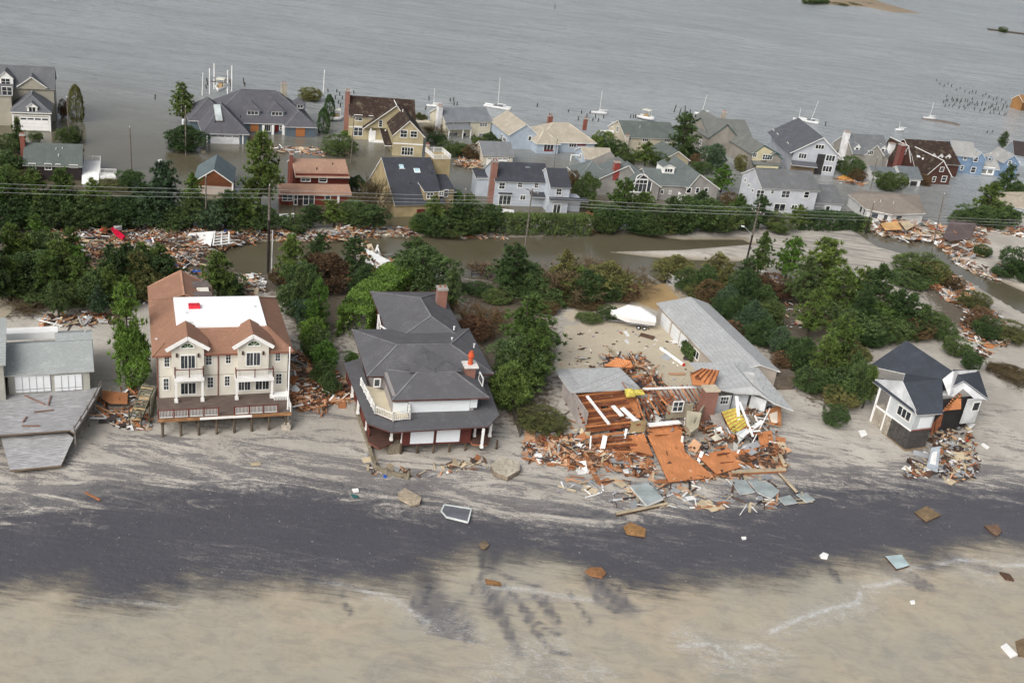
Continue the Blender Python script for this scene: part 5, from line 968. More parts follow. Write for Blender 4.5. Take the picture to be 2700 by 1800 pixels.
# floors of orange boards
for lst in ([(1700, 1125, FLR), (1795, 1119, FLR), (1806, 1190, .2), (1884, 1257, -.25), (1763, 1271, -.3), (1712, 1159, .2)], [(1650, 1148, .35), (1698, 1142, .35), (1722, 1200, 0), (1664, 1186, 0)],
            [(1838, 1200, .3), (1924, 1182, .4), (1956, 1230, 0), (1890, 1250, -.1)], [(1560, 1030, 1.6), (1668, 1024, 1.7), (1690, 1100, 1.5), (1640, 1108, 1.4)], [(1990, 1170, -.1), (2036, 1160, 0), (2040, 1176, -.1), (1998, 1184, -.2)],
            [(1930, 1190, .2), (1998, 1180, .2), (1975, 1215, -.2), (1940, 1215, -.2)], [(1590, 1190, -.4), (1650, 1180, -.3), (1680, 1215, -.6), (1600, 1212, -.7)], [(1510, 1040, 1.9), (1570, 1034, 2.0), (1600, 1120, 1.2), (1550, 1130, 1.0)]):
    b = MB(); b.slab(PL(h, lst), .12); h.part('floor', b, [ORN, ORD])
# joists, rafters
for (p0, p1, q0, q1, n, w_) in (((1512, 1044, 2.2), (1545, 1136, 1.2), (1640, 1030, 2.3), (1690, 1118, 1.6), 14, .13), ((1700, 1020, 2.9), (1832, 1016, 3.0), (1715, 1048, 2.0), (1862, 1060, 2.2), 14, .1), ((1680, 1050, 2.3), (1760, 1048, 2.3), (1700, 1110, 1.2), (1800, 1075, 1.9), 9, .12),
                                ((1640, 968, 3.1), (1700, 1020, 2.4), (1660, 960, 3.4), (1725, 1018, 2.5), 7, .12), ((1545, 1150, .6), (1600, 1200, -.4), (1650, 1140, .8), (1700, 1200, -.3), 8, .14), ((1860, 1130, 1.6), (1900, 1220, .2), (1890, 1120, 1.2), (1935, 1215, .1), 6, .12)):
    a0, a1, b0, b1 = PL(h, [p0, p1, q0, q1]); r = random.Random(int(p0[0])); b = MB()
    for i in range(n):
        f = i/(n-1); j = lambda: Vector((r.uniform(-.15, .15), r.uniform(-.2, .2), r.uniform(-.12, .12))); b2 = MB(); b2.bar(a0.lerp(a1, f)+j(), b0.lerp(b1, f)+j(), w_, w_*1.8); h.part('rafter', b2, [ORD if i % 3 else ORN])
for a, c, w_ in (((1548, 1044, 2.6), (1606, 1118, 2.2), .35), ((1616, 1070, 2.4), (1640, 1096, 2.2), .55), ((1640, 1075, 2.4), (1678, 1110, 2.0), .6), ((1950, 1060, 2.8), (1985, 1150, 1.2), .25), ((1942, 1045, 3.0), (1950, 1130, .8), .4), ((1695, 1025, 2.9), (1838, 1020, 3.0), .3), ((1558, 1150, 1.6), (1556, 1185, -.2), .3), ((1596, 1148, 1.6), (1588, 1186, -.2), .55), ((1652, 1130, 1.6), (1644, 1168, -.2), .25), ((1710, 1120, 1.2), (1792, 1112, 1.2), .7), ((1800, 1150, 1.2), (1798, 1175, -.3), .3), ((1852, 1190, .8), (1838, 1225, -.6), .4), ((2030, 1078, 1.9), (1985, 1165, .6), .12), ((1955, 1150, 1.2), (2010, 1110, 1.3), .6)):
    p, q_ = PL(h, [a, c]); b = MB(); b.bar(p, q_, w_, .18); h.part('white_timber', b, [WHITE])
# hanging upper room piece
b = MB(); b.slab(PL(h, [(1812, 1082, 3.0), (1850, 1088, 3.0), (1842, 1125, 2.0), (1822, 1140, 1.7), (1808, 1120, 2.0)]), .9, 0, 1); h.part('hanging_ceiling', b, [mat((.34, .31, .23), 'plain'), mat((.36, .33, .25))])
# insulation and broken panels
YEL = mat((.66, .56, .12), 'rough', .9)
b = MB(); a0, a1, b0, b1 = PL(h, [(1903, 1085, 1.8), (1940, 1074, 2.1), (1935, 1150, .6), (1975, 1118, 1.4)]); 
for i in range(7): f0, f1 = i/7, (i+.72)/7; b.face([a0.lerp(b0, f0), a1.lerp(b1, f0), a1.lerp(b1, f1), a0.lerp(b0, f1)])
h.part('insulation', b, [YEL]); b = MB(); dz = Vector((0, 0, -.08)); b.slab([a0+dz, a1+dz, b1+dz, b0+dz], .15); h.part('broken_panel', b, [ORN, ORD])
for lst, m_ in (([(1872, 1092, 1.3), (1900, 1086, 1.3), (1926, 1150, .2), (1892, 1152, .2)], mat((.36, .33, .30))), ([(1942, 1140, 1.3), (1992, 1118, 1.5), (1998, 1128, 1.0), (1950, 1164, .6)], mat((.62, .66, .66))), ([(1868, 1145, 1.0), (1888, 1140, 1.2), (1908, 1160, .7), (1896, 1172, .5)], mat((.55, .52, .42))),
                ([(1998, 1140, .6), (2034, 1134, .7), (2040, 1165, 0), (2004, 1175, 0)], ORN), ([(2020, 1080, 1.6), (2060, 1066, 2.0), (2060, 1125, .3), (2030, 1118, .3)], mat((.38, .17, .07), 'planky')), ([(1655, 1085, 2.0), (1692, 1110, 1.6), (1684, 1122, 1.4), (1648, 1098, 1.8)], mat((.55, .58, .60)))):
    b = MB(); b.slab(PL(h, lst), .12); h.part('broken_panel', b, [m_, mat((.5, .45, .38))])
for px, py in ((1660, 1040), (1685, 1035), (1660, 1033)):
    b = MB(); p = PL(h, [(px, py, 2.9)])[0]; b.slab([p+Vector((-.6, -.4, 0)), p+Vector((.6, -.5, .1)), p+Vector((.5, .4, .3)), p+Vector((-.5, .5, .2))], .2); h.part('insulation', b, [YEL])
h.done()
# ---- leaning navy roofed house at the right
NV = shg((.052, .060, .075), .12)
h = House('beach_house', 'pale house with dark blue-grey roof tipped over the eroded beach, its right end torn open', (2404, 1137), (2471, 1129), z=3.7, zb=1.0, group=NG, wall=mat((.50, .53, .54), 'siding', .85, .08), roof=NV, tr=mat((.7, .7, .7)))
zc = 2.7; fc = PL(h, [(2420, 1097, 5.4)])[0]; ef = h.F(2418, 1096, fc.y)[1]; ef = 5.3
e_ = PL(h, [(2418, 1094, ef)])[0]; rdg = h.ridge(2380, 1008, e_.y, ef, .55); RL = Vector((*h.Zp(2380, 1007, rdg[2]), rdg[2])); RR_ = Vector((*h.Zp(2485, 1000, rdg[2]), rdg[2]))
BLc = Vector((*h.Zp(2300, 1006, ef), ef)); FR_ = Vector((*h.Zp(2487, 1090, ef), ef)); TOP = Vector((*h.Zp(2390, 897, rdg[2]+.6), rdg[2]+.6)); LB = Vector((*h.Zp(2292, 964, ef), ef)); RT = Vector((*h.Zp(2512, 978, rdg[2]+.6), rdg[2]+.6))
RLb = RL+Vector((.9, 0, 0))
h.roof.slab([e_, FR_, RR_, RL], .18); h.roof.slab([RL, RR_, RT, TOP, LB, Vector((LB.x+2.2, (LB.y+RL.y)/2, ef+.9))], .18)
h.roof.slab([RR_, RT, Vector((*h.Zp(2575, 975, ef+.6), ef+.6)), Vector((*h.Zp(2500, 1040, ef+.9), ef+.9))], .18)
pk = Vector((*h.Zp(2543, 1006, rdg[2]-.2), rdg[2]-.2)); pl_ = Vector((*h.Zp(2475, 1042, ef+.3), ef+.3)); pr_ = Vector((*h.Zp(2607, 1054, ef+.1), ef+.1))
h.roof.slab([pk, pr_, Vector((*h.Zp(2582, 978, ef+.3), ef+.3)), Vector((*h.Zp(2515, 974, rdg[2]-.1), rdg[2]-.1))], .1, 0, 0); h.roof.face([pl_+Vector((0, 0, .1)), pk+Vector((0, 0, .1)), Vector((*h.Zp(2515, 974, rdg[2]-.1), rdg[2]))]); h.roof.face([pl_+Vector((0, 0, .1)), Vector((*h.Zp(2515, 974, rdg[2]-.1), rdg[2])), RR_+Vector((0, 0, .05))])
b = MB(); dp = Vector((0, .12, -.05)); a_, c_, d_ = pk+dp, pl_+dp, pr_+dp; b.slab([a_, c_, c_.lerp(d_, .28)+Vector((0, 0, .05)), a_+Vector((0, .3, -1.0)), c_.lerp(d_, .78)+Vector((0, 0, .1)), d_], .12, 0, 0) if 0 else None
for u0, u1 in ((c_, a_), (a_, d_)): b.bar(u0, u1, .1, .24)
mid = (c_+d_)/2; o_ = Vector((0, .06, 0)); b.face([c_+o_, c_.lerp(d_, .32)+o_, a_.lerp(mid, .45)+o_, a_+o_]); b.face([a_+o_, a_.lerp(mid, .45)+o_, c_.lerp(d_, .72)+o_, d_+o_]); h.part('gable_trim', b, [mat((.62, .64, .66))])
g = MB(); g1, g2, g3 = RL+Vector((-.1, 0, .05)), BLc+Vector((.35, -.1, .3)), e_+Vector((.1, .5, .3)); g.face([g1, g2, g3]); g.bar(g1, g3, .1, .22); g.bar(g1, g2, .1, .2); h.part('side_gable', g, [mat((.60, .62, .64), 'siding')])
h.roof.slab([BLc, e_, e_+Vector((.9, .9, .55)), BLc+Vector((1.3, -.3, .55))], .14)
# walls: side facing left, front, dark lower storey
wx = e_.x+.35; wyf = e_.y+.45; wyb = BLc.y-.6
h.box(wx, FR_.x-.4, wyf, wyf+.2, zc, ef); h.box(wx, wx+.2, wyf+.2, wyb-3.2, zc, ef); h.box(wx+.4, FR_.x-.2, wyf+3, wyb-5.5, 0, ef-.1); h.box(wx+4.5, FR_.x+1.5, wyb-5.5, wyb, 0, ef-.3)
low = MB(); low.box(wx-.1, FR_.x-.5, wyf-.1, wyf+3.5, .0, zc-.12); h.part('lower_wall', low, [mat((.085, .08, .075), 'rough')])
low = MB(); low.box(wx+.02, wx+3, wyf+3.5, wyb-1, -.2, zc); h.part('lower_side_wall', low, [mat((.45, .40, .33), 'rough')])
b = MB(); b.box(wx-.3, FR_.x-.2, wyf-.35, wyf-.1, -.35, .0); b.box(wx-.35, wx-.1, wyf-.1, wyf+7, -.35, 0); h.part('sill_beam', b, [mat((.32, .24, .15), 'rough')])
for i in range(6): b = MB(); x = wx+i*1.0; b.box(x-.13, x+.13, wyf-.3, wyf-.05, -1.6, -.35); b.obj('piling', mat((.2, .15, .1), 'rough'), h.e)
b = MB(); b.box(wx-.06, wx-.02, wyf, wyb-1, zc-.2, zc+.1); b.box(wx-.06, wx+.06, wyb-1.2, wyb-.9, 0, ef); b.box(wx-.06, wx+.06, wyb-3.3, wyb-3.1, 0, ef); h.part('porch_frame', b, [WHITE])
h.win('L', wyf+1.9, wx, zc+.9, 2.3, 1.2, (3, 1, 2)); h.panel('storm_shutter', 'F', wyf-.02, 2424, 1100, 2455, 1126, mat((.72, .75, .78), 'plain', .5, .04)); 
b = MB(); b.box(wx+.02, FR_.x-.4, wyf-.06, wyf-.02, zc-.02, zc+.12); h.part('belt_trim', b, [mat((.3, .1, .08))])
# torn right end
tw = MB(); q0, q1 = PL(h, [(2556, 1108, 3.0), (2576, 1102, 3.0)]); rz_ = pr_.x-1.6; tw.box(rz_-1.4, rz_+1.2, pr_.y+.6, pr_.y+.75, 1.7, ef+.1); h.part('end_wall', tw, [mat((.58, .60, .60), 'siding')])
h.win('F', rz_+.4, pr_.y+.6, 3.6, 1.1, 1.2, (1, 1, 0)); tw = MB(); tw.box(rz_-3.6, rz_-1.6, pr_.y+1.6, pr_.y+1.7, 1.7, 4.2); h.part('inner_wall', tw, [mat((.56, .54, .48))])
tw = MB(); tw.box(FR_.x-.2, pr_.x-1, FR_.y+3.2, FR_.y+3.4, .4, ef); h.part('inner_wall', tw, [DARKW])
r = random.Random(5)
for i in range(9):
    f = i/8; s0 = Vector((*h.Zp(2487, 1082, ef-.2), ef-.2)).lerp(Vector((*h.Zp(2525, 1034, ef+.4), ef+.4)), f); s1_ = s0+Vector((1.6+f, .6, -1.6*f-.3)); b = MB(); b.bar(s0, s1_, .1, .2); h.part('rafter', b, [ORN])
b = MB(); b.slab(PL(h, [(2494, 1082, 4.6), (2535, 1036, 5.6), (2534, 1078, 4.4)]), .08); h.part('sheathing', b, [ORN, ORD])
for i in range(8): b = MB(); s0 = Vector((FR_.x-.1, FR_.y+.2*i, ef-.4*i)); b.bar(s0, s0+Vector((r.uniform(-.6, .3), -.2, -1.8)), .12, .18); h.part('stud', b, [ORD])
h.done()
# ---------------------------------------------------------------- trees and shrubs
def rdir(r): 
    z = r.uniform(-1, 1); a = r.uniform(0, 6.2832); q = math.sqrt(1-z*z); return Vector((q*math.cos(a), q*math.sin(a), z))
def crown(kind, seed):
    """crown mesh, 1 unit = 1 m; nominal width 6 m, height 7 m"""
    r = random.Random(seed); V = []; Fc = []; T = []; limbs = []
    def leaf(p, d, ln, wd, tint):
        s = d.cross(rdir(r)); s = s.normalized()*wd if s.length > 1e-3 else Vector((wd, 0, 0)); n = len(V)
        V.extend([tuple(p-s*.5), tuple(p+s*.5), tuple(p+d*ln+s*.2), ]); Fc.append((n, n+1, n+2)); T.append(tint)
    if kind == 'pine':
        lean = Vector((r.uniform(-.5, .5), r.uniform(-.5, .5), 0))
        for lv in range(17):
            f = .22+.78*(lv/16)+r.uniform(-.02, .02); z = 7*f; R = 3.35*(1-f*.95)**.46*(.95 if f > .32 else .7)
            c = lean*f
            for k in range(r.randint(4, 7)):
                a = r.uniform(0, 6.283); L_ = R*r.uniform(.45, 1.12); up = r.uniform(-.08, .3)
                d = Vector((math.cos(a), math.sin(a), up)).normalized(); base = c+Vector((0, 0, z*.96)); limbs.append((base, base+d*L_))
                tb = r.uniform(.2, .85)
                nt_ = max(2, int(L_*3.0))
                for j in range(nt_):
                    q = base+d*L_*(.28+.75*j/nt_)+rdir(r)*.26; tn = min(1, max(0, tb+r.uniform(-.22, .22)))
                    for _ in range(22):
                        dd = (rdir(r)+d*.55+Vector((0, 0, .65))).normalized(); leaf(q, dd, r.uniform(.25, .55), .12, min(1, max(0, tn+r.uniform(-.15, .15))))
    elif kind in ('dense', 'bush', 'column'):
        N_ = {'dense': 820, 'bush': 760, 'column': 620}[kind]
        off = rdir(r)*50; lobes = [(Vector((r.uniform(-1.9, 1.9), r.uniform(-1.9, 1.9), r.uniform(1.2, 5.2 if kind == 'dense' else 4.6))), r.uniform(1.2, 2.2)) for _ in range(9 if kind != 'column' else 1)]
        for i in range(N_):
            if kind == 'bush' or kind == 'dense':
                if r.random() < .62:
                    c, rad = r.choice(lobes); u = rdir(r); u.z = abs(u.z)*.9-.15; q = c+u*rad*r.uniform(.78, 1.05)
                else:
                    u = rdir(r); fz = (u.z+1)/2; rad = 3.0*(1+.35*mnoise.noise(u*1.7+off)); 
                    if kind == 'dense': rad *= (1.06-.62*fz)
                    q = Vector((u.x*rad, u.y*rad, .35+6.3*fz**.85)); q = Vector((q.x, q.y, q.z*(1+.12*mnoise.noise(u*2.3+off))))
                q.z = max(.15, min(7, q.z))
            else:
                fz = r.random()**.9; a = r.uniform(0, 6.283); rad = 3.0*math.sin(math.pi*min(1, .14+.86*fz))**.55*(1+.22*mnoise.noise(Vector((math.cos(a), math.sin(a), fz*3))*1.6+off)); q = Vector((math.cos(a)*rad, math.sin(a)*rad, fz*7))
            out = Vector((q.x, q.y, (q.z-3)*.9)); out = out.normalized() if out.length > .01 else Vector((0, 0, 1))
            tb = .5+.5*mnoise.noise(q*.75+off)+r.uniform(-.22, .22)
            for _ in range(12):
                dd = (out*.9+rdir(r)*1.0+Vector((0, 0, .35))).normalized(); leaf(q+rdir(r)*.26, dd, r.uniform(.22, .5), .15, min(1, max(0, tb+r.uniform(-.15, .15))))
        for _ in range(14): u = rdir(r); limbs.append((Vector((0, 0, 1.2+3*r.random())), Vector((u.x*2.2, u.y*2.2, 2+abs(u.z)*3.5))))
    elif kind == 'bare':
        def br(p, d, L_, lv, w_):
            q = p+d*L_; s = d.cross(Vector((.3, .2, .9))).normalized()*w_; n = len(V)
            V.extend([tuple(p-s), tuple(p+s), tuple(q+s*.5), tuple(q-s*.5)]); Fc.append((n, n+1, n+2, n+3)); T.append(r.uniform(0, 1))
            s2 = d.cross(s).normalized()*w_; n = len(V); V.extend([tuple(p-s2), tuple(p+s2), tuple(q+s2*.5), tuple(q-s2*.5)]); Fc.append((n, n+1, n+2, n+3)); T.append(r.uniform(0, 1))
            if lv == 0: return
            for _ in range(4 if lv > 1 else 5):
                nd = (d+rdir(r)*.75+Vector((0, 0, .12))).normalized(); br(p+d*L_*r.uniform(.45, 1), nd, L_*r.uniform(.5, .8), lv-1, w_*.72)
        for _ in range(15):
            a = r.uniform(0, 6.283); t = r.uniform(.1, 1.0); d = Vector((math.cos(a)*t, math.sin(a)*t, 1)).normalized(); br(Vector((d.x*.4, d.y*.4, 0)), d, 2.7, 3, .065)
    return V, Fc, T, limbs
def trunk_mesh(limbs, seed, tall=True):
    b = MB(); r = random.Random(seed); p = Vector((0, 0, -.6)); q = Vector((r.uniform(-.2, .2), r.uniform(-.2, .2), 3.4)); t = Vector((r.uniform(-.3, .3), r.uniform(-.3, .3), 6.6))
    b.tube(p, q, .2, .14, 7); b.tube(q, t, .14, .03, 6)
    for a, c in limbs[::2]: b.tube(a, a.lerp(c, .9), .05, .015, 4)
    return b
LEAFM = {'pine': mat((.056, .086, .026), 'leaf', .7), 'dense': mat((.038, .062, .026), 'leaf', .7), 'bush': mat((.052, .074, .030), 'leaf', .7), 'column': mat((.038, .068, .028), 'leaf', .7), 'bright': mat((.062, .112, .026), 'leaf', .7), 'olive': mat((.085, .085, .038), 'leaf', .8), 'blue': mat((.040, .066, .044), 'leaf', .7),
         'brown': mat((.080, .052, .034), 'leaf', .9), 'bare': mat((.092, .070, .052), 'leaf', .9), 'red': mat((.066, .038, .028), 'leaf', .9)}
BARK = mat((.075, .060, .048), 'rough', .95)
PROTO = {}
def proto(kind, col, i):
    k = (kind, col, i)
    if k not in PROTO:
        base = (kind, i)
        if base not in PROTO:
            V, Fc, T, limbs = crown(kind, 11*i+hash(kind) % 7 if 0 else 11*i+{'pine': 1, 'dense': 2, 'bush': 3, 'column': 4, 'bare': 5}[kind])
            PROTO[base] = (V, Fc, T, trunk_mesh(limbs, i).mesh('trunk', BARK))
        V, Fc, T, tm = PROTO[base]; PROTO[k] = (build_mesh('crown', V, Fc, [LEAFM[col]], None, T), tm)
    return PROTO[k]
NV_ = {'pine': 5, 'dense': 4, 'bush': 4, 'column': 2, 'bare': 3}
TN = 0
def tree(kind, col, px, yt, yb, wpx, label, group=None):
    global TN
    TN += 1; p = GT(px, yb); s = scale_at(p); w_ = wpx/s*1.12; p = p+Vector((0, 1, 0))*w_*(.22 if kind in ('bush', 'dense', 'bare') else .1); z = max(TZ(p.x, p.y), -.3); p.z = z
    d = (p-CAM); y = p.y; rr_ = ray(px, yt); t = y/rr_.y; h_ = max(1.2, CAMH+rr_.z*t-z)
    if kind != 'pine' and kind != 'column': h_ = max(1.0, h_-.12*w_)
    cm, tm = proto(kind, col, TN % NV_[kind])
    nm = {'pine': 'pine_tree', 'dense': 'evergreen_tree', 'bush': 'shrub', 'column': 'columnar_tree', 'bare': 'bare_shrub'}[kind]; cat = {'pine': 'tree', 'dense': 'tree', 'bush': 'shrub', 'column': 'tree', 'bare': 'shrub'}[kind]
    e = empty(nm, p, (TN*2.399) % 6.283, label, cat, group); e.scale = (w_/6.2, w_/6.2, h_/7.0)
    link('branches' if kind == 'bare' else 'crown', cm, e)
    if kind != 'bare': link('trunk', tm, e)
    return e
Z1 = ('evergreen in the dense row between the littered road and the far left cottages', 'evergreens along the far side of the road')
Z2 = ('dark evergreen in the thicket left of the duplex below the wreckage strip', 'evergreens left of the duplex')
Z3 = ('evergreen in the row between the flooded road and the shingled houses at centre right', 'evergreens along the far side of the road')
Z4 = ('dark evergreen in the belt beside the long garage wing', 'evergreens beside the garage wing')
Z5 = ('evergreen in the copse between the garage wing and the tipped house', 'evergreens behind the tipped house')
Z6 = ('tree in the strip between the duplex and the porch house', 'trees between duplex and porch house')
Z7 = ('leafy tree or bush north of the sand courtyard beside the flooded road', 'trees above the courtyard')
def many(zone, lst):
    for k, c, *a in lst: tree(k, c, *a, zone[0], zone[1])
many(Z1, [('pine', 'pine', -60, 445, 600, 120), ('pine', 'pine', 15, 455, 600, 110), ('pine', 'pine', 90, 446, 600, 115), ('dense', 'dense', 50, 490, 606, 120), ('dense', 'dense', 150, 480, 606, 120), ('pine', 'pine', 165, 445, 600, 110), ('pine', 'pine', 245, 470, 600, 110), ('dense', 'dense', 225, 500, 608, 130),
          ('dense', 'column', 338, 440, 500, 60), ('dense', 'dense', 330, 500, 608, 110), ('pine', 'blue', 430, 425, 600, 130), ('dense', 'blue', 400, 470, 608, 110), ('pine', 'bright', 505, 460, 570, 80), ('pine', 'dense', 500, 500, 610, 110), ('pine', 'dense', 590, 500, 612, 110), ('dense', 'blue', 545, 520, 612, 90), ('pine', 'pine', 650, 500, 612, 110), ('dense', 'dense', 690, 530, 612, 80),
          ('dense', 'dense', 10, 520, 612, 100), ('dense', 'dense', 100, 520, 612, 100), ('dense', 'dense', 285, 520, 612, 90), ('dense', 'dense', 455, 530, 612, 90), ('bush', 'olive', 290, 465, 500, 70), ('bush', 'bush', 640, 560, 614, 80),('pine','dense',370,480,605,100),
          ('pine', 'dense', 815, 540, 605, 100), ('pine', 'pine', 880, 530, 605, 120), ('dense', 'dense', 935, 520, 605, 90), ('pine', 'dense', 985, 540, 605, 110), ('bush', 'bush', 770, 560, 610, 80)])
tree('pine', 'pine', 678, 345, 565, 135, 'tall spreading pine rising between the small plywood-gabled garage and the red-brown cottage')
tree('pine', 'pine', 480, 222, 330, 90, 'two tiered pine standing in the flood left of the hipped roof house'); tree('dense', 'dense', 480, 318, 402, 95, 'round dark bush under the two tiered pine in the flood')
tree('bush', 'olive', 815, 223, 268, 55, 'rounded grey-green tree on the bay side of the hipped roof house'); tree('column', 'column', 866, 252, 320, 26, 'tall dark columnar cypress right of the hipped roof house'); tree('column', 'column', 851, 285, 352, 28, 'shorter columnar cypress in front of the tall one')
tree('bush', 'bush', 888, 345, 412, 80, 'wide bush left of the mossy roofed house'); tree('bush', 'bright', 913, 340, 362, 28, 'small bright bush at the corner of the mossy roofed house')
for a in ((985, 430, 570, 70), (955, 470, 580, 60), (930, 500, 575, 50)): tree('bare', 'bare', *a, 'brown leafless shrub beside the skylight house', 'bare shrubs beside the skylight house')
tree('dense', 'dense', 940, 455, 510, 45, 'dark evergreen squeezed against the right wall of the red-brown cottage')
many(('green shrub beside the lane in front of the mossy roofed house and cream house', 'shrubs around the cream house'), [('dense', 'olive', 1102, 292, 340, 34), ('bush', 'dense', 1148, 343, 385, 44), ('bush', 'bush', 1185, 365, 412, 60), ('dense', 'dense', 1248, 352, 376, 12), ('dense', 'dense', 1290, 343, 385, 34), ('bush', 'bush', 1265, 356, 386, 32), ('bush', 'bush', 1326, 363, 382, 26), ('bush', 'bush', 1215, 372, 410, 40)])
tree('bush', 'brown', 1245, 374, 422, 42, 'rusty brown bush right of the lane in front of the cream house'); tree('bare', 'bare', 1145, 312, 362, 52, 'brown leafless tree left of the cream house')
tree('bush', 'bright', 1197, 495, 535, 38, 'round clipped bright green bush right of the skylight house')
tree('column', 'olive', 201, 228, 320, 34, 'tall thin cypress at the water edge, upper left'); tree('bush', 'brown', 165, 258, 310, 22, 'thin brown shrub beside the big garage corner')
many(('low bush on the flooded lot around the far left houses', 'bushes around the far left houses'), [('bush', 'bush', 175, 328, 382, 48), ('bush', 'dense', 198, 330, 378, 28), ('bush', 'bush', 14, 345, 405, 70), ('pine', 'bush', 45, 312, 400, 46), ('bush', 'bush', 90, 342, 375, 30), ('dense', 'dense', 20, 390, 470, 70), ('bush', 'bare', 30, 400, 455, 50),('bush','olive',60,440,480,60),('bush','pine',10,430,500,60)])
# centre strip along the road
many(Z3, [('bush', 'bush', 1590, 560, 616, 60), ('pine', 'pine', 1690, 505, 600, 100), ('pine', 'pine', 1940, 510, 600, 90), ('pine', 'pine', 2100, 540, 606, 70), ('bush', 'olive', 1740, 560, 618, 90), ('pine', 'bush', 1220, 510, 600, 90), ('dense', 'pine', 1105, 560, 622, 60), ('pine', 'pine', 1145, 515, 622, 90), ('dense', 'dense', 1130, 545, 628, 80), ('pine', 'dense', 1200, 525, 622, 90), ('bush', 'bush', 1250, 520, 622, 80), ('dense', 'dense', 1285, 530, 620, 70), ('bush', 'bush', 1180, 560, 628, 90), ('bush', 'dense', 1240, 570, 626, 70),
          ('pine', 'pine', 1632, 468, 600, 105), ('dense', 'dense', 1600, 530, 615, 80), ('dense', 'dense', 1665, 545, 618, 90), ('bush', 'bush', 1725, 530, 618, 100), ('pine', 'dense', 1760, 520, 615, 90), ('dense', 'dense', 1800, 505, 618, 100), ('dense', 'dense', 1860, 510, 618, 90), ('pine', 'dense', 1835, 500, 600, 80), ('bush', 'bush', 1905, 530, 615, 90), ('dense', 'dense', 1960, 530, 612, 90), ('pine', 'dense', 2000, 515, 605, 80), ('bush', 'bush', 2050, 550, 612, 90), ('bush', 'dense', 1700, 570, 620, 80), ('bush', 'dense', 1880, 570, 620, 80), ('bush', 'dense', 1780, 570, 620, 80),('bush','bush',1565,520,560,50)])
tree('dense', 'dense', 1540, 444, 545, 56, 'dark pointed evergreen right of the blue-grey two storey house'); tree('bush', 'brown', 1508, 445, 505, 34, 'rusty brown shrub behind the dark pointed evergreen'); tree('bush', 'brown', 1920, 500, 560, 50, 'reddish brown shrub left of the pale grey two storey house')
tree('pine', 'bright', 1900, 435, 510, 90, 'yellow-green pine between the weathered house and the pale grey two storey house'); tree('pine', 'dense', 1795, 296, 425, 100, 'tall dark pine at the bay edge right of the green-grey roofed house'); tree('dense', 'dense', 1810, 375, 420, 60, 'dark bush below the tall bay-edge pine')
many(('green bush between the low blue cottage and the houses nearer the road', 'bushes between the bay cottages'), [('bush', 'pine', 1588, 338, 400, 55), ('bush', 'dense', 1620, 360, 415, 60), ('pine', 'pine', 1700, 375, 440, 80), ('bush', 'bush', 1655, 385, 430, 60), ('dense', 'blue', 1880, 370, 450, 60), ('bush', 'olive', 1950, 403, 452, 30), ('bush', 'bush', 1735, 395, 440, 50), ('bush', 'dense', 1850, 420, 460, 50),('bush','brown',1840,400,440,40)])
many(('green shrub standing in the flood among the right hand bay houses', 'shrubs among the right hand bay houses'), [('bush', 'dense', 2240, 402, 468, 60), ('dense', 'dense', 2222, 370, 430, 40), ('dense', 'bush', 2340, 445, 505, 62), ('bush', 'bush', 2370, 450, 500, 40), ('bush', 'brown', 2435, 455, 490, 30),('bush','brown',2258,440,478,36)])
tree('pine', 'dense', 2642, 345, 392, 34, 'small dark pine alone at the bay edge, far right'); tree('pine', 'dense', 2640, 430, 520, 70, 'dark pine in front of the blue house'); tree('pine', 'pine', 2600, 480, 585, 115, 'broad pine behind the dark hedge mass at the right edge')
many(('dark evergreen in the clump below the broad pine near the right edge', 'dark clump near the right edge'), [('dense', 'dense', 2540, 545, 598, 70), ('dense', 'dense', 2590, 530, 602, 90), ('dense', 'dense', 2650, 530, 602, 80), ('dense', 'dense', 2680, 470, 520, 50), ('bush', 'dense', 2615, 560, 604, 60)])
# left thicket
many(Z2, [('pine', 'pine', 60, 620, 740, 110), ('pine', 'pine', 120, 660, 800, 110), ('pine', 'bright', 200, 650, 760, 100), ('pine', 'pine', 300, 700, 820, 100), ('pine', 'pine', 20, 680, 800, 110), ('pine', 'olive', 360, 660, 790, 90), ('pine', 'pine', 410, 640, 760, 90), ('pine', 'pine', 30, 590, 740, 110), ('pine', 'bright', 108, 572, 690, 100), ('pine', 'dense', -30, 600, 760, 120), ('pine', 'pine', 160, 630, 760, 110), ('dense', 'dense', 60, 650, 790, 130), ('dense', 'dense', 10, 680, 790, 110), ('pine', 'pine', 215, 680, 800, 110), ('pine', 'dense', 290, 650, 800, 120), ('dense', 'dense', 260, 690, 815, 110),
          ('dense', 'dense', 350, 650, 790, 110), ('pine', 'dense', 330, 640, 760, 100), ('dense', 'olive', 380, 690, 800, 80), ('bush', 'dense', 120, 720, 800, 120), ('bush', 'bush', 200, 750, 815, 90), ('pine', 'dense', 445, 670, 760, 90), ('pine', 'dense', 150, 740, 845, 90), ('pine', 'blue', 255, 760, 845, 70), ('dense', 'dense', 310, 740, 820, 80), ('pine', 'pine', 190, 600, 700, 80), ('bare', 'bare', 40, 770, 830, 110), ('pine', 'dense', -20, 650, 820, 110),
          ('dense', 'dense', 90, 600, 720, 110), ('bush', 'dense', 240, 700, 790, 110),('dense','dense',170,690,790,110),('pine','pine',380,640,740,90)])
tree('pine', 'pine', 570, 662, 790, 125, 'bushy pine behind the duplex beside the flooded road'); tree('dense', 'dense', 590, 710, 790, 90, 'dark lower tree right behind the duplex wing')
tree('pine', 'bright', 335, 745, 1020, 118, 'tall bright green pine close to the left side of the duplex'); tree('dense', 'bright', 345, 850, 1035, 90, 'full bright green lower evergreen at the foot of the tall pine by the duplex')
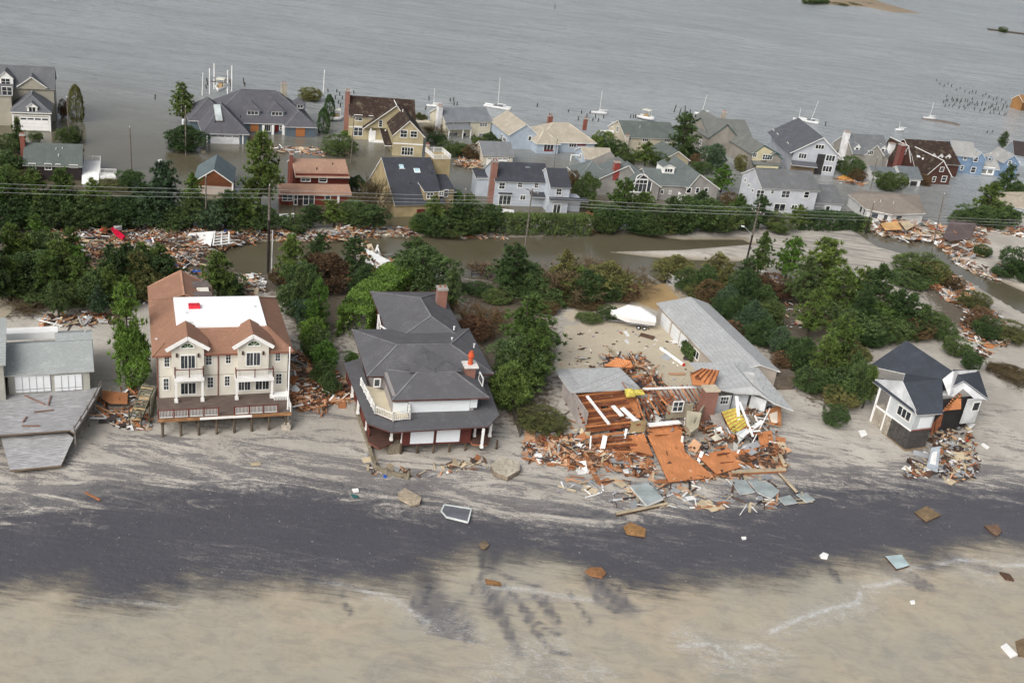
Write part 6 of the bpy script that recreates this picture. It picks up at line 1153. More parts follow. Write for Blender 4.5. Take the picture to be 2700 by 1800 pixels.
# between duplex and porch house
many(Z6, [('pine', 'pine', 770, 620, 770, 100), ('dense', 'dense', 790, 680, 790, 90), ('pine', 'dense', 830, 615, 720, 90), ('pine', 'dense', 930, 625, 760, 115), ('dense', 'dense', 955, 690, 790, 90), ('dense', 'dense', 765, 740, 840, 80), ('pine', 'bright', 835, 735, 900, 85), ('dense', 'blue', 805, 780, 870, 70), ('dense', 'dense', 825, 850, 960, 75), ('dense', 'bright', 850, 890, 1000, 62), ('dense', 'dense', 866, 970, 1050, 40), ('pine', 'dense', 790, 700, 850, 80), ('bush', 'brown', 740, 700, 760, 60), ('dense', 'bright', 815, 830, 950, 60),('dense','dense',845,940,1020,44)])
tree('dense', 'red', 862, 652, 775, 110, 'round reddish brown tree between the duplex and the porch house'); tree('dense', 'bright', 925, 925, 962, 42, 'small bright bush at the left porch corner of the porch house')
tree('dense', 'dense', 1105, 632, 790, 150, 'broad full green tree behind the brick chimney of the porch house'); tree('pine', 'dense', 1185, 710, 830, 85, 'dark pine right of the brick chimney of the porch house'); tree('pine', 'dense', 1080, 625, 740, 120, 'green crown rising behind the broad tree by the brick chimney')
for a in ((1060, 740, 800, 90), (1150, 760, 830, 80)): tree('bush', 'red', *a, 'dark reddish undergrowth bush at the back of the porch house', 'undergrowth behind the porch house')
# above the courtyard
many(Z7, [('dense', 'dense', 1390, 700, 800, 90), ('pine', 'olive', 1480, 660, 780, 100), ('bush', 'brown', 1650, 740, 800, 60), ('bush', 'bush', 1310, 760, 800, 70), ('dense', 'pine', 1520, 690, 790, 80), ('bush', 'olive', 1430, 770, 815, 70), ('bare', 'bare', 1290, 660, 740, 90), ('pine', 'dense', 1345, 640, 790, 130), ('dense', 'dense', 1360, 665, 780, 110), ('bare', 'bare', 1480, 650, 790, 150), ('dense', 'olive', 1500, 690, 790, 90), ('dense', 'dense', 1540, 700, 800, 90), ('dense', 'olive', 1600, 675, 790, 110), ('dense', 'dense', 1590, 720, 800, 100), ('bare', 'bare', 1660, 680, 770, 120), ('bare', 'bare', 1560, 660, 740, 100), ('dense', 'dense', 1430, 740, 810, 80), ('bush', 'brown', 1440, 790, 830, 50), ('bush', 'dense', 1470, 770, 800, 90), ('bush', 'brown', 1540, 780, 810, 90), ('bush', 'dense', 1260, 740, 780, 70),('bare','bare',1420,690,780,90),('bush','bush',1600,800,850,50)])
tree('bare', 'brown', 1262, 775, 885, 130, 'wide brown bare bush right of the rear wing of the porch house'); tree('dense', 'red', 1240, 820, 900, 80, 'dark red-brown shrub against the roof of the porch house')
tree('pine', 'pine', 1375, 785, 960, 195, 'big spreading green pine between the porch house and the sand courtyard'); tree('pine', 'pine', 1400, 850, 1040, 150, 'pine with drooping limbs close to the left roof of the collapsed house'); tree('dense', 'dense', 1365, 870, 1030, 140, 'thick lower green tree between the porch house and the collapsed house'); tree('dense', 'pine', 1340, 940, 1090, 110, 'green lower limbs hugging the right side of the porch house'); tree('bush', 'olive', 1425, 1070, 1135, 110, 'olive bush left of the collapsed house')
tree('bush', 'bush', 1550, 826, 852, 60, 'low green bush at the left end of the shrink wrapped boat')
# belt by the garage, right copse
many(Z4, [('bush', 'bush', 1905, 800, 860, 60), ('pine', 'dense', 1960, 680, 780, 80), ('dense', 'bush', 2030, 780, 870, 70), ('bush', 'olive', 1840, 740, 800, 60), ('pine', 'olive', 1900, 690, 790, 80), ('dense', 'olive', 1780, 660, 745, 95), ('bush', 'bush', 1815, 700, 775, 70), ('dense', 'dense', 1850, 690, 790, 60), ('pine', 'olive', 1885, 665, 760, 100), ('bush', 'brown', 1870, 730, 820, 70), ('dense', 'blue', 1910, 740, 840, 60), ('dense', 'dense', 1950, 700, 830, 80), ('dense', 'dense', 1930, 770, 870, 60), ('dense', 'blue', 1975, 780, 890, 65), ('dense', 'dense', 2010, 740, 830, 60), ('bush', 'olive', 2000, 795, 850, 50), ('dense', 'dense', 2010, 830, 920, 60), ('dense', 'blue', 2050, 850, 940, 60), ('dense', 'dense', 2080, 880, 965, 60), ('dense', 'dense', 2110, 880, 990, 80), ('bush', 'brown', 2060, 920, 975, 50), ('bush', 'brown', 1930, 840, 890, 50), ('dense', 'dense', 1985, 850, 910, 50),('dense','dense',1890,780,860,60),('bush','dense',2130,960,1040,70)])
tree('pine', 'pine', 1995, 612, 740, 80, 'thin twisted pine beside the lamp pole at the sandy road'); tree('pine', 'bright', 2070, 620, 745, 100, 'light green open pine right of the lamp pole'); tree('bush', 'red', 2035, 715, 790, 90, 'reddish brown thicket below the light green pine'); tree('pine', 'pine', 2155, 625, 800, 170, 'biggest pine in the copse left of the tipped house')
tree('bush', 'brown', 2000, 720, 780, 60, 'brown shrub below the twisted pine')
many(Z5, [('pine', 'pine', 2130, 760, 900, 120), ('pine', 'pine', 2260, 700, 820, 110), ('dense', 'pine', 2300, 780, 880, 110), ('pine', 'dense', 2420, 800, 900, 70), ('bush', 'bush', 2350, 830, 905, 90), ('pine', 'dense', 2110, 680, 820, 130), ('pine', 'pine', 2200, 700, 850, 140), ('pine', 'dense', 2290, 688, 850, 130), ('pine', 'dense', 2350, 760, 880, 110), ('dense', 'dense', 2240, 800, 900, 130), ('pine', 'pine', 2200, 830, 1000, 150), ('pine', 'pine', 2165, 880, 1020, 100), ('pine', 'dense', 2235, 920, 1050, 70), ('pine', 'pine', 2275, 960, 1080, 60), ('bush', 'olive', 2215, 1010, 1085, 80), ('dense', 'olive', 2230, 880, 1010, 90), ('pine', 'dense', 2390, 770, 880, 80), ('dense', 'dense', 2320, 820, 900, 100), ('bush', 'brown', 2420, 830, 900, 70), ('bush', 'dense', 2210, 960, 1060, 110), ('dense', 'dense', 2250, 940, 1080, 70), ('dense', 'dense', 2300, 860, 920, 80), ('bush', 'dense', 2200, 1060, 1130, 60), ('pine', 'dense', 2260, 760, 880, 100),('dense', 'dense', 2390, 840, 900, 70)])
many(('shrub in the sandy ground above or beside the tipped house at the right', 'shrubs on the sandy right side'), [('bush', 'bush', 2430, 658, 745, 120), ('bush', 'dense', 2400, 710, 760, 90), ('bush', 'olive', 2460, 680, 750, 70), ('bush', 'dense', 2480, 830, 900, 70), ('bush', 'bush', 2450, 810, 880, 80), ('dense', 'dense', 2560, 920, 980, 50), ('bush', 'bush', 2520, 880, 945, 60), ('bush', 'olive', 2570, 760, 820, 70), ('bush', 'brown', 2510, 720, 760, 60), ('bush', 'dense', 2690, 645, 730, 90), ('bush', 'dense', 2680, 700, 735, 90), ('bush', 'olive', 2670, 840, 900, 110), ('bush', 'brown', 2660, 960, 1000, 90), ('bare', 'bare', 2695, 980, 1030, 80), ('bush', 'bush', 2590, 640, 680, 40), ('bush', 'brown', 2580, 800, 880, 60), ('bush', 'dense', 2600, 830, 900, 60)])
def hedge(pts, wd, h_, label, col='bush', n=60):
    P = [GT(*q) for q in pts]; o = P[0].copy(); r = random.Random(int(pts[0][0])); V = []; Fc = []; T = []
    tot = sum((b-a).length for a, b in zip(P[:-1], P[1:])); k = int(tot*n)
    for _ in range(k):
        t = r.random()*tot
        for a, b in zip(P[:-1], P[1:]):
            L_ = (b-a).length
            if t <= L_: break
            t -= L_
        d = (b-a).normalized(); s = Vector((-d.y, d.x, 0)); c = a+d*t
        f = r.random(); 
        if f < .45: u, z = r.uniform(-1, 1), 1+.05*mnoise.noise(c*.5)
        elif f < .9: u, z = r.choice((-1, -1, 1)), r.random()
        else: u, z = r.uniform(-1, 1), r.random()
        q = c+s*(u*wd/2*(1+.12*mnoise.noise(c*.8)))+Vector((0, 0, z*h_*(1+.16*mnoise.noise(c*.33))))-o; tb = .5+.5*mnoise.noise(c*.9+Vector((0, 0, z*2)))+r.uniform(-.2, .2)
        for _ in range(7):
            dd = (rdir(r)+Vector((0, 0, .5))+s*u*.4).normalized(); e = dd.cross(rdir(r)).normalized()*.11; p = q+rdir(r)*.15; m_ = len(V); V.extend([tuple(p-e), tuple(p+e), tuple(p+dd*r.uniform(.25, .5))]); Fc.append((m_, m_+1, m_+2)); T.append(min(1, max(0, tb+r.uniform(-.15, .15))))
    hd = link('hedge', build_mesh('hedge', V, Fc, [LEAFM[col]], None, T), None, o); tag(hd, label, 'hedge')
hedge([(1300, 612), (1420, 614), (1552, 616)], 2.6, 3.3, 'clipped green hedge in front of the blue-grey two storey house beside the flooded road', 'bush', 110)
hedge([(2090, 600), (2180, 603), (2255, 605)], 3.2, 3.2, 'dark hedge below the pale grey two storey house', 'dense', 110)
hedge([(2255, 605), (2290, 612)], 2.6, 2.6, 'lower hedge end tapering towards the wreckage pile', 'bush', 100)
hedge([(925, 900), (960, 850), (1010, 800), (1075, 755)], 4.2, 4.2, 'tall curved bright green hedge wrapping the rear of the porch house', 'bright', 150)
# ---------------------------------------------------------------- poles and lines
POLEM = mat((.19, .165, .14), 'rough', .9); POLED = mat((.035, .03, .027), 'rough', .9); MET = mat((.50, .51, .52), 'plain', .5)
def pole(bx, by, tx, ty, label, arm=0, lamp=0, trans=0, dark=0, r=.16, group='utility poles along the road', ext=0):
    p = GT(bx, by); p.y += ext; p.z = TZ(p.x, p.y); f = ray(tx, ty); t = p.y/f.y; top = CAM+f*t; d0 = CAM+ray(bx, by)*(p.y/ray(bx, by).y)
    e = empty('utility_pole', p, 0, label, 'utility pole', group); v = top-p; b = MB()
    if dark: mid = v*.62; b.tube((0, 0, -1), mid, r*1.1, r, 10, 1); b.tube(mid, v, r, r*.75, 10, 0)
    else: b.tube((0, 0, -1), v, r, r*.7, 10, 0)
    b.obj('pole', [POLEM, POLED], e)
    if arm:
        b = MB(); a = v+Vector((0, 0, -1.3 if arm > 1 else -.5)); b.bar(a+Vector((-1.1, .35, .2)), a+Vector((1.1, -.35, -.2)), .12, .14)
        c = b.obj('crossarm', POLEM, e)
        for q in (-1, -.4, .4, 1): b = MB(); w_ = a+Vector((q, -q*.32, -q*.18)); b.tube(w_, w_+Vector((0, 0, .25)), .06, .05, 6); b.obj('insulator', mat((.6, .6, .58), 'plain', .3), c)
    b = MB(); b.tube(v+Vector((0, 0, .0)), v+Vector((0, 0, .28)), .08, .06, 7); b.obj('insulator', mat((.6, .6, .58), 'plain', .3), e)
    if lamp: b = MB(); a = v*.62; q = a+Vector((-2.0*lamp, -1, 1.6)); b.tube(a, q, .05, .04, 7); g = b.obj('lamp_arm', MET, e); b = MB(); b.box(-.45, .1, -.14, .14, -.06, .1); b.obj('lamp_head', [mat((.7, .72, .72))], g, q)
    if trans: b = MB(); a = v*.70; b.tube(a+Vector((-.45, -.1, -.5)), a+Vector((-.45, -.1, .5)), .28, .28, 12); b.tube(a+Vector((-.45, -.1, .5)), a+Vector((-.45, -.1, .62)), .2, .1, 10); b.obj('transformer', mat((.55, .58, .6), 'plain', .4), e)
    return top
pole(707, 722, 711, 490, 'tall dark utility pole with a pale conduit, beside the flooded road', dark=1, r=.2)
pb = GT(716, 722); b = MB(); b.tube((0, 0, -.5), (0, 0, 7.2), .1, .1, 8); tag(b.obj('conduit_pipe', MET, None, pb), 'pale metal conduit pipe standing against the tall dark utility pole', 'pipe')
pole(543, 610, 543, 466, 'plain pale utility pole at the wreckage strip on the far side of the road'); pole(1212, 618, 1228, 500, 'dark leaning utility pole left of the hedge', dark=1, r=.13); pole(1378, 700, 1404, 497, 'utility pole with small crossarm in front of the blue-grey two storey house', arm=1)
pole(1955, 745, 2003, 540, 'leaning pole with street lamp and crossarm at the start of the sandy road', arm=2, lamp=1, dark=1); pole(2280, 618, 2305, 534, 'thin dark leaning pole at the left end of the wreckage pile', dark=1, r=.12); pole(2450, 700, 2490, 512, 'leaning pole right of the wreckage pile, rising over the wet road', r=.13)
pole(2653, 520, 2676, 432, 'dark leaning pole in front of the blue house near the right edge', dark=1, r=.14); pole(490, 408, 489, 282, 'pole with a grey transformer left of the hipped roof house', trans=1); pole(184, 378, 176, 258, 'brown pole in the bushes right of the far left garage')
pole(347, 448, 342, 336, 'lone pole in open flood water between the cottages', trans=0); pole(925, 430, 934, 305, 'dark pole between the red-brown cottage and the mossy roofed house', arm=1, r=.12); pole(1460, 443, 1470, 366, 'slim pole in front of the low blue cottage', r=.11); pole(1851, 452, 1864, 409, 'short pale pole left of the yellow-green pine', r=.12); pole(2296, 500, 2314, 416, 'pole standing in the flood before the house with white chimneys', r=.12)
pole(1183, 402, 1196, 328, 'thin white mast pole in the shrubs below the cream house', r=.09)
yb0 = [(-60, GT(-60, 735).y), (710, GT(707, 722).y), (1403, GT(1378, 700).y), (2002, GT(1955, 745).y), (2400, GT(2400, 690).y+4), (2900, GT(2800, 690).y+4)]
for k, ws in enumerate(([482, 499, 519, 548, 567, 586], [493, 510, 529, 559, 574, 594], [505, 521, 537, 567, 582, 602])):
    b = MB(); pts = []
    for (px, yy), wy in zip(yb0, ws): f = ray(px, wy); pts.append(CAM+f*(yy/f.y))
    for a, c in zip(pts[:-1], pts[1:]):
        n = 10; prev = a
        for i in range(1, n+1): t = i/n; q = a.lerp(c, t)-Vector((0, 0, 3.2*t*(1-t)*.28)); b.tube(prev, q, .028, .028, 5); prev = q
    tag(b.obj('power_line', mat((.30, .31, .31), 'plain', .6)), '%s power line strung over the road from pole to pole' % ('uppermost', 'middle', 'lowest')[k], 'power line', 'power lines along the road')
# ---------------------------------------------------------------- boats
HULLW = mat((.60, .61, .61), 'plain', .4, .04)
def loft(secs, mats, name, parent, mi=None):
    b = MB(); n = len(secs[0])
    for s in secs: b.v += [tuple(p) for p in s]
    for i in range(len(secs)-1):
        for j in range(n): k = (j+1) % n; b.f.append((i*n+j, i*n+k, (i+1)*n+k, (i+1)*n+j)); b.mi.append(0)
    b.f.append(tuple(range(n))[::-1]); b.mi.append(0); b.f.append(tuple((len(secs)-1)*n+j for j in range(n))); b.mi.append(0)
    o = b.obj(name, mats, parent)
    if name != 'shrink_wrap_cover':
        for p in o.data.polygons: p.use_smooth = len(p.vertices) == 4
    return o
p0 = GT(1606, 852); p1 = GT(1722, 866); Lb = (p1-p0).length*1.02; e = empty('covered_boat', (p0+p1)/2, math.atan2(p1.y-p0.y, p1.x-p0.x), 'motor boat shrink wrapped in white plastic on a trailer, above the sand courtyard', 'boat')
secs = []
for i in range(15):
    t = i/14; x = -Lb/2+Lb*t; wd = 1.25*min(1, (t*2.2+.02))**.6; wd = max(.05, wd*(1 if t < .85 else 1-.12*(t-.85)/.15)); sh = 1.6+.55*(1-t)**2; kl = .62+.95*max(0, .35-t)*1.6; tp = {True: 1}.get(True)
    top = sh+1.45*(0 if t < .06 else (t-.06)/.30 if t < .36 else 1 if t < .66 else 1-.72*(t-.66)/.34); top = max(sh+.03, top)
    secs.append([Vector((x, 0, kl)), Vector((x, wd*.75, kl+.28)), Vector((x, wd, sh)), Vector((x, wd*.62, sh+(top-sh)*.72)), Vector((x, wd*.30, top)), Vector((x, -wd*.30, top)), Vector((x, -wd*.62, sh+(top-sh)*.72)), Vector((x, -wd, sh)), Vector((x, -wd*.75, kl+.28))])
loft(secs, [mat((.82, .82, .81), 'plain', .35, .03)], 'shrink_wrap_cover', e)
tr = MB(); tr.bar((-Lb/2-.9, 0, .5), (Lb/2-.4, 0, .5), .12, .12); tr.bar((0, -.9, .55), (0, .9, .55), .1, .1); tr.bar((1.8, -.9, .55), (1.8, .9, .55), .1, .1)
for s_ in (-1, 1): tr.bar((-.8, s_*.6, .6), (2.8, s_*.6, .62), .12, .12)
fr = tr.obj('trailer_frame', mat((.3, .3, .31)), e)
for x in (1.0, 1.9):
    for s_ in (-1.05, 1.05): w_ = MB(); w_.tube((x, s_-.1, .33), (x, s_+.1, .33), .33, .33, 16, 0); w_.tube((x, s_-.11, .33), (x, s_+.11, .33), .17, .17, 12, 1); w_.obj('wheel', [mat((.02, .02, .02)), MET], e)
def sailboat(bx, by, tx, ty, label, L_=4.6, rz=.2, cat_=0):
    p = G(bx, by, .1); f = ray(tx, ty); top = CAM+f*(p.y/f.y); e = empty('sailboat', p, rz, label, 'sailboat', 'sailing boats moored in the bay'); secs = []
    for i in range(9):
        t = i/8; x = -L_/2+L_*t; wd = .62*math.sin(math.pi*min(1, .12+t*.8))**.7 if L_ else 0; secs.append([Vector((x, 0, -.3)), Vector((x, wd, .25)), Vector((x, wd*.95, .55)), Vector((x, -wd*.95, .55)), Vector((x, -wd, .25))])
    if cat_:
        for s_ in (-1.1, 1.1): loft([[q*.0+Vector((q.x, q.y*.3+s_, q.z)) for q in s] for s in secs], [HULLW], 'hull', e)
        b = MB(); b.box(-1.2, 1.2, -1.1, 1.1, .5, .56); b.obj('trampoline', [mat((.2, .2, .21))], e)
    else:
        loft(secs, [HULLW], 'hull', e); b = MB(); b.box(-.3, 1.4, -.45, .45, .5, .85); b.obj('cabin', [HULLW], e)
    v = Matrix.Rotation(-rz, 3, 'Z') @ (top-p); m_ = MB(); m_.tube((0, 0, .4), v, .055, .04, 7); m_.obj('mast', [WHITE], e); m_ = MB(); m_.tube((0, 0, 1.1), (2.2, .1, 1.1), .09, .07, 6); m_.obj('boom', [WHITE], e)
for i, a in enumerate(((1312, 284, 1319, 204, 'white catamaran with tall bare mast off the cream house', 7.5, -.12, 1), (1580, 300, 1588, 240, 'bare mast sailing boat behind the low blue cottage'), (1850, 302, 1864, 250, 'small sailing boat with tall mast right of the bay-edge pine', 4.5), (2137, 322, 2158, 267, 'sailing boat with leaning mast and dark hull, right of the big gabled roof', 5.0, -.3, 1), (2450, 314, 2462, 271, 'boat with broken mast beside the floating dock wreck', 4.5), (1143, 282, 1146, 234, 'small boat with thin mast left of the cream house', 3.8), (2370, 345, 2373, 322, 'tiny half sunken boat with short mast off the white chimney house', 2.5), (2105, 318, 2112, 285, 'small boat behind the ridge of the big gabled house', 3.5, -.3))): sailboat(*a)
for bx, by, tx, ty, lb in ((533, 252, 535, 192, 'white flagpole on the dock left of the boat lift'), (851, 262, 856, 184, 'white flagpole behind the columnar cypresses')):
    p = G(bx, by, 0); f = ray(tx, ty); v = CAM+f*(p.y/f.y)-p; b = MB(); b.tube((0, 0, -.5), v, .12, .08, 8); tag(b.obj('flagpole', [WHITE], None, p), lb, 'flagpole', 'white flagpoles by the bay')
def motorboat(bx, by, label, L_=7, rz=1.5, z=.1, lift=False):
    p = G(bx, by, z); p.z = z; e = empty('motor_boat', p, rz, label, 'boat'); secs = []
    for i in range(10):
        t = i/9; x = -L_/2+L_*t; wd = 1.25*(1-max(0, (t-.55)/.45)**2.2*.97); secs.append([Vector((x, 0, -.1+.5*t*t)), Vector((x, wd*.85, .35)), Vector((x, wd, 1.0+.25*t)), Vector((x, wd*.78, 1.0+.25*t)), Vector((x, wd*.72, .75)), Vector((x, -wd*.72, .75)), Vector((x, -wd*.78, 1.0+.25*t)), Vector((x, -wd, 1.0+.25*t)), Vector((x, -wd*.85, .35))])
    loft(secs, [HULLW], 'hull', e); b = MB(); b.box(-2.4, 1.6, -.8, .8, .76, .8); b.box(-.6, .6, -.45, .45, .8, 1.7); b.obj('cockpit', [mat((.50, .36, .20), 'plank'), HULLW], e)
    b = MB(); b.box(-1.2, 1.1, -1, 1, 2.7, 2.85); [b.tube((x, y, .9), (x, y, 2.7), .04, .04, 6) for x in (-1, 1) for y in (-.8, .8)]; b.obj('canopy', [mat((.7, .7, .6))], e)
motorboat(582, 238, 'white motor boat with canopy raised on a boat lift behind the hipped roof house', 7, -1.45, 3.2)
e = G(582, 244, 0); ef_ = empty('boat_lift', e, .12, 'boat lift with four white posts holding the motor boat', 'boat lift')
for x, y in ((-2.2, -3), (2.2, -3), (-2.2, 3), (2.2, 3)): b = MB(); b.tube((x, y, -1), (x, y, 6.4), .14, .14, 8); b.obj('post', [WHITE], ef_)
b = MB(); b.bar((-2.2, -2, 3.0), (2.2, -2, 3.0), .2, .25); b.bar((-2.2, 2, 3.0), (2.2, 2, 3.0), .2, .25); b.bar((-1, -2.1, 3.0), (-1, 2.1, 3.0), .2, .2); b.bar((1, -2.1, 3.0), (1, 2.1, 3.0), .2, .2); b.obj('cradle', [mat((.2, .17, .16), 'rough')], ef_)
motorboat(1703, 316, 'white and orange motor boat adrift behind the green-grey roofed house', 4.8, -.5); motorboat(884, 318, 'white cabin boat between the columnar cypress and the mossy roofed house', 4, .4)
# pilings
r = random.Random(3); PM = mat((.06, .052, .045), 'rough'); pmesh = MB(); pmesh.tube((0, 0, -1.5), (0, 0, 1.5), .17, .15, 7); pmesh = pmesh.mesh('piling', PM)
def pil(px, py, s=1): o = link('piling', pmesh, None, G(px, py, 0)); o.scale = (.95, .95, s*.85); o.rotation_euler = (r.uniform(-.12, .12), r.uniform(-.12, .12), 0); return o
def pilset(lst, label): 
    for px, py, s in lst: tag(pil(px, py, s), label, 'piling', label.replace('dark dock piling', 'dock pilings'))
pilset([(545, 215, .7), (547, 224, .8), (544, 233, .7), (598, 206, .6), (606, 218, .7), (608, 228, .7), (610, 236, .7), (643, 222, 1.3), (645, 228, .8), (409, 262, .9)], 'dark dock piling around the boat lift')
pilset([(865, 243, .7), (888, 244, .7), (896, 252, .7), (884, 262, .8), (892, 274, .8), (897, 282, .8), (864, 258, .7), (902, 262, .7), (933, 247, .7)], 'dark dock piling behind the cypresses and brick chimney')
pilset([(1131, 265, 1.0), (1187, 268, .8), (1196, 267, .8), (1197, 278, .8), (1205, 278, .8), (1122, 290, .8)], 'dark dock piling off the cream house')
pilset([(1416, 282, .8), (1498, 297, .8), (1533, 300, .8), (1555, 300, .7), (1547, 308, .7), (1570, 311, .8), (1591, 311, .7), (1525, 317, .8), (1562, 319, .7), (1577, 320, .7), (1449, 306, .6), (1662, 311, .7), (1670, 312, .8), (1676, 311, .8), (1683, 313, 1)], 'dark dock piling off the low blue cottage')
pilset([(1777, 296, 1.8), (1791, 303, 1.5), (1806, 296, 1.5), (1820, 300, 1), (2176, 332, 1.0), (1463, 24, 1.6), (2602, 352, .8), (2616, 350, .7)], 'single dark piling standing in the open bay')
pilset([(2466+i*11+r.uniform(-4, 4), 215+i*3.1+r.uniform(-4, 4)+(i % 3)*4, r.uniform(.5, .9)) for i in range(18)], 'dark piling in the upper ruined pier row, upper right'); 
pilset([(2485+i*3.6+r.uniform(-3, 3), 266+i*.62+r.uniform(-6, 6)+10*math.sin(i*1.7), r.uniform(.6, 1.1)) for i in range(48)], 'dark piling in the dense lower ruined pier, upper right')
b = MB(); p = G(2480, 322, 0); b.box(-6, 6, -1, 1, -.1, .35); b.box(-2, 5, 1.2, 2.2, -.1, .3); tag(b.obj('dock_wreck', mat((.22, .19, .17), 'rough'), None, p, -.25), 'broken floating dock in the bay at upper right', 'dock')
e = G(2645, 84, 0); b = MB(); b.box(-9, 16, -2, 2, -.1, .6); tag(b.obj('mud_bank', mat((.1, .08, .06), 'rough'), None, e), 'thin dark mud bank far out at upper right', 'mud bank')
tree('bush', 'dense', 2645, 68, 86, 20, 'dark bush on the far mud bank'); 
for px in (2130, 2150, 2172): tree('bush', 'dense', px, -8, 12, 26, 'dark scrub on the left end of the sand island', 'scrub on the sand island')
for px in (2215, 2250, 2290): tree('bush', 'olive', px, 2, 14, 40, 'low olive scrub along the sand island', 'scrub along the sand island')
# ---------------------------------------------------------------- fences
def fence(a, c, label, h_=1.3, m=WHITE, name='fence', post=2.4, board=True):
    A = GT(*a); C_ = GT(*c); n = max(2, int((C_-A).length/post)); e = empty(name, A, 0, label, 'fence')
    for i in range(n+1):
        q = A.lerp(C_, i/n)-A; q.z = TZ(A.x+q.x, A.y+q.y)-A.z; b = MB(); b.box(-.08, .08, -.08, .08, -.3, h_+.1); b.obj('post', m, e, q)
    b = MB(); d = (C_-A); d.z = TZ(C_.x, C_.y)-A.z
    if board: b.bar(Vector((0, 0, h_*.55)), d+Vector((0, 0, h_*.55)), .05, h_*.85)
    else: b.bar(Vector((0, 0, h_*.9)), d+Vector((0, 0, h_*.9)), .06, .12); b.bar(Vector((0, 0, h_*.4)), d+Vector((0, 0, h_*.4)), .06, .12)
    b.obj('panel', m, e)
LG = mat((.52, .53, .52), 'plank', .7)
fence((1742, 728), (1850, 805), 'long pale grey board fence running down to the garage wing', 1.6, LG); fence((1700, 728), (1815, 806), 'lower weathered rail fence parallel to the pale board fence', .7, mat((.33, .32, .29), 'rough')); fence((1243, 728), (1395, 718), 'thin dark rail fence at the water edge above the courtyard', 1.0, mat((.06, .055, .05)), board=False)
fence((1305, 960), (1370, 1150), 'dark weathered fence right of the porch house', 1.0, mat((.13, .11, .09), 'rough')); fence((2120, 1000), (2180, 1060), 'broken brown fence beside the copse left of the tipped house', .9, mat((.16, .11, .08), 'rough'), board=False)
# ---------------------------------------------------------------- wreckage
OR1 = mat((.40, .17, .075), 'planky', .8); OR2 = mat((.50, .29, .17), 'plain', .8); WT = mat((.70, .70, .68), 'plain', .6); GY = mat((.30, .31, .32), 'plain'); BR = mat((.13, .075, .05), 'rough'); TN_ = mat((.46, .38, .26), 'plain'); DK2 = mat((.05, .04, .04)); BLU = mat((.03, .10, .42)); RD = mat((.5, .04, .03))
PAL = [OR1, OR2, WT, GY, BR, TN_, DK2, BLU, RD]
def scatter(name, label, poly, n, wts, size=(.5, 3.2), pile=.5, sheet=.12, seed=1, tilt=.25, maxw=.28):
    r = random.Random(seed); P = [GT(*q) for q in poly]; xs = [p.x for p in P]; ys = [p.y for p in P]; pl = np.array([[p.x, p.y] for p in P]); b = MB(); o = Vector((sum(xs)/len(xs), sum(ys)/len(ys), 0)); k = 0; tries = 0
    while k < n and tries < n*12:
        tries += 1; x = r.uniform(min(xs), max(xs)); y = r.uniform(min(ys), max(ys))
        if not inside(np.array([[x, y]]), pl)[0]: continue
        if mnoise.noise(Vector((x*.25, y*.25, seed))) < -.18 and r.random() < .8: continue
        k += 1; hgt = pile*max(0, .45+mnoise.noise(Vector((x*.2, y*.2, seed+4)))); z = max(TZ(x, y), 0)+.03+r.random()*hgt
        if r.random() < sheet: L_, w_, t_ = r.uniform(.8, 2.3), r.uniform(.6, 1.3), .05
        else: L_, w_, t_ = r.uniform(*size), r.uniform(.08, maxw), r.uniform(.04, .12)
        M = Matrix.Translation((x-o.x, y-o.y, z)) @ Matrix.Rotation(r.uniform(0, 3.15), 4, 'Z') @ Matrix.Rotation(r.gauss(0, tilt), 4, 'Y') @ Matrix.Rotation(r.gauss(0, tilt), 4, 'X')
        b.box(-L_/2, L_/2, -w_/2, w_/2, 0, t_, r.choices(range(9), wts)[0], M)
    ob_ = b.obj(name, PAL, None, o); tag(ob_, label, 'wreckage', None, 'stuff')
W1 = [4, 3, 4, 3, 6, 3, 2, .1, .1]
scatter('wreckage', 'strip of broken timber and boards washed along the road, left', [(100, 606), (420, 604), (700, 606), (720, 632), (600, 655), (520, 700), (420, 720), (250, 700), (160, 680), (120, 640)], 2100, W1, pile=1.1, seed=2)
scatter('wreckage', 'scattered boards among the trees left of the duplex', [(0, 640), (160, 660), (420, 700), (560, 720), (500, 800), (300, 820), (60, 700)], 500, [2, 2, 5, 2, 3, 3, 1, .2, .1], seed=3, size=(.3, 1.4))
scatter('wreckage', 'floating timber at the road edge left of the centre', [(700, 604), (860, 615), (950, 600), (1090, 606), (1100, 622), (950, 628), (860, 640), (720, 632)], 520, W1, pile=.8, seed=4)
scatter('wreckage', 'white and orange boards washed up behind the duplex strip', [(930, 645), (980, 655), (1060, 690), (1040, 715), (980, 720), (930, 680)], 300, [3, 3, 7, 2, 2, 2, .5, .1, .1], pile=.7, seed=5)
scatter('wreckage', 'rubble on the flooded shore behind the duplex', [(600, 750), (690, 730), (700, 775), (640, 785), (590, 785)], 260, [1, 2, 6, 3, 2, 5, .5, 0, 0], seed=6, size=(.2, 1.1))
scatter('wreckage', 'heap of splintered orange boards right of the duplex', [(765, 935), (830, 930), (880, 985), (895, 1050), (860, 1085), (790, 1090), (765, 1060)], 620, [6, 4, 2, 1, 4, 1, 1, 0, 0], pile=1.1, seed=7)
scatter('wreckage', 'splintered boards left of the porch house porch', [(880, 990), (915, 1000), (925, 1050), (900, 1070), (885, 1040)], 120, [6, 3, 2, 1, 3, 1, 1, 0, 0], pile=.7, seed=8)
scatter('wreckage', 'broken boards and branches behind the low grey house', [(100, 840), (300, 820), (310, 850), (200, 862), (110, 860)], 160, [3, 3, 3, 1, 5, 2, 1, 0, 0], seed=9)
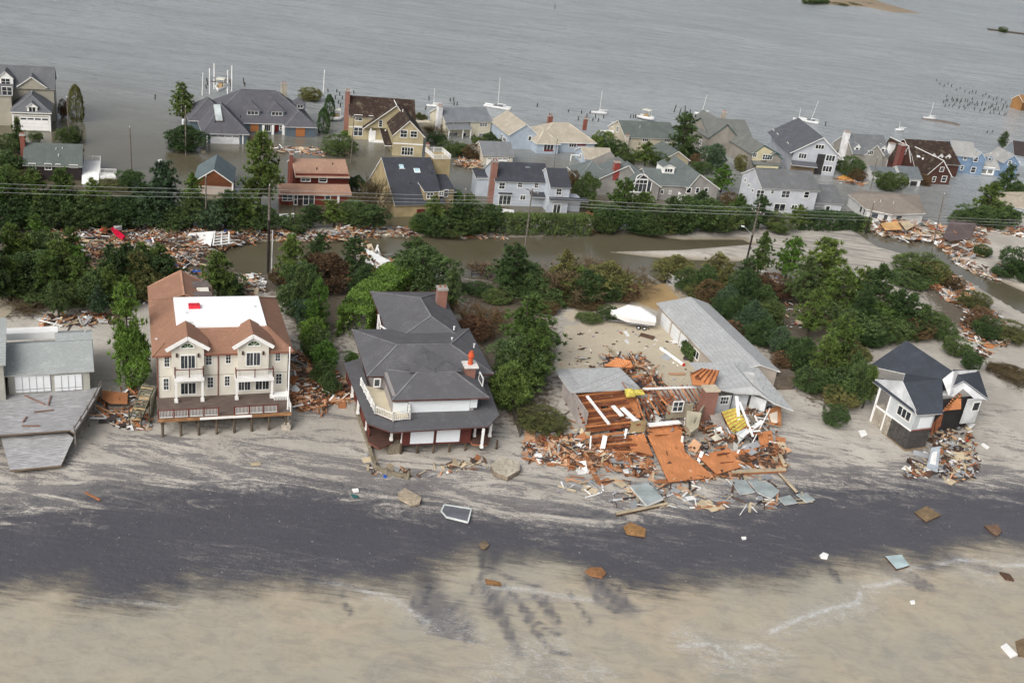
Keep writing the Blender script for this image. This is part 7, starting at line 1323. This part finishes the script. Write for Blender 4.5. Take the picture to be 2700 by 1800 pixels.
scatter('wreckage', 'broken boards between the low grey house deck and the duplex', [(235, 1040), (360, 1030), (400, 1060), (390, 1140), (330, 1130), (250, 1110)], 150, [4, 3, 1, 1, 5, 2, 1, 0, 0], pile=.6, seed=10)
scatter('wreckage', 'tangle of torn timber in front of the collapsed house', [(1385, 1170), (1460, 1140), (1560, 1150), (1690, 1180), (1745, 1268), (1870, 1245), (1940, 1215), (2060, 1170), (2070, 1235), (1960, 1262), (1760, 1275), (1600, 1250), (1480, 1230), (1380, 1215)], 1150, [7, 4, 1.4, 2, 6, 2, 1.5, .03, .04], size=(.3, 2.2), pile=.55, sheet=.16, seed=11, tilt=.22)
scatter('wreckage', 'loose timber inside the torn rooms of the collapsed house', [(1520, 1060), (1700, 1040), (1860, 1080), (2030, 1090), (2050, 1150), (1950, 1180), (1740, 1130), (1560, 1140)], 520, [4, 2, 3, 2, 5, 2, 2, .05, .1], size=(.3, 2.4), pile=1.5, seed=12, tilt=.4)
scatter('wreckage', 'torn shingles and boards behind the left roof of the collapsed house', [(1590, 945), (1690, 950), (1760, 1020), (1700, 1035), (1650, 990)], 220, [6, 2, 1, 2, 4, 1, 2, 0, 0], pile=.9, seed=13, tilt=.4)
scatter('wreckage', 'broken sheets and timber on the beach below the collapsed house', [(1480, 1250), (1760, 1280), (2080, 1250), (2140, 1330), (1950, 1350), (1700, 1340), (1480, 1290)], 170, [2, 2, 3, 4, 3, 4, .5, 0, 0], pile=.2, seed=14, tilt=.1)
scatter('wreckage', 'shards scattered over the sand courtyard', [(1480, 860), (1850, 870), (1850, 1000), (1640, 1010), (1470, 970)], 130, [1, 1, 2, 3, 4, 2, 3, 0, .2], size=(.12, .55), pile=.05, seed=15)
scatter('wreckage', 'smashed walls and boards piled in front of the tan hipped house', [(2270, 590), (2340, 580), (2460, 592), (2490, 612), (2470, 640), (2380, 640), (2300, 615)], 620, [5, 5, 5, 3, 3, 4, 1, .1, .1], pile=1.5, sheet=.25, seed=16)
scatter('wreckage', 'splintered boards under the fallen brown roof', [(2470, 620), (2590, 600), (2600, 660), (2570, 690), (2500, 670), (2470, 650)], 420, [4, 4, 3, 2, 6, 2, 1, 0, 0], pile=1.0, seed=17)
scatter('wreckage', 'line of washed up timber along the wet road edge at the right', [(2500, 665), (2620, 720), (2640, 740), (2600, 735), (2520, 695)], 260, [2, 2, 4, 3, 6, 3, 1, .1, .1], pile=.4, seed=18)
scatter('wreckage', 'broken boards on sand right of the copse', [(2420, 715), (2500, 720), (2560, 760), (2570, 800), (2520, 810), (2450, 760)], 330, [5, 4, 5, 3, 4, 3, 1, 0, .2], pile=.6, sheet=.2, seed=19)
scatter('wreckage', 'wrecked porch timber on the sand at the right', [(2550, 820), (2630, 830), (2650, 910), (2590, 950), (2540, 880)], 380, [3, 3, 5, 2, 6, 2, 2, 0, .1], pile=1.0, seed=20)
scatter('wreckage', 'washed up litter at the far right edge of the sand', [(2560, 600), (2700, 600), (2720, 630), (2600, 612)], 110, [3, 4, 6, 2, 3, 2, 1, .1, .6], seed=21); scatter('wreckage', 'litter and boards by the shrub at the right edge', [(2640, 700), (2720, 710), (2740, 760), (2660, 730)], 110, [2, 3, 5, 2, 4, 2, 1, .2, .1], seed=22)
scatter('wreckage', 'rubble slope spilling from the torn end of the tipped house', [(2470, 1100), (2540, 1090), (2570, 1180), (2580, 1230), (2560, 1270), (2380, 1265), (2400, 1215), (2460, 1180)], 720, [2, 1, 2, 6, 6, 4, 4, 0, .03], size=(.2, 1.3), pile=.7, sheet=.12, seed=23, maxw=.35)
scatter('wreckage', 'litter under the copse beside the sandy road', [(1980, 690), (2130, 700), (2330, 720), (2330, 780), (2200, 800), (2000, 760)], 240, [2, 3, 5, 2, 3, 3, 1, .1, .2], size=(.2, 1.2), seed=24); scatter('wreckage', 'litter on the sandy clearing right of the garage wing', [(2010, 790), (2150, 790), (2200, 840), (2120, 870), (2020, 850)], 90, [1, 2, 5, 2, 4, 3, 2, .2, .2], size=(.2, 1.0), seed=25)
scatter('wreckage', 'floating boards in the lane by the hedge end', [(1550, 560), (1600, 580), (1590, 612), (1552, 612)], 70, [3, 3, 6, 2, 3, 2, 1, 0, 0], seed=26); scatter('wreckage', 'debris in the flood right of the tower deck', [(1195, 420), (1270, 425), (1262, 445), (1200, 440)], 150, [3, 4, 4, 2, 3, 4, 1, 0, .3], seed=27)
scatter('wreckage', 'debris floating at the far road edge below the centre shrubs', [(1190, 617), (1330, 620), (1330, 628), (1190, 626)], 90, [5, 4, 2, 1, 3, 1, 1, 0, 0], seed=28); scatter('wreckage', 'floating timber in front of the hipped roof house', [(690, 385), (860, 392), (870, 410), (700, 402)], 110, [2, 4, 3, 2, 4, 4, 1, .2, 0], seed=29); scatter('wreckage', 'rocky beach litter below the porch house', [(960, 1190), (1010, 1240), (1100, 1235), (1290, 1200), (1280, 1230), (1100, 1260), (970, 1250)], 90, [.5, 1, 1, 3, 5, 5, 1, 0, 0], size=(.2, 1.2), pile=.1, seed=30)
scatter('wreckage', 'debris beside the orange tarpaulin in the right hand lane', [(2200, 468), (2270, 480), (2280, 496), (2210, 484)], 60, [4, 5, 2, 1, 5, 2, 1, 0, 0], seed=31)
scatter('wreckage', 'dark shingle scraps and splinters around the torn rooms of the collapsed house', [(1480, 1060), (1560, 1030), (1700, 1030), (2040, 1090), (2060, 1200), (1900, 1230), (1640, 1200), (1500, 1190)], 700, [4, 2, 1.5, 4, 7, 1, 5, 0, 0], size=(.15, 1.3), pile=1.2, seed=42, tilt=.5)
scatter('wreckage', 'splinters strewn on the bare orange floor of the collapsed house', [(1700, 1140), (1800, 1130), (1870, 1240), (1770, 1265)], 45, [3, 3, 3, 1, 6, 2, 2, 0, 0], size=(.2, 1.1), pile=.5, seed=41)
def piece(name, label, cat, pts, mats, t=.15, lift=.05, tiltz=None):
    P = [GT(*q) for q in pts]; o = sum(P, Vector())/len(P); P = [P[0].lerp(P[0], 0)]+P[1:]; b = MB(); z0 = max(p.z for p in P); Q = [Vector((p.x-o.x, p.y-o.y, z0-o.z+lift+t+(tiltz[i] if tiltz else 0))) for i, p in enumerate(P)]
    b.slab(Q, t); return tag(b.obj(name, mats, None, o), label, cat)
CON = mat((.50, .42, .31), 'rough'); SL = [mat((.30, .34, .34), 'plain'), mat((.6, .6, .58))]
piece('foam_block', 'thick tan block lying at the upper edge of the dark wet sand', 'block', [(1049, 1305), (1066, 1292), (1110, 1318), (1106, 1334), (1086, 1338), (1052, 1320)], [CON, CON], .28)
e = piece('framed_panel', 'dark panel with white frame lying on the dark sand below the porch house', 'panel', [(1163, 1352), (1171, 1334), (1242, 1346), (1233, 1383), (1176, 1368)], [mat((.13, .13, .15)), WT], .12)
P_ = [GT(*q) for q in ((1163, 1352), (1171, 1334), (1242, 1346), (1233, 1383), (1176, 1368))]; zz_ = max(p.z for p in P_)+.22
for i in range(5): a, c = P_[i]-e.location, P_[(i+1) % 5]-e.location; a.z = c.z = zz_-e.location.z; b = MB(); b.bar(a, c, .16, .08); b.obj('frame_edge', mat((.55, .6, .58)), e)
e = piece('broken_foundation', 'broken tan and white concrete corner sunk in sand right of the porch house', 'rubble', [(1292, 1238), (1322, 1212), (1370, 1232), (1368, 1252), (1336, 1272), (1300, 1258)], [mat((.55, .5, .4), 'rough'), mat((.3, .24, .18), 'rough')], .5, 0)
piece('concrete_slab', 'wedge shaped grey slab tilted on the sand left of the blue sheets', 'slab', [(1660, 1288), (1706, 1284), (1746, 1328), (1702, 1346)], SL, .3, .1, [0, .2, .35, .2]); piece('wooden_beam', 'long tan beam beside the wedge shaped grey slab', 'beam', [(1622, 1358), (1760, 1328), (1762, 1334), (1624, 1366)], [TN_, BR], .2)
piece('plywood_sheet', 'speckled orange board on the dark sand below the collapsed house', 'board', [(1642, 1392), (1660, 1378), (1702, 1396), (1700, 1420), (1652, 1412)], [mat((.40, .22, .09), 'rough'), BR], .08)
piece('wooden_hatch', 'oval orange-brown board in the surf with dark streaks behind', 'board', [(1542, 1508), (1556, 1498), (1585, 1498), (1598, 1514), (1586, 1526), (1556, 1520)], [mat((.36, .18, .08), 'rough'), OR1], .12); piece('wooden_plank', 'short orange plank in the surf', 'plank', [(1278, 1528), (1318, 1536), (1323, 1547), (1282, 1542)], [mat((.36, .19, .08), 'rough'), BR], .1)
piece('washed_up_ring', 'small brown chunk on the dark sand above the orange plank', 'rubble', [(1263, 1436), (1280, 1428), (1290, 1440), (1278, 1452), (1266, 1448)], [mat((.25, .19, .12), 'rough'), BR], .1)
piece('plywood_sheet', 'square brown board on the dark sand at the right', 'board', [(2410, 1354), (2442, 1336), (2480, 1362), (2440, 1380)], [mat((.27, .19, .11), 'rough'), BR], .12); piece('board', 'brown broken panel right of the square brown board', 'panel', [(2594, 1388), (2630, 1386), (2640, 1404), (2628, 1418), (2608, 1404)], [mat((.24, .15, .1), 'rough'), BR], .15)
piece('metal_plate', 'pale blue-grey plate at the edge of the surf on the right', 'plate', [(2332, 1470), (2376, 1466), (2396, 1496), (2362, 1506)], [mat((.40, .50, .51), 'plain', .4), BR], .2); piece('white_fragment', 'bright white fragment at the surf line right of centre', 'debris', [(2160, 1466), (2170, 1458), (2184, 1464), (2180, 1476), (2164, 1474)], [WHITE, WHITE], .12)
piece('washed_up_log', 'brown log in shallow surf near the right edge', 'log', [(2634, 1512), (2660, 1518), (2672, 1534), (2650, 1530)], [BR, BR], .25)
for i, (pts, lb) in enumerate((([(1925, 1270), (1965, 1268), (1990, 1302), (1950, 1310)], 'leftmost of the blue-grey roofing sheets below the collapsed house'), ([(1968, 1266), (2030, 1276), (2054, 1300), (2032, 1322), (1996, 1304)], 'largest blue-grey roofing sheet below the collapsed house'), ([(2050, 1316), (2082, 1308), (2102, 1330), (2068, 1336)], 'small sheet with white edge next to the largest roofing sheet'), ([(2098, 1306), (2124, 1302), (2148, 1322), (2126, 1330)], 'rightmost blue-grey roofing sheet at the dark sand edge'))): piece('roofing_sheet', lb, 'roofing sheet', pts, SL, .08, .12)
piece('plank_walk', 'long thin tan board leading to the rightmost roofing sheet', 'board', [(2050, 1250), (2056, 1248), (2102, 1304), (2096, 1308)], [TN_, BR], .12); piece('timber_frame', 'tan timber sill frame right of the orange floor of the collapsed house', 'timber', [(1925, 1246), (2070, 1236), (2072, 1246), (1928, 1256)], [TN_, OR1], .25); piece('timber_frame', 'short tan timber rising from the corner of the sill frame', 'timber', [(2044, 1190), (2052, 1188), (2074, 1236), (2064, 1238)], [TN_, OR1], .25)
piece('siding_sheet', 'blue-grey siding sheet hanging below the tipped house', 'panel', [(2448, 1205), (2472, 1200), (2470, 1250), (2440, 1240)], [mat((.33, .37, .41)), WT], .08, .1, [1.2, 1.2, 0, 0])
piece('tarpaulin', 'bright orange sheet floating in the lane right of the pale grey house', 'sheet', [(2207, 470), (2225, 463), (2256, 474), (2248, 480), (2215, 477)], [mat((.62, .30, .08)), OR1], .2); piece('kayak', 'crimson red canoe lying in the wreckage strip, left', 'canoe', [(294, 620), (300, 616), (330, 638), (324, 644), (305, 634)], [mat((.62, .01, .05), 'plain', .4), mat((.5, .01, .04))], .3, .7)
piece('storage_box', 'grey-white box above the crimson canoe', 'box', [(297, 612), (316, 604), (322, 620), (303, 622)], [WT, GY], .6, .8); piece('plywood_sheet', 'orange plywood sheet between the grey deck and the walkway of the duplex', 'board', [(270, 1046), (338, 1052), (336, 1080), (290, 1078), (262, 1062)], [OR1, BR], .08, .5, [.3, .2, 0, 0, .2])
e = piece('fallen_roof', 'fallen brown shingled roof lying on wreckage right of the leaning pole', 'roof', [(2482, 640), (2500, 598), (2530, 586), (2572, 600), (2556, 640), (2500, 650)], [mat((.15, .115, .11), 'rough'), BR], .25, .4, [0, .6, .9, .6, .2, 0])
for i, (pts, z) in enumerate((([(2316, 606), (2360, 604), (2374, 622), (2330, 622)], 1.6), ([(2366, 608), (2388, 600), (2404, 618), (2384, 628)], 2.0))): piece('torn_wall', ('orange sheathed wall panel on the pile before the tan hipped house', 'tan tilted panel on the pile before the tan hipped house')[i], 'panel', pts, [(mat((.55, .33, .14)), TN_)[i], OR1], .12, z*.5, [.2, .5, .2, 0])
b = MB(); p = GT(537, 645); 
e = empty('fallen_wall', p, .25, 'large white slatted roof frame lying in the wreckage strip right of the canoe', 'wreckage')
b.slab([(-3.2, -1.8, .4), (1.2, -2.4, .6), (1.6, 1.4, 1.9), (-2.4, 1.3, 1.4)], .15); b.obj('panel', [WT, GY], e)
for i in range(5): b = MB(); b.bar((1.5+.1*i, -2.2+.8*i, .8+.2*i), (4.6-.3*i, -1.2+.6*i, 1.0+.2*i), .22, .12); b.obj('slat', WT, e)
for i in range(3): b = MB(); b.bar((1.6+1.2*i, -2.2+.4*i, .85), (1.7+1.1*i, 1.4, 1.9), .2, .12); b.obj('slat', WT, e)
# slatted stair and screens between the deck and the duplex
e = empty('beach_stair', GT(372, 1130), 0, 'grey-green weathered wooden stair walkway beside the left side of the duplex', 'stair'); GW = mat((.20, .20, .15), 'rough')
for x in (-1.3, 0): b = MB(); b.bar((x, 0, 1.0), (x-.5, 5.4, 2.4), .12, .3); b.obj('stringer', GW, e)
for i in range(14): b = MB(); t = i/13; b.bar((-1.35-.5*t, 5.4*t, 1.15+1.4*t), (.05-.5*t, 5.4*t, 1.15+1.4*t), .26, .06); b.obj('tread', [GW if i % 4 else mat((.42, .32, .18))], e)
for x, y in ((-1.3, 0), (0, 0), (-1.6, 3), (.6, 1), (.7, 4.8)): b = MB(); b.tube((x, y, -.6), (x, y, 2.3), .1, .1, 7); b.obj('post', [mat((.13, .11, .08), 'rough')], e)
e = empty('slatted_screen', GT(398, 1105), 1.75, 'grey-green slatted screen panel leaning at the left wall of the duplex', 'screen')
for i in range(16): b = MB(); b.box(i*.36, i*.36+.2, -.04, .04, .0, 2.6-.06*i); b.obj('slat', GW, e)
# drainpipe, posts and small things on the sand
b = MB(); a = GT(1741, 922); c = GT(1801, 964); v = c-a; b.tube((0, 0, .25), v+Vector((0, 0, .2)), .24, .24, 12); b.tube(v+Vector((0, 0, .2)), v*1.03+Vector((0, 0, .2)), .25, .25, 12, 1); tag(b.obj('fallen_column', [WHITE, RD], None, a), 'white fallen porch column lying diagonally on the sand courtyard', 'column')
piece('plank', 'pale orange plank on the courtyard beside the torn roof', 'plank', [(1762, 984), (1806, 985), (1806, 990), (1764, 989)], [OR2, OR2], .08); hb = hedge
hedge([(1812, 925), (1838, 955)], 1.8, 1.6, 'small dark hedge against the wall of the long garage wing', 'dense', 150)
e = empty('seawall', GT(945, 1110), 0, 'low curved tan bulkhead of posts below the left porch of the porch house', 'seawall'); sw = [GT(*q) for q in ((938, 1085), (958, 1140), (975, 1190), (988, 1236), (1018, 1252), (1076, 1262))]; SWM = mat((.30, .26, .19), 'rough')
for a, c in zip(sw[:-1], sw[1:]): b = MB(); b.bar(a-e.location+Vector((0, 0, .25)), c-e.location+Vector((0, 0, .2)), .28, .7); b.obj('beam', SWM, e)
for i, a in enumerate(sw): b = MB(); b.tube((0, 0, -.5), (0, 0, .95), .17, .15, 8); b.obj('post', SWM, e, a-e.location)
SMALL = [('white_debris', 'white pieces on the sand below the collapsed house, left', [(1518, 1240), (1556, 1238), (1552, 1250), (1524, 1252)], WT), ('white_debris', 'small white piece right of the pair on the sand below the collapsed house', [(1640, 1240), (1656, 1240), (1658, 1250), (1644, 1250)], WT), ('white_appliance', 'white block on the sand left of the tipped house', [(2262, 1138), (2280, 1136), (2286, 1150), (2270, 1156)], WHITE), ('white_board', 'white board on pale sand right of the tipped house', [(2586, 1174), (2592, 1170), (2608, 1182), (2602, 1188)], WHITE),
         ('blue_scrap', 'tiny blue scrap on the sand below the porch house', [(1010, 1254), (1018, 1252), (1020, 1260), (1012, 1261)], BLU), ('white_debris', 'white scrap above a teal scrap at the left end of the pale sand', [(928, 1292), (944, 1290), (946, 1298), (932, 1300)], WHITE), ('teal_scrap', 'teal scrap below the white scrap left of the tan block', [(924, 1304), (944, 1308), (944, 1314), (930, 1312)], mat((.03, .12, .12))), ('orange_board', 'thin orange board on the sand below the grey deck', [(222, 1300), (226, 1298), (266, 1320), (262, 1323)], OR1),
         ('plank', 'pale plank on the open sand below the duplex', [(660, 1222), (686, 1220), (688, 1227), (662, 1229)], TN_), ('white_hull_piece', 'white panel beside brown wreck at the bottom right corner', [(2638, 1706), (2652, 1698), (2682, 1728), (2664, 1736)], WHITE), ('wreck_chunk', 'brown wreck chunk cut by the bottom right edge', [(2676, 1692), (2720, 1676), (2720, 1736), (2684, 1732)], mat((.24, .17, .1), 'rough')), ('white_debris', 'small white piece on the dark sand right of centre', [(1954, 1418), (1966, 1417), (1967, 1423), (1957, 1424)], WHITE),
         ('white_debris', 'white lump beside dark stain at the right of the surf', [(2398, 1586), (2410, 1585), (2412, 1593), (2402, 1594)], WHITE), ('steel_post', 'pale post lying under the tipped house', [(2498, 1240), (2504, 1240), (2503, 1270), (2497, 1270)], WT), ('orange_beam', 'long orange beam on the rubble below the tipped house', [(2500, 1192), (2560, 1192), (2560, 1200), (2502, 1198)], OR2), ('grey_sheet', 'blue-grey sheet at the lower edge of the rubble right of the tipped house', [(2502, 1246), (2526, 1234), (2534, 1256), (2512, 1258)], SL[0]),
         ('fence_segment', 'white slatted boards floating between pier and wet road, centre', [(960, 665), (1010, 690), (1030, 700), (1012, 706), (968, 680)], WHITE), ('door_panel', 'pale orange door panel standing at the left edge of the wreckage of the collapsed house', [(1384, 1130), (1412, 1128), (1410, 1170), (1382, 1166)], OR2), ('white_skiff', 'white skiff overturned under the trees by the hedge end', [(1598, 592), (1625, 588), (1634, 600), (1604, 602)], WT), ('white_raft', 'white float against the shore of the red-brown cottage', [(726, 572), (775, 568), (778, 590), (730, 592)], WT),
         ('white_van_roof', 'white flat cover behind the hedge by the blue-grey house', [(1302, 550), (1355, 556), (1356, 568), (1308, 566)], WT), ('kayak', 'white kayak on the sandy clearing right of the garage wing', [(2040, 822), (2048, 820), (2066, 838), (2060, 842)], WHITE), ('blue_tarp', 'blue bundle beside the shrub on the sandy road', [(2362, 706), (2374, 704), (2376, 714), (2364, 715)], BLU), ('black_bundle', 'black bundle on the sandy clearing right of the kayak', [(2122, 826), (2146, 824), (2148, 840), (2124, 842)], DK2),
         ('floating_board', 'cream board floating before the hipped roof house', [(694, 388), (726, 387), (727, 392), (695, 393)], TN_), ('floating_board', 'longer pale board right of the cream floating board', [(752, 391), (832, 394), (831, 398), (752, 396)], WT), ('floating_board', 'tan board adrift above the small plywood gabled garage', [(528, 396), (542, 398), (542, 404), (530, 403)], TN_), ('white_cross', 'white float with mast in the flood right of the lone pole', [(416, 424), (426, 422), (428, 430), (418, 430)], WHITE)]
for nm, lb, pts, m_ in SMALL:
    up = 1.6 if nm in ('door_panel',) else .12; piece(nm, lb, nm.split('_')[-1] if nm.split('_')[-1] not in ('roof', 'cross') else 'float', pts, [m_, m_], .16 if 'white' in nm else .1, .03 if nm != 'white_raft' else .3)
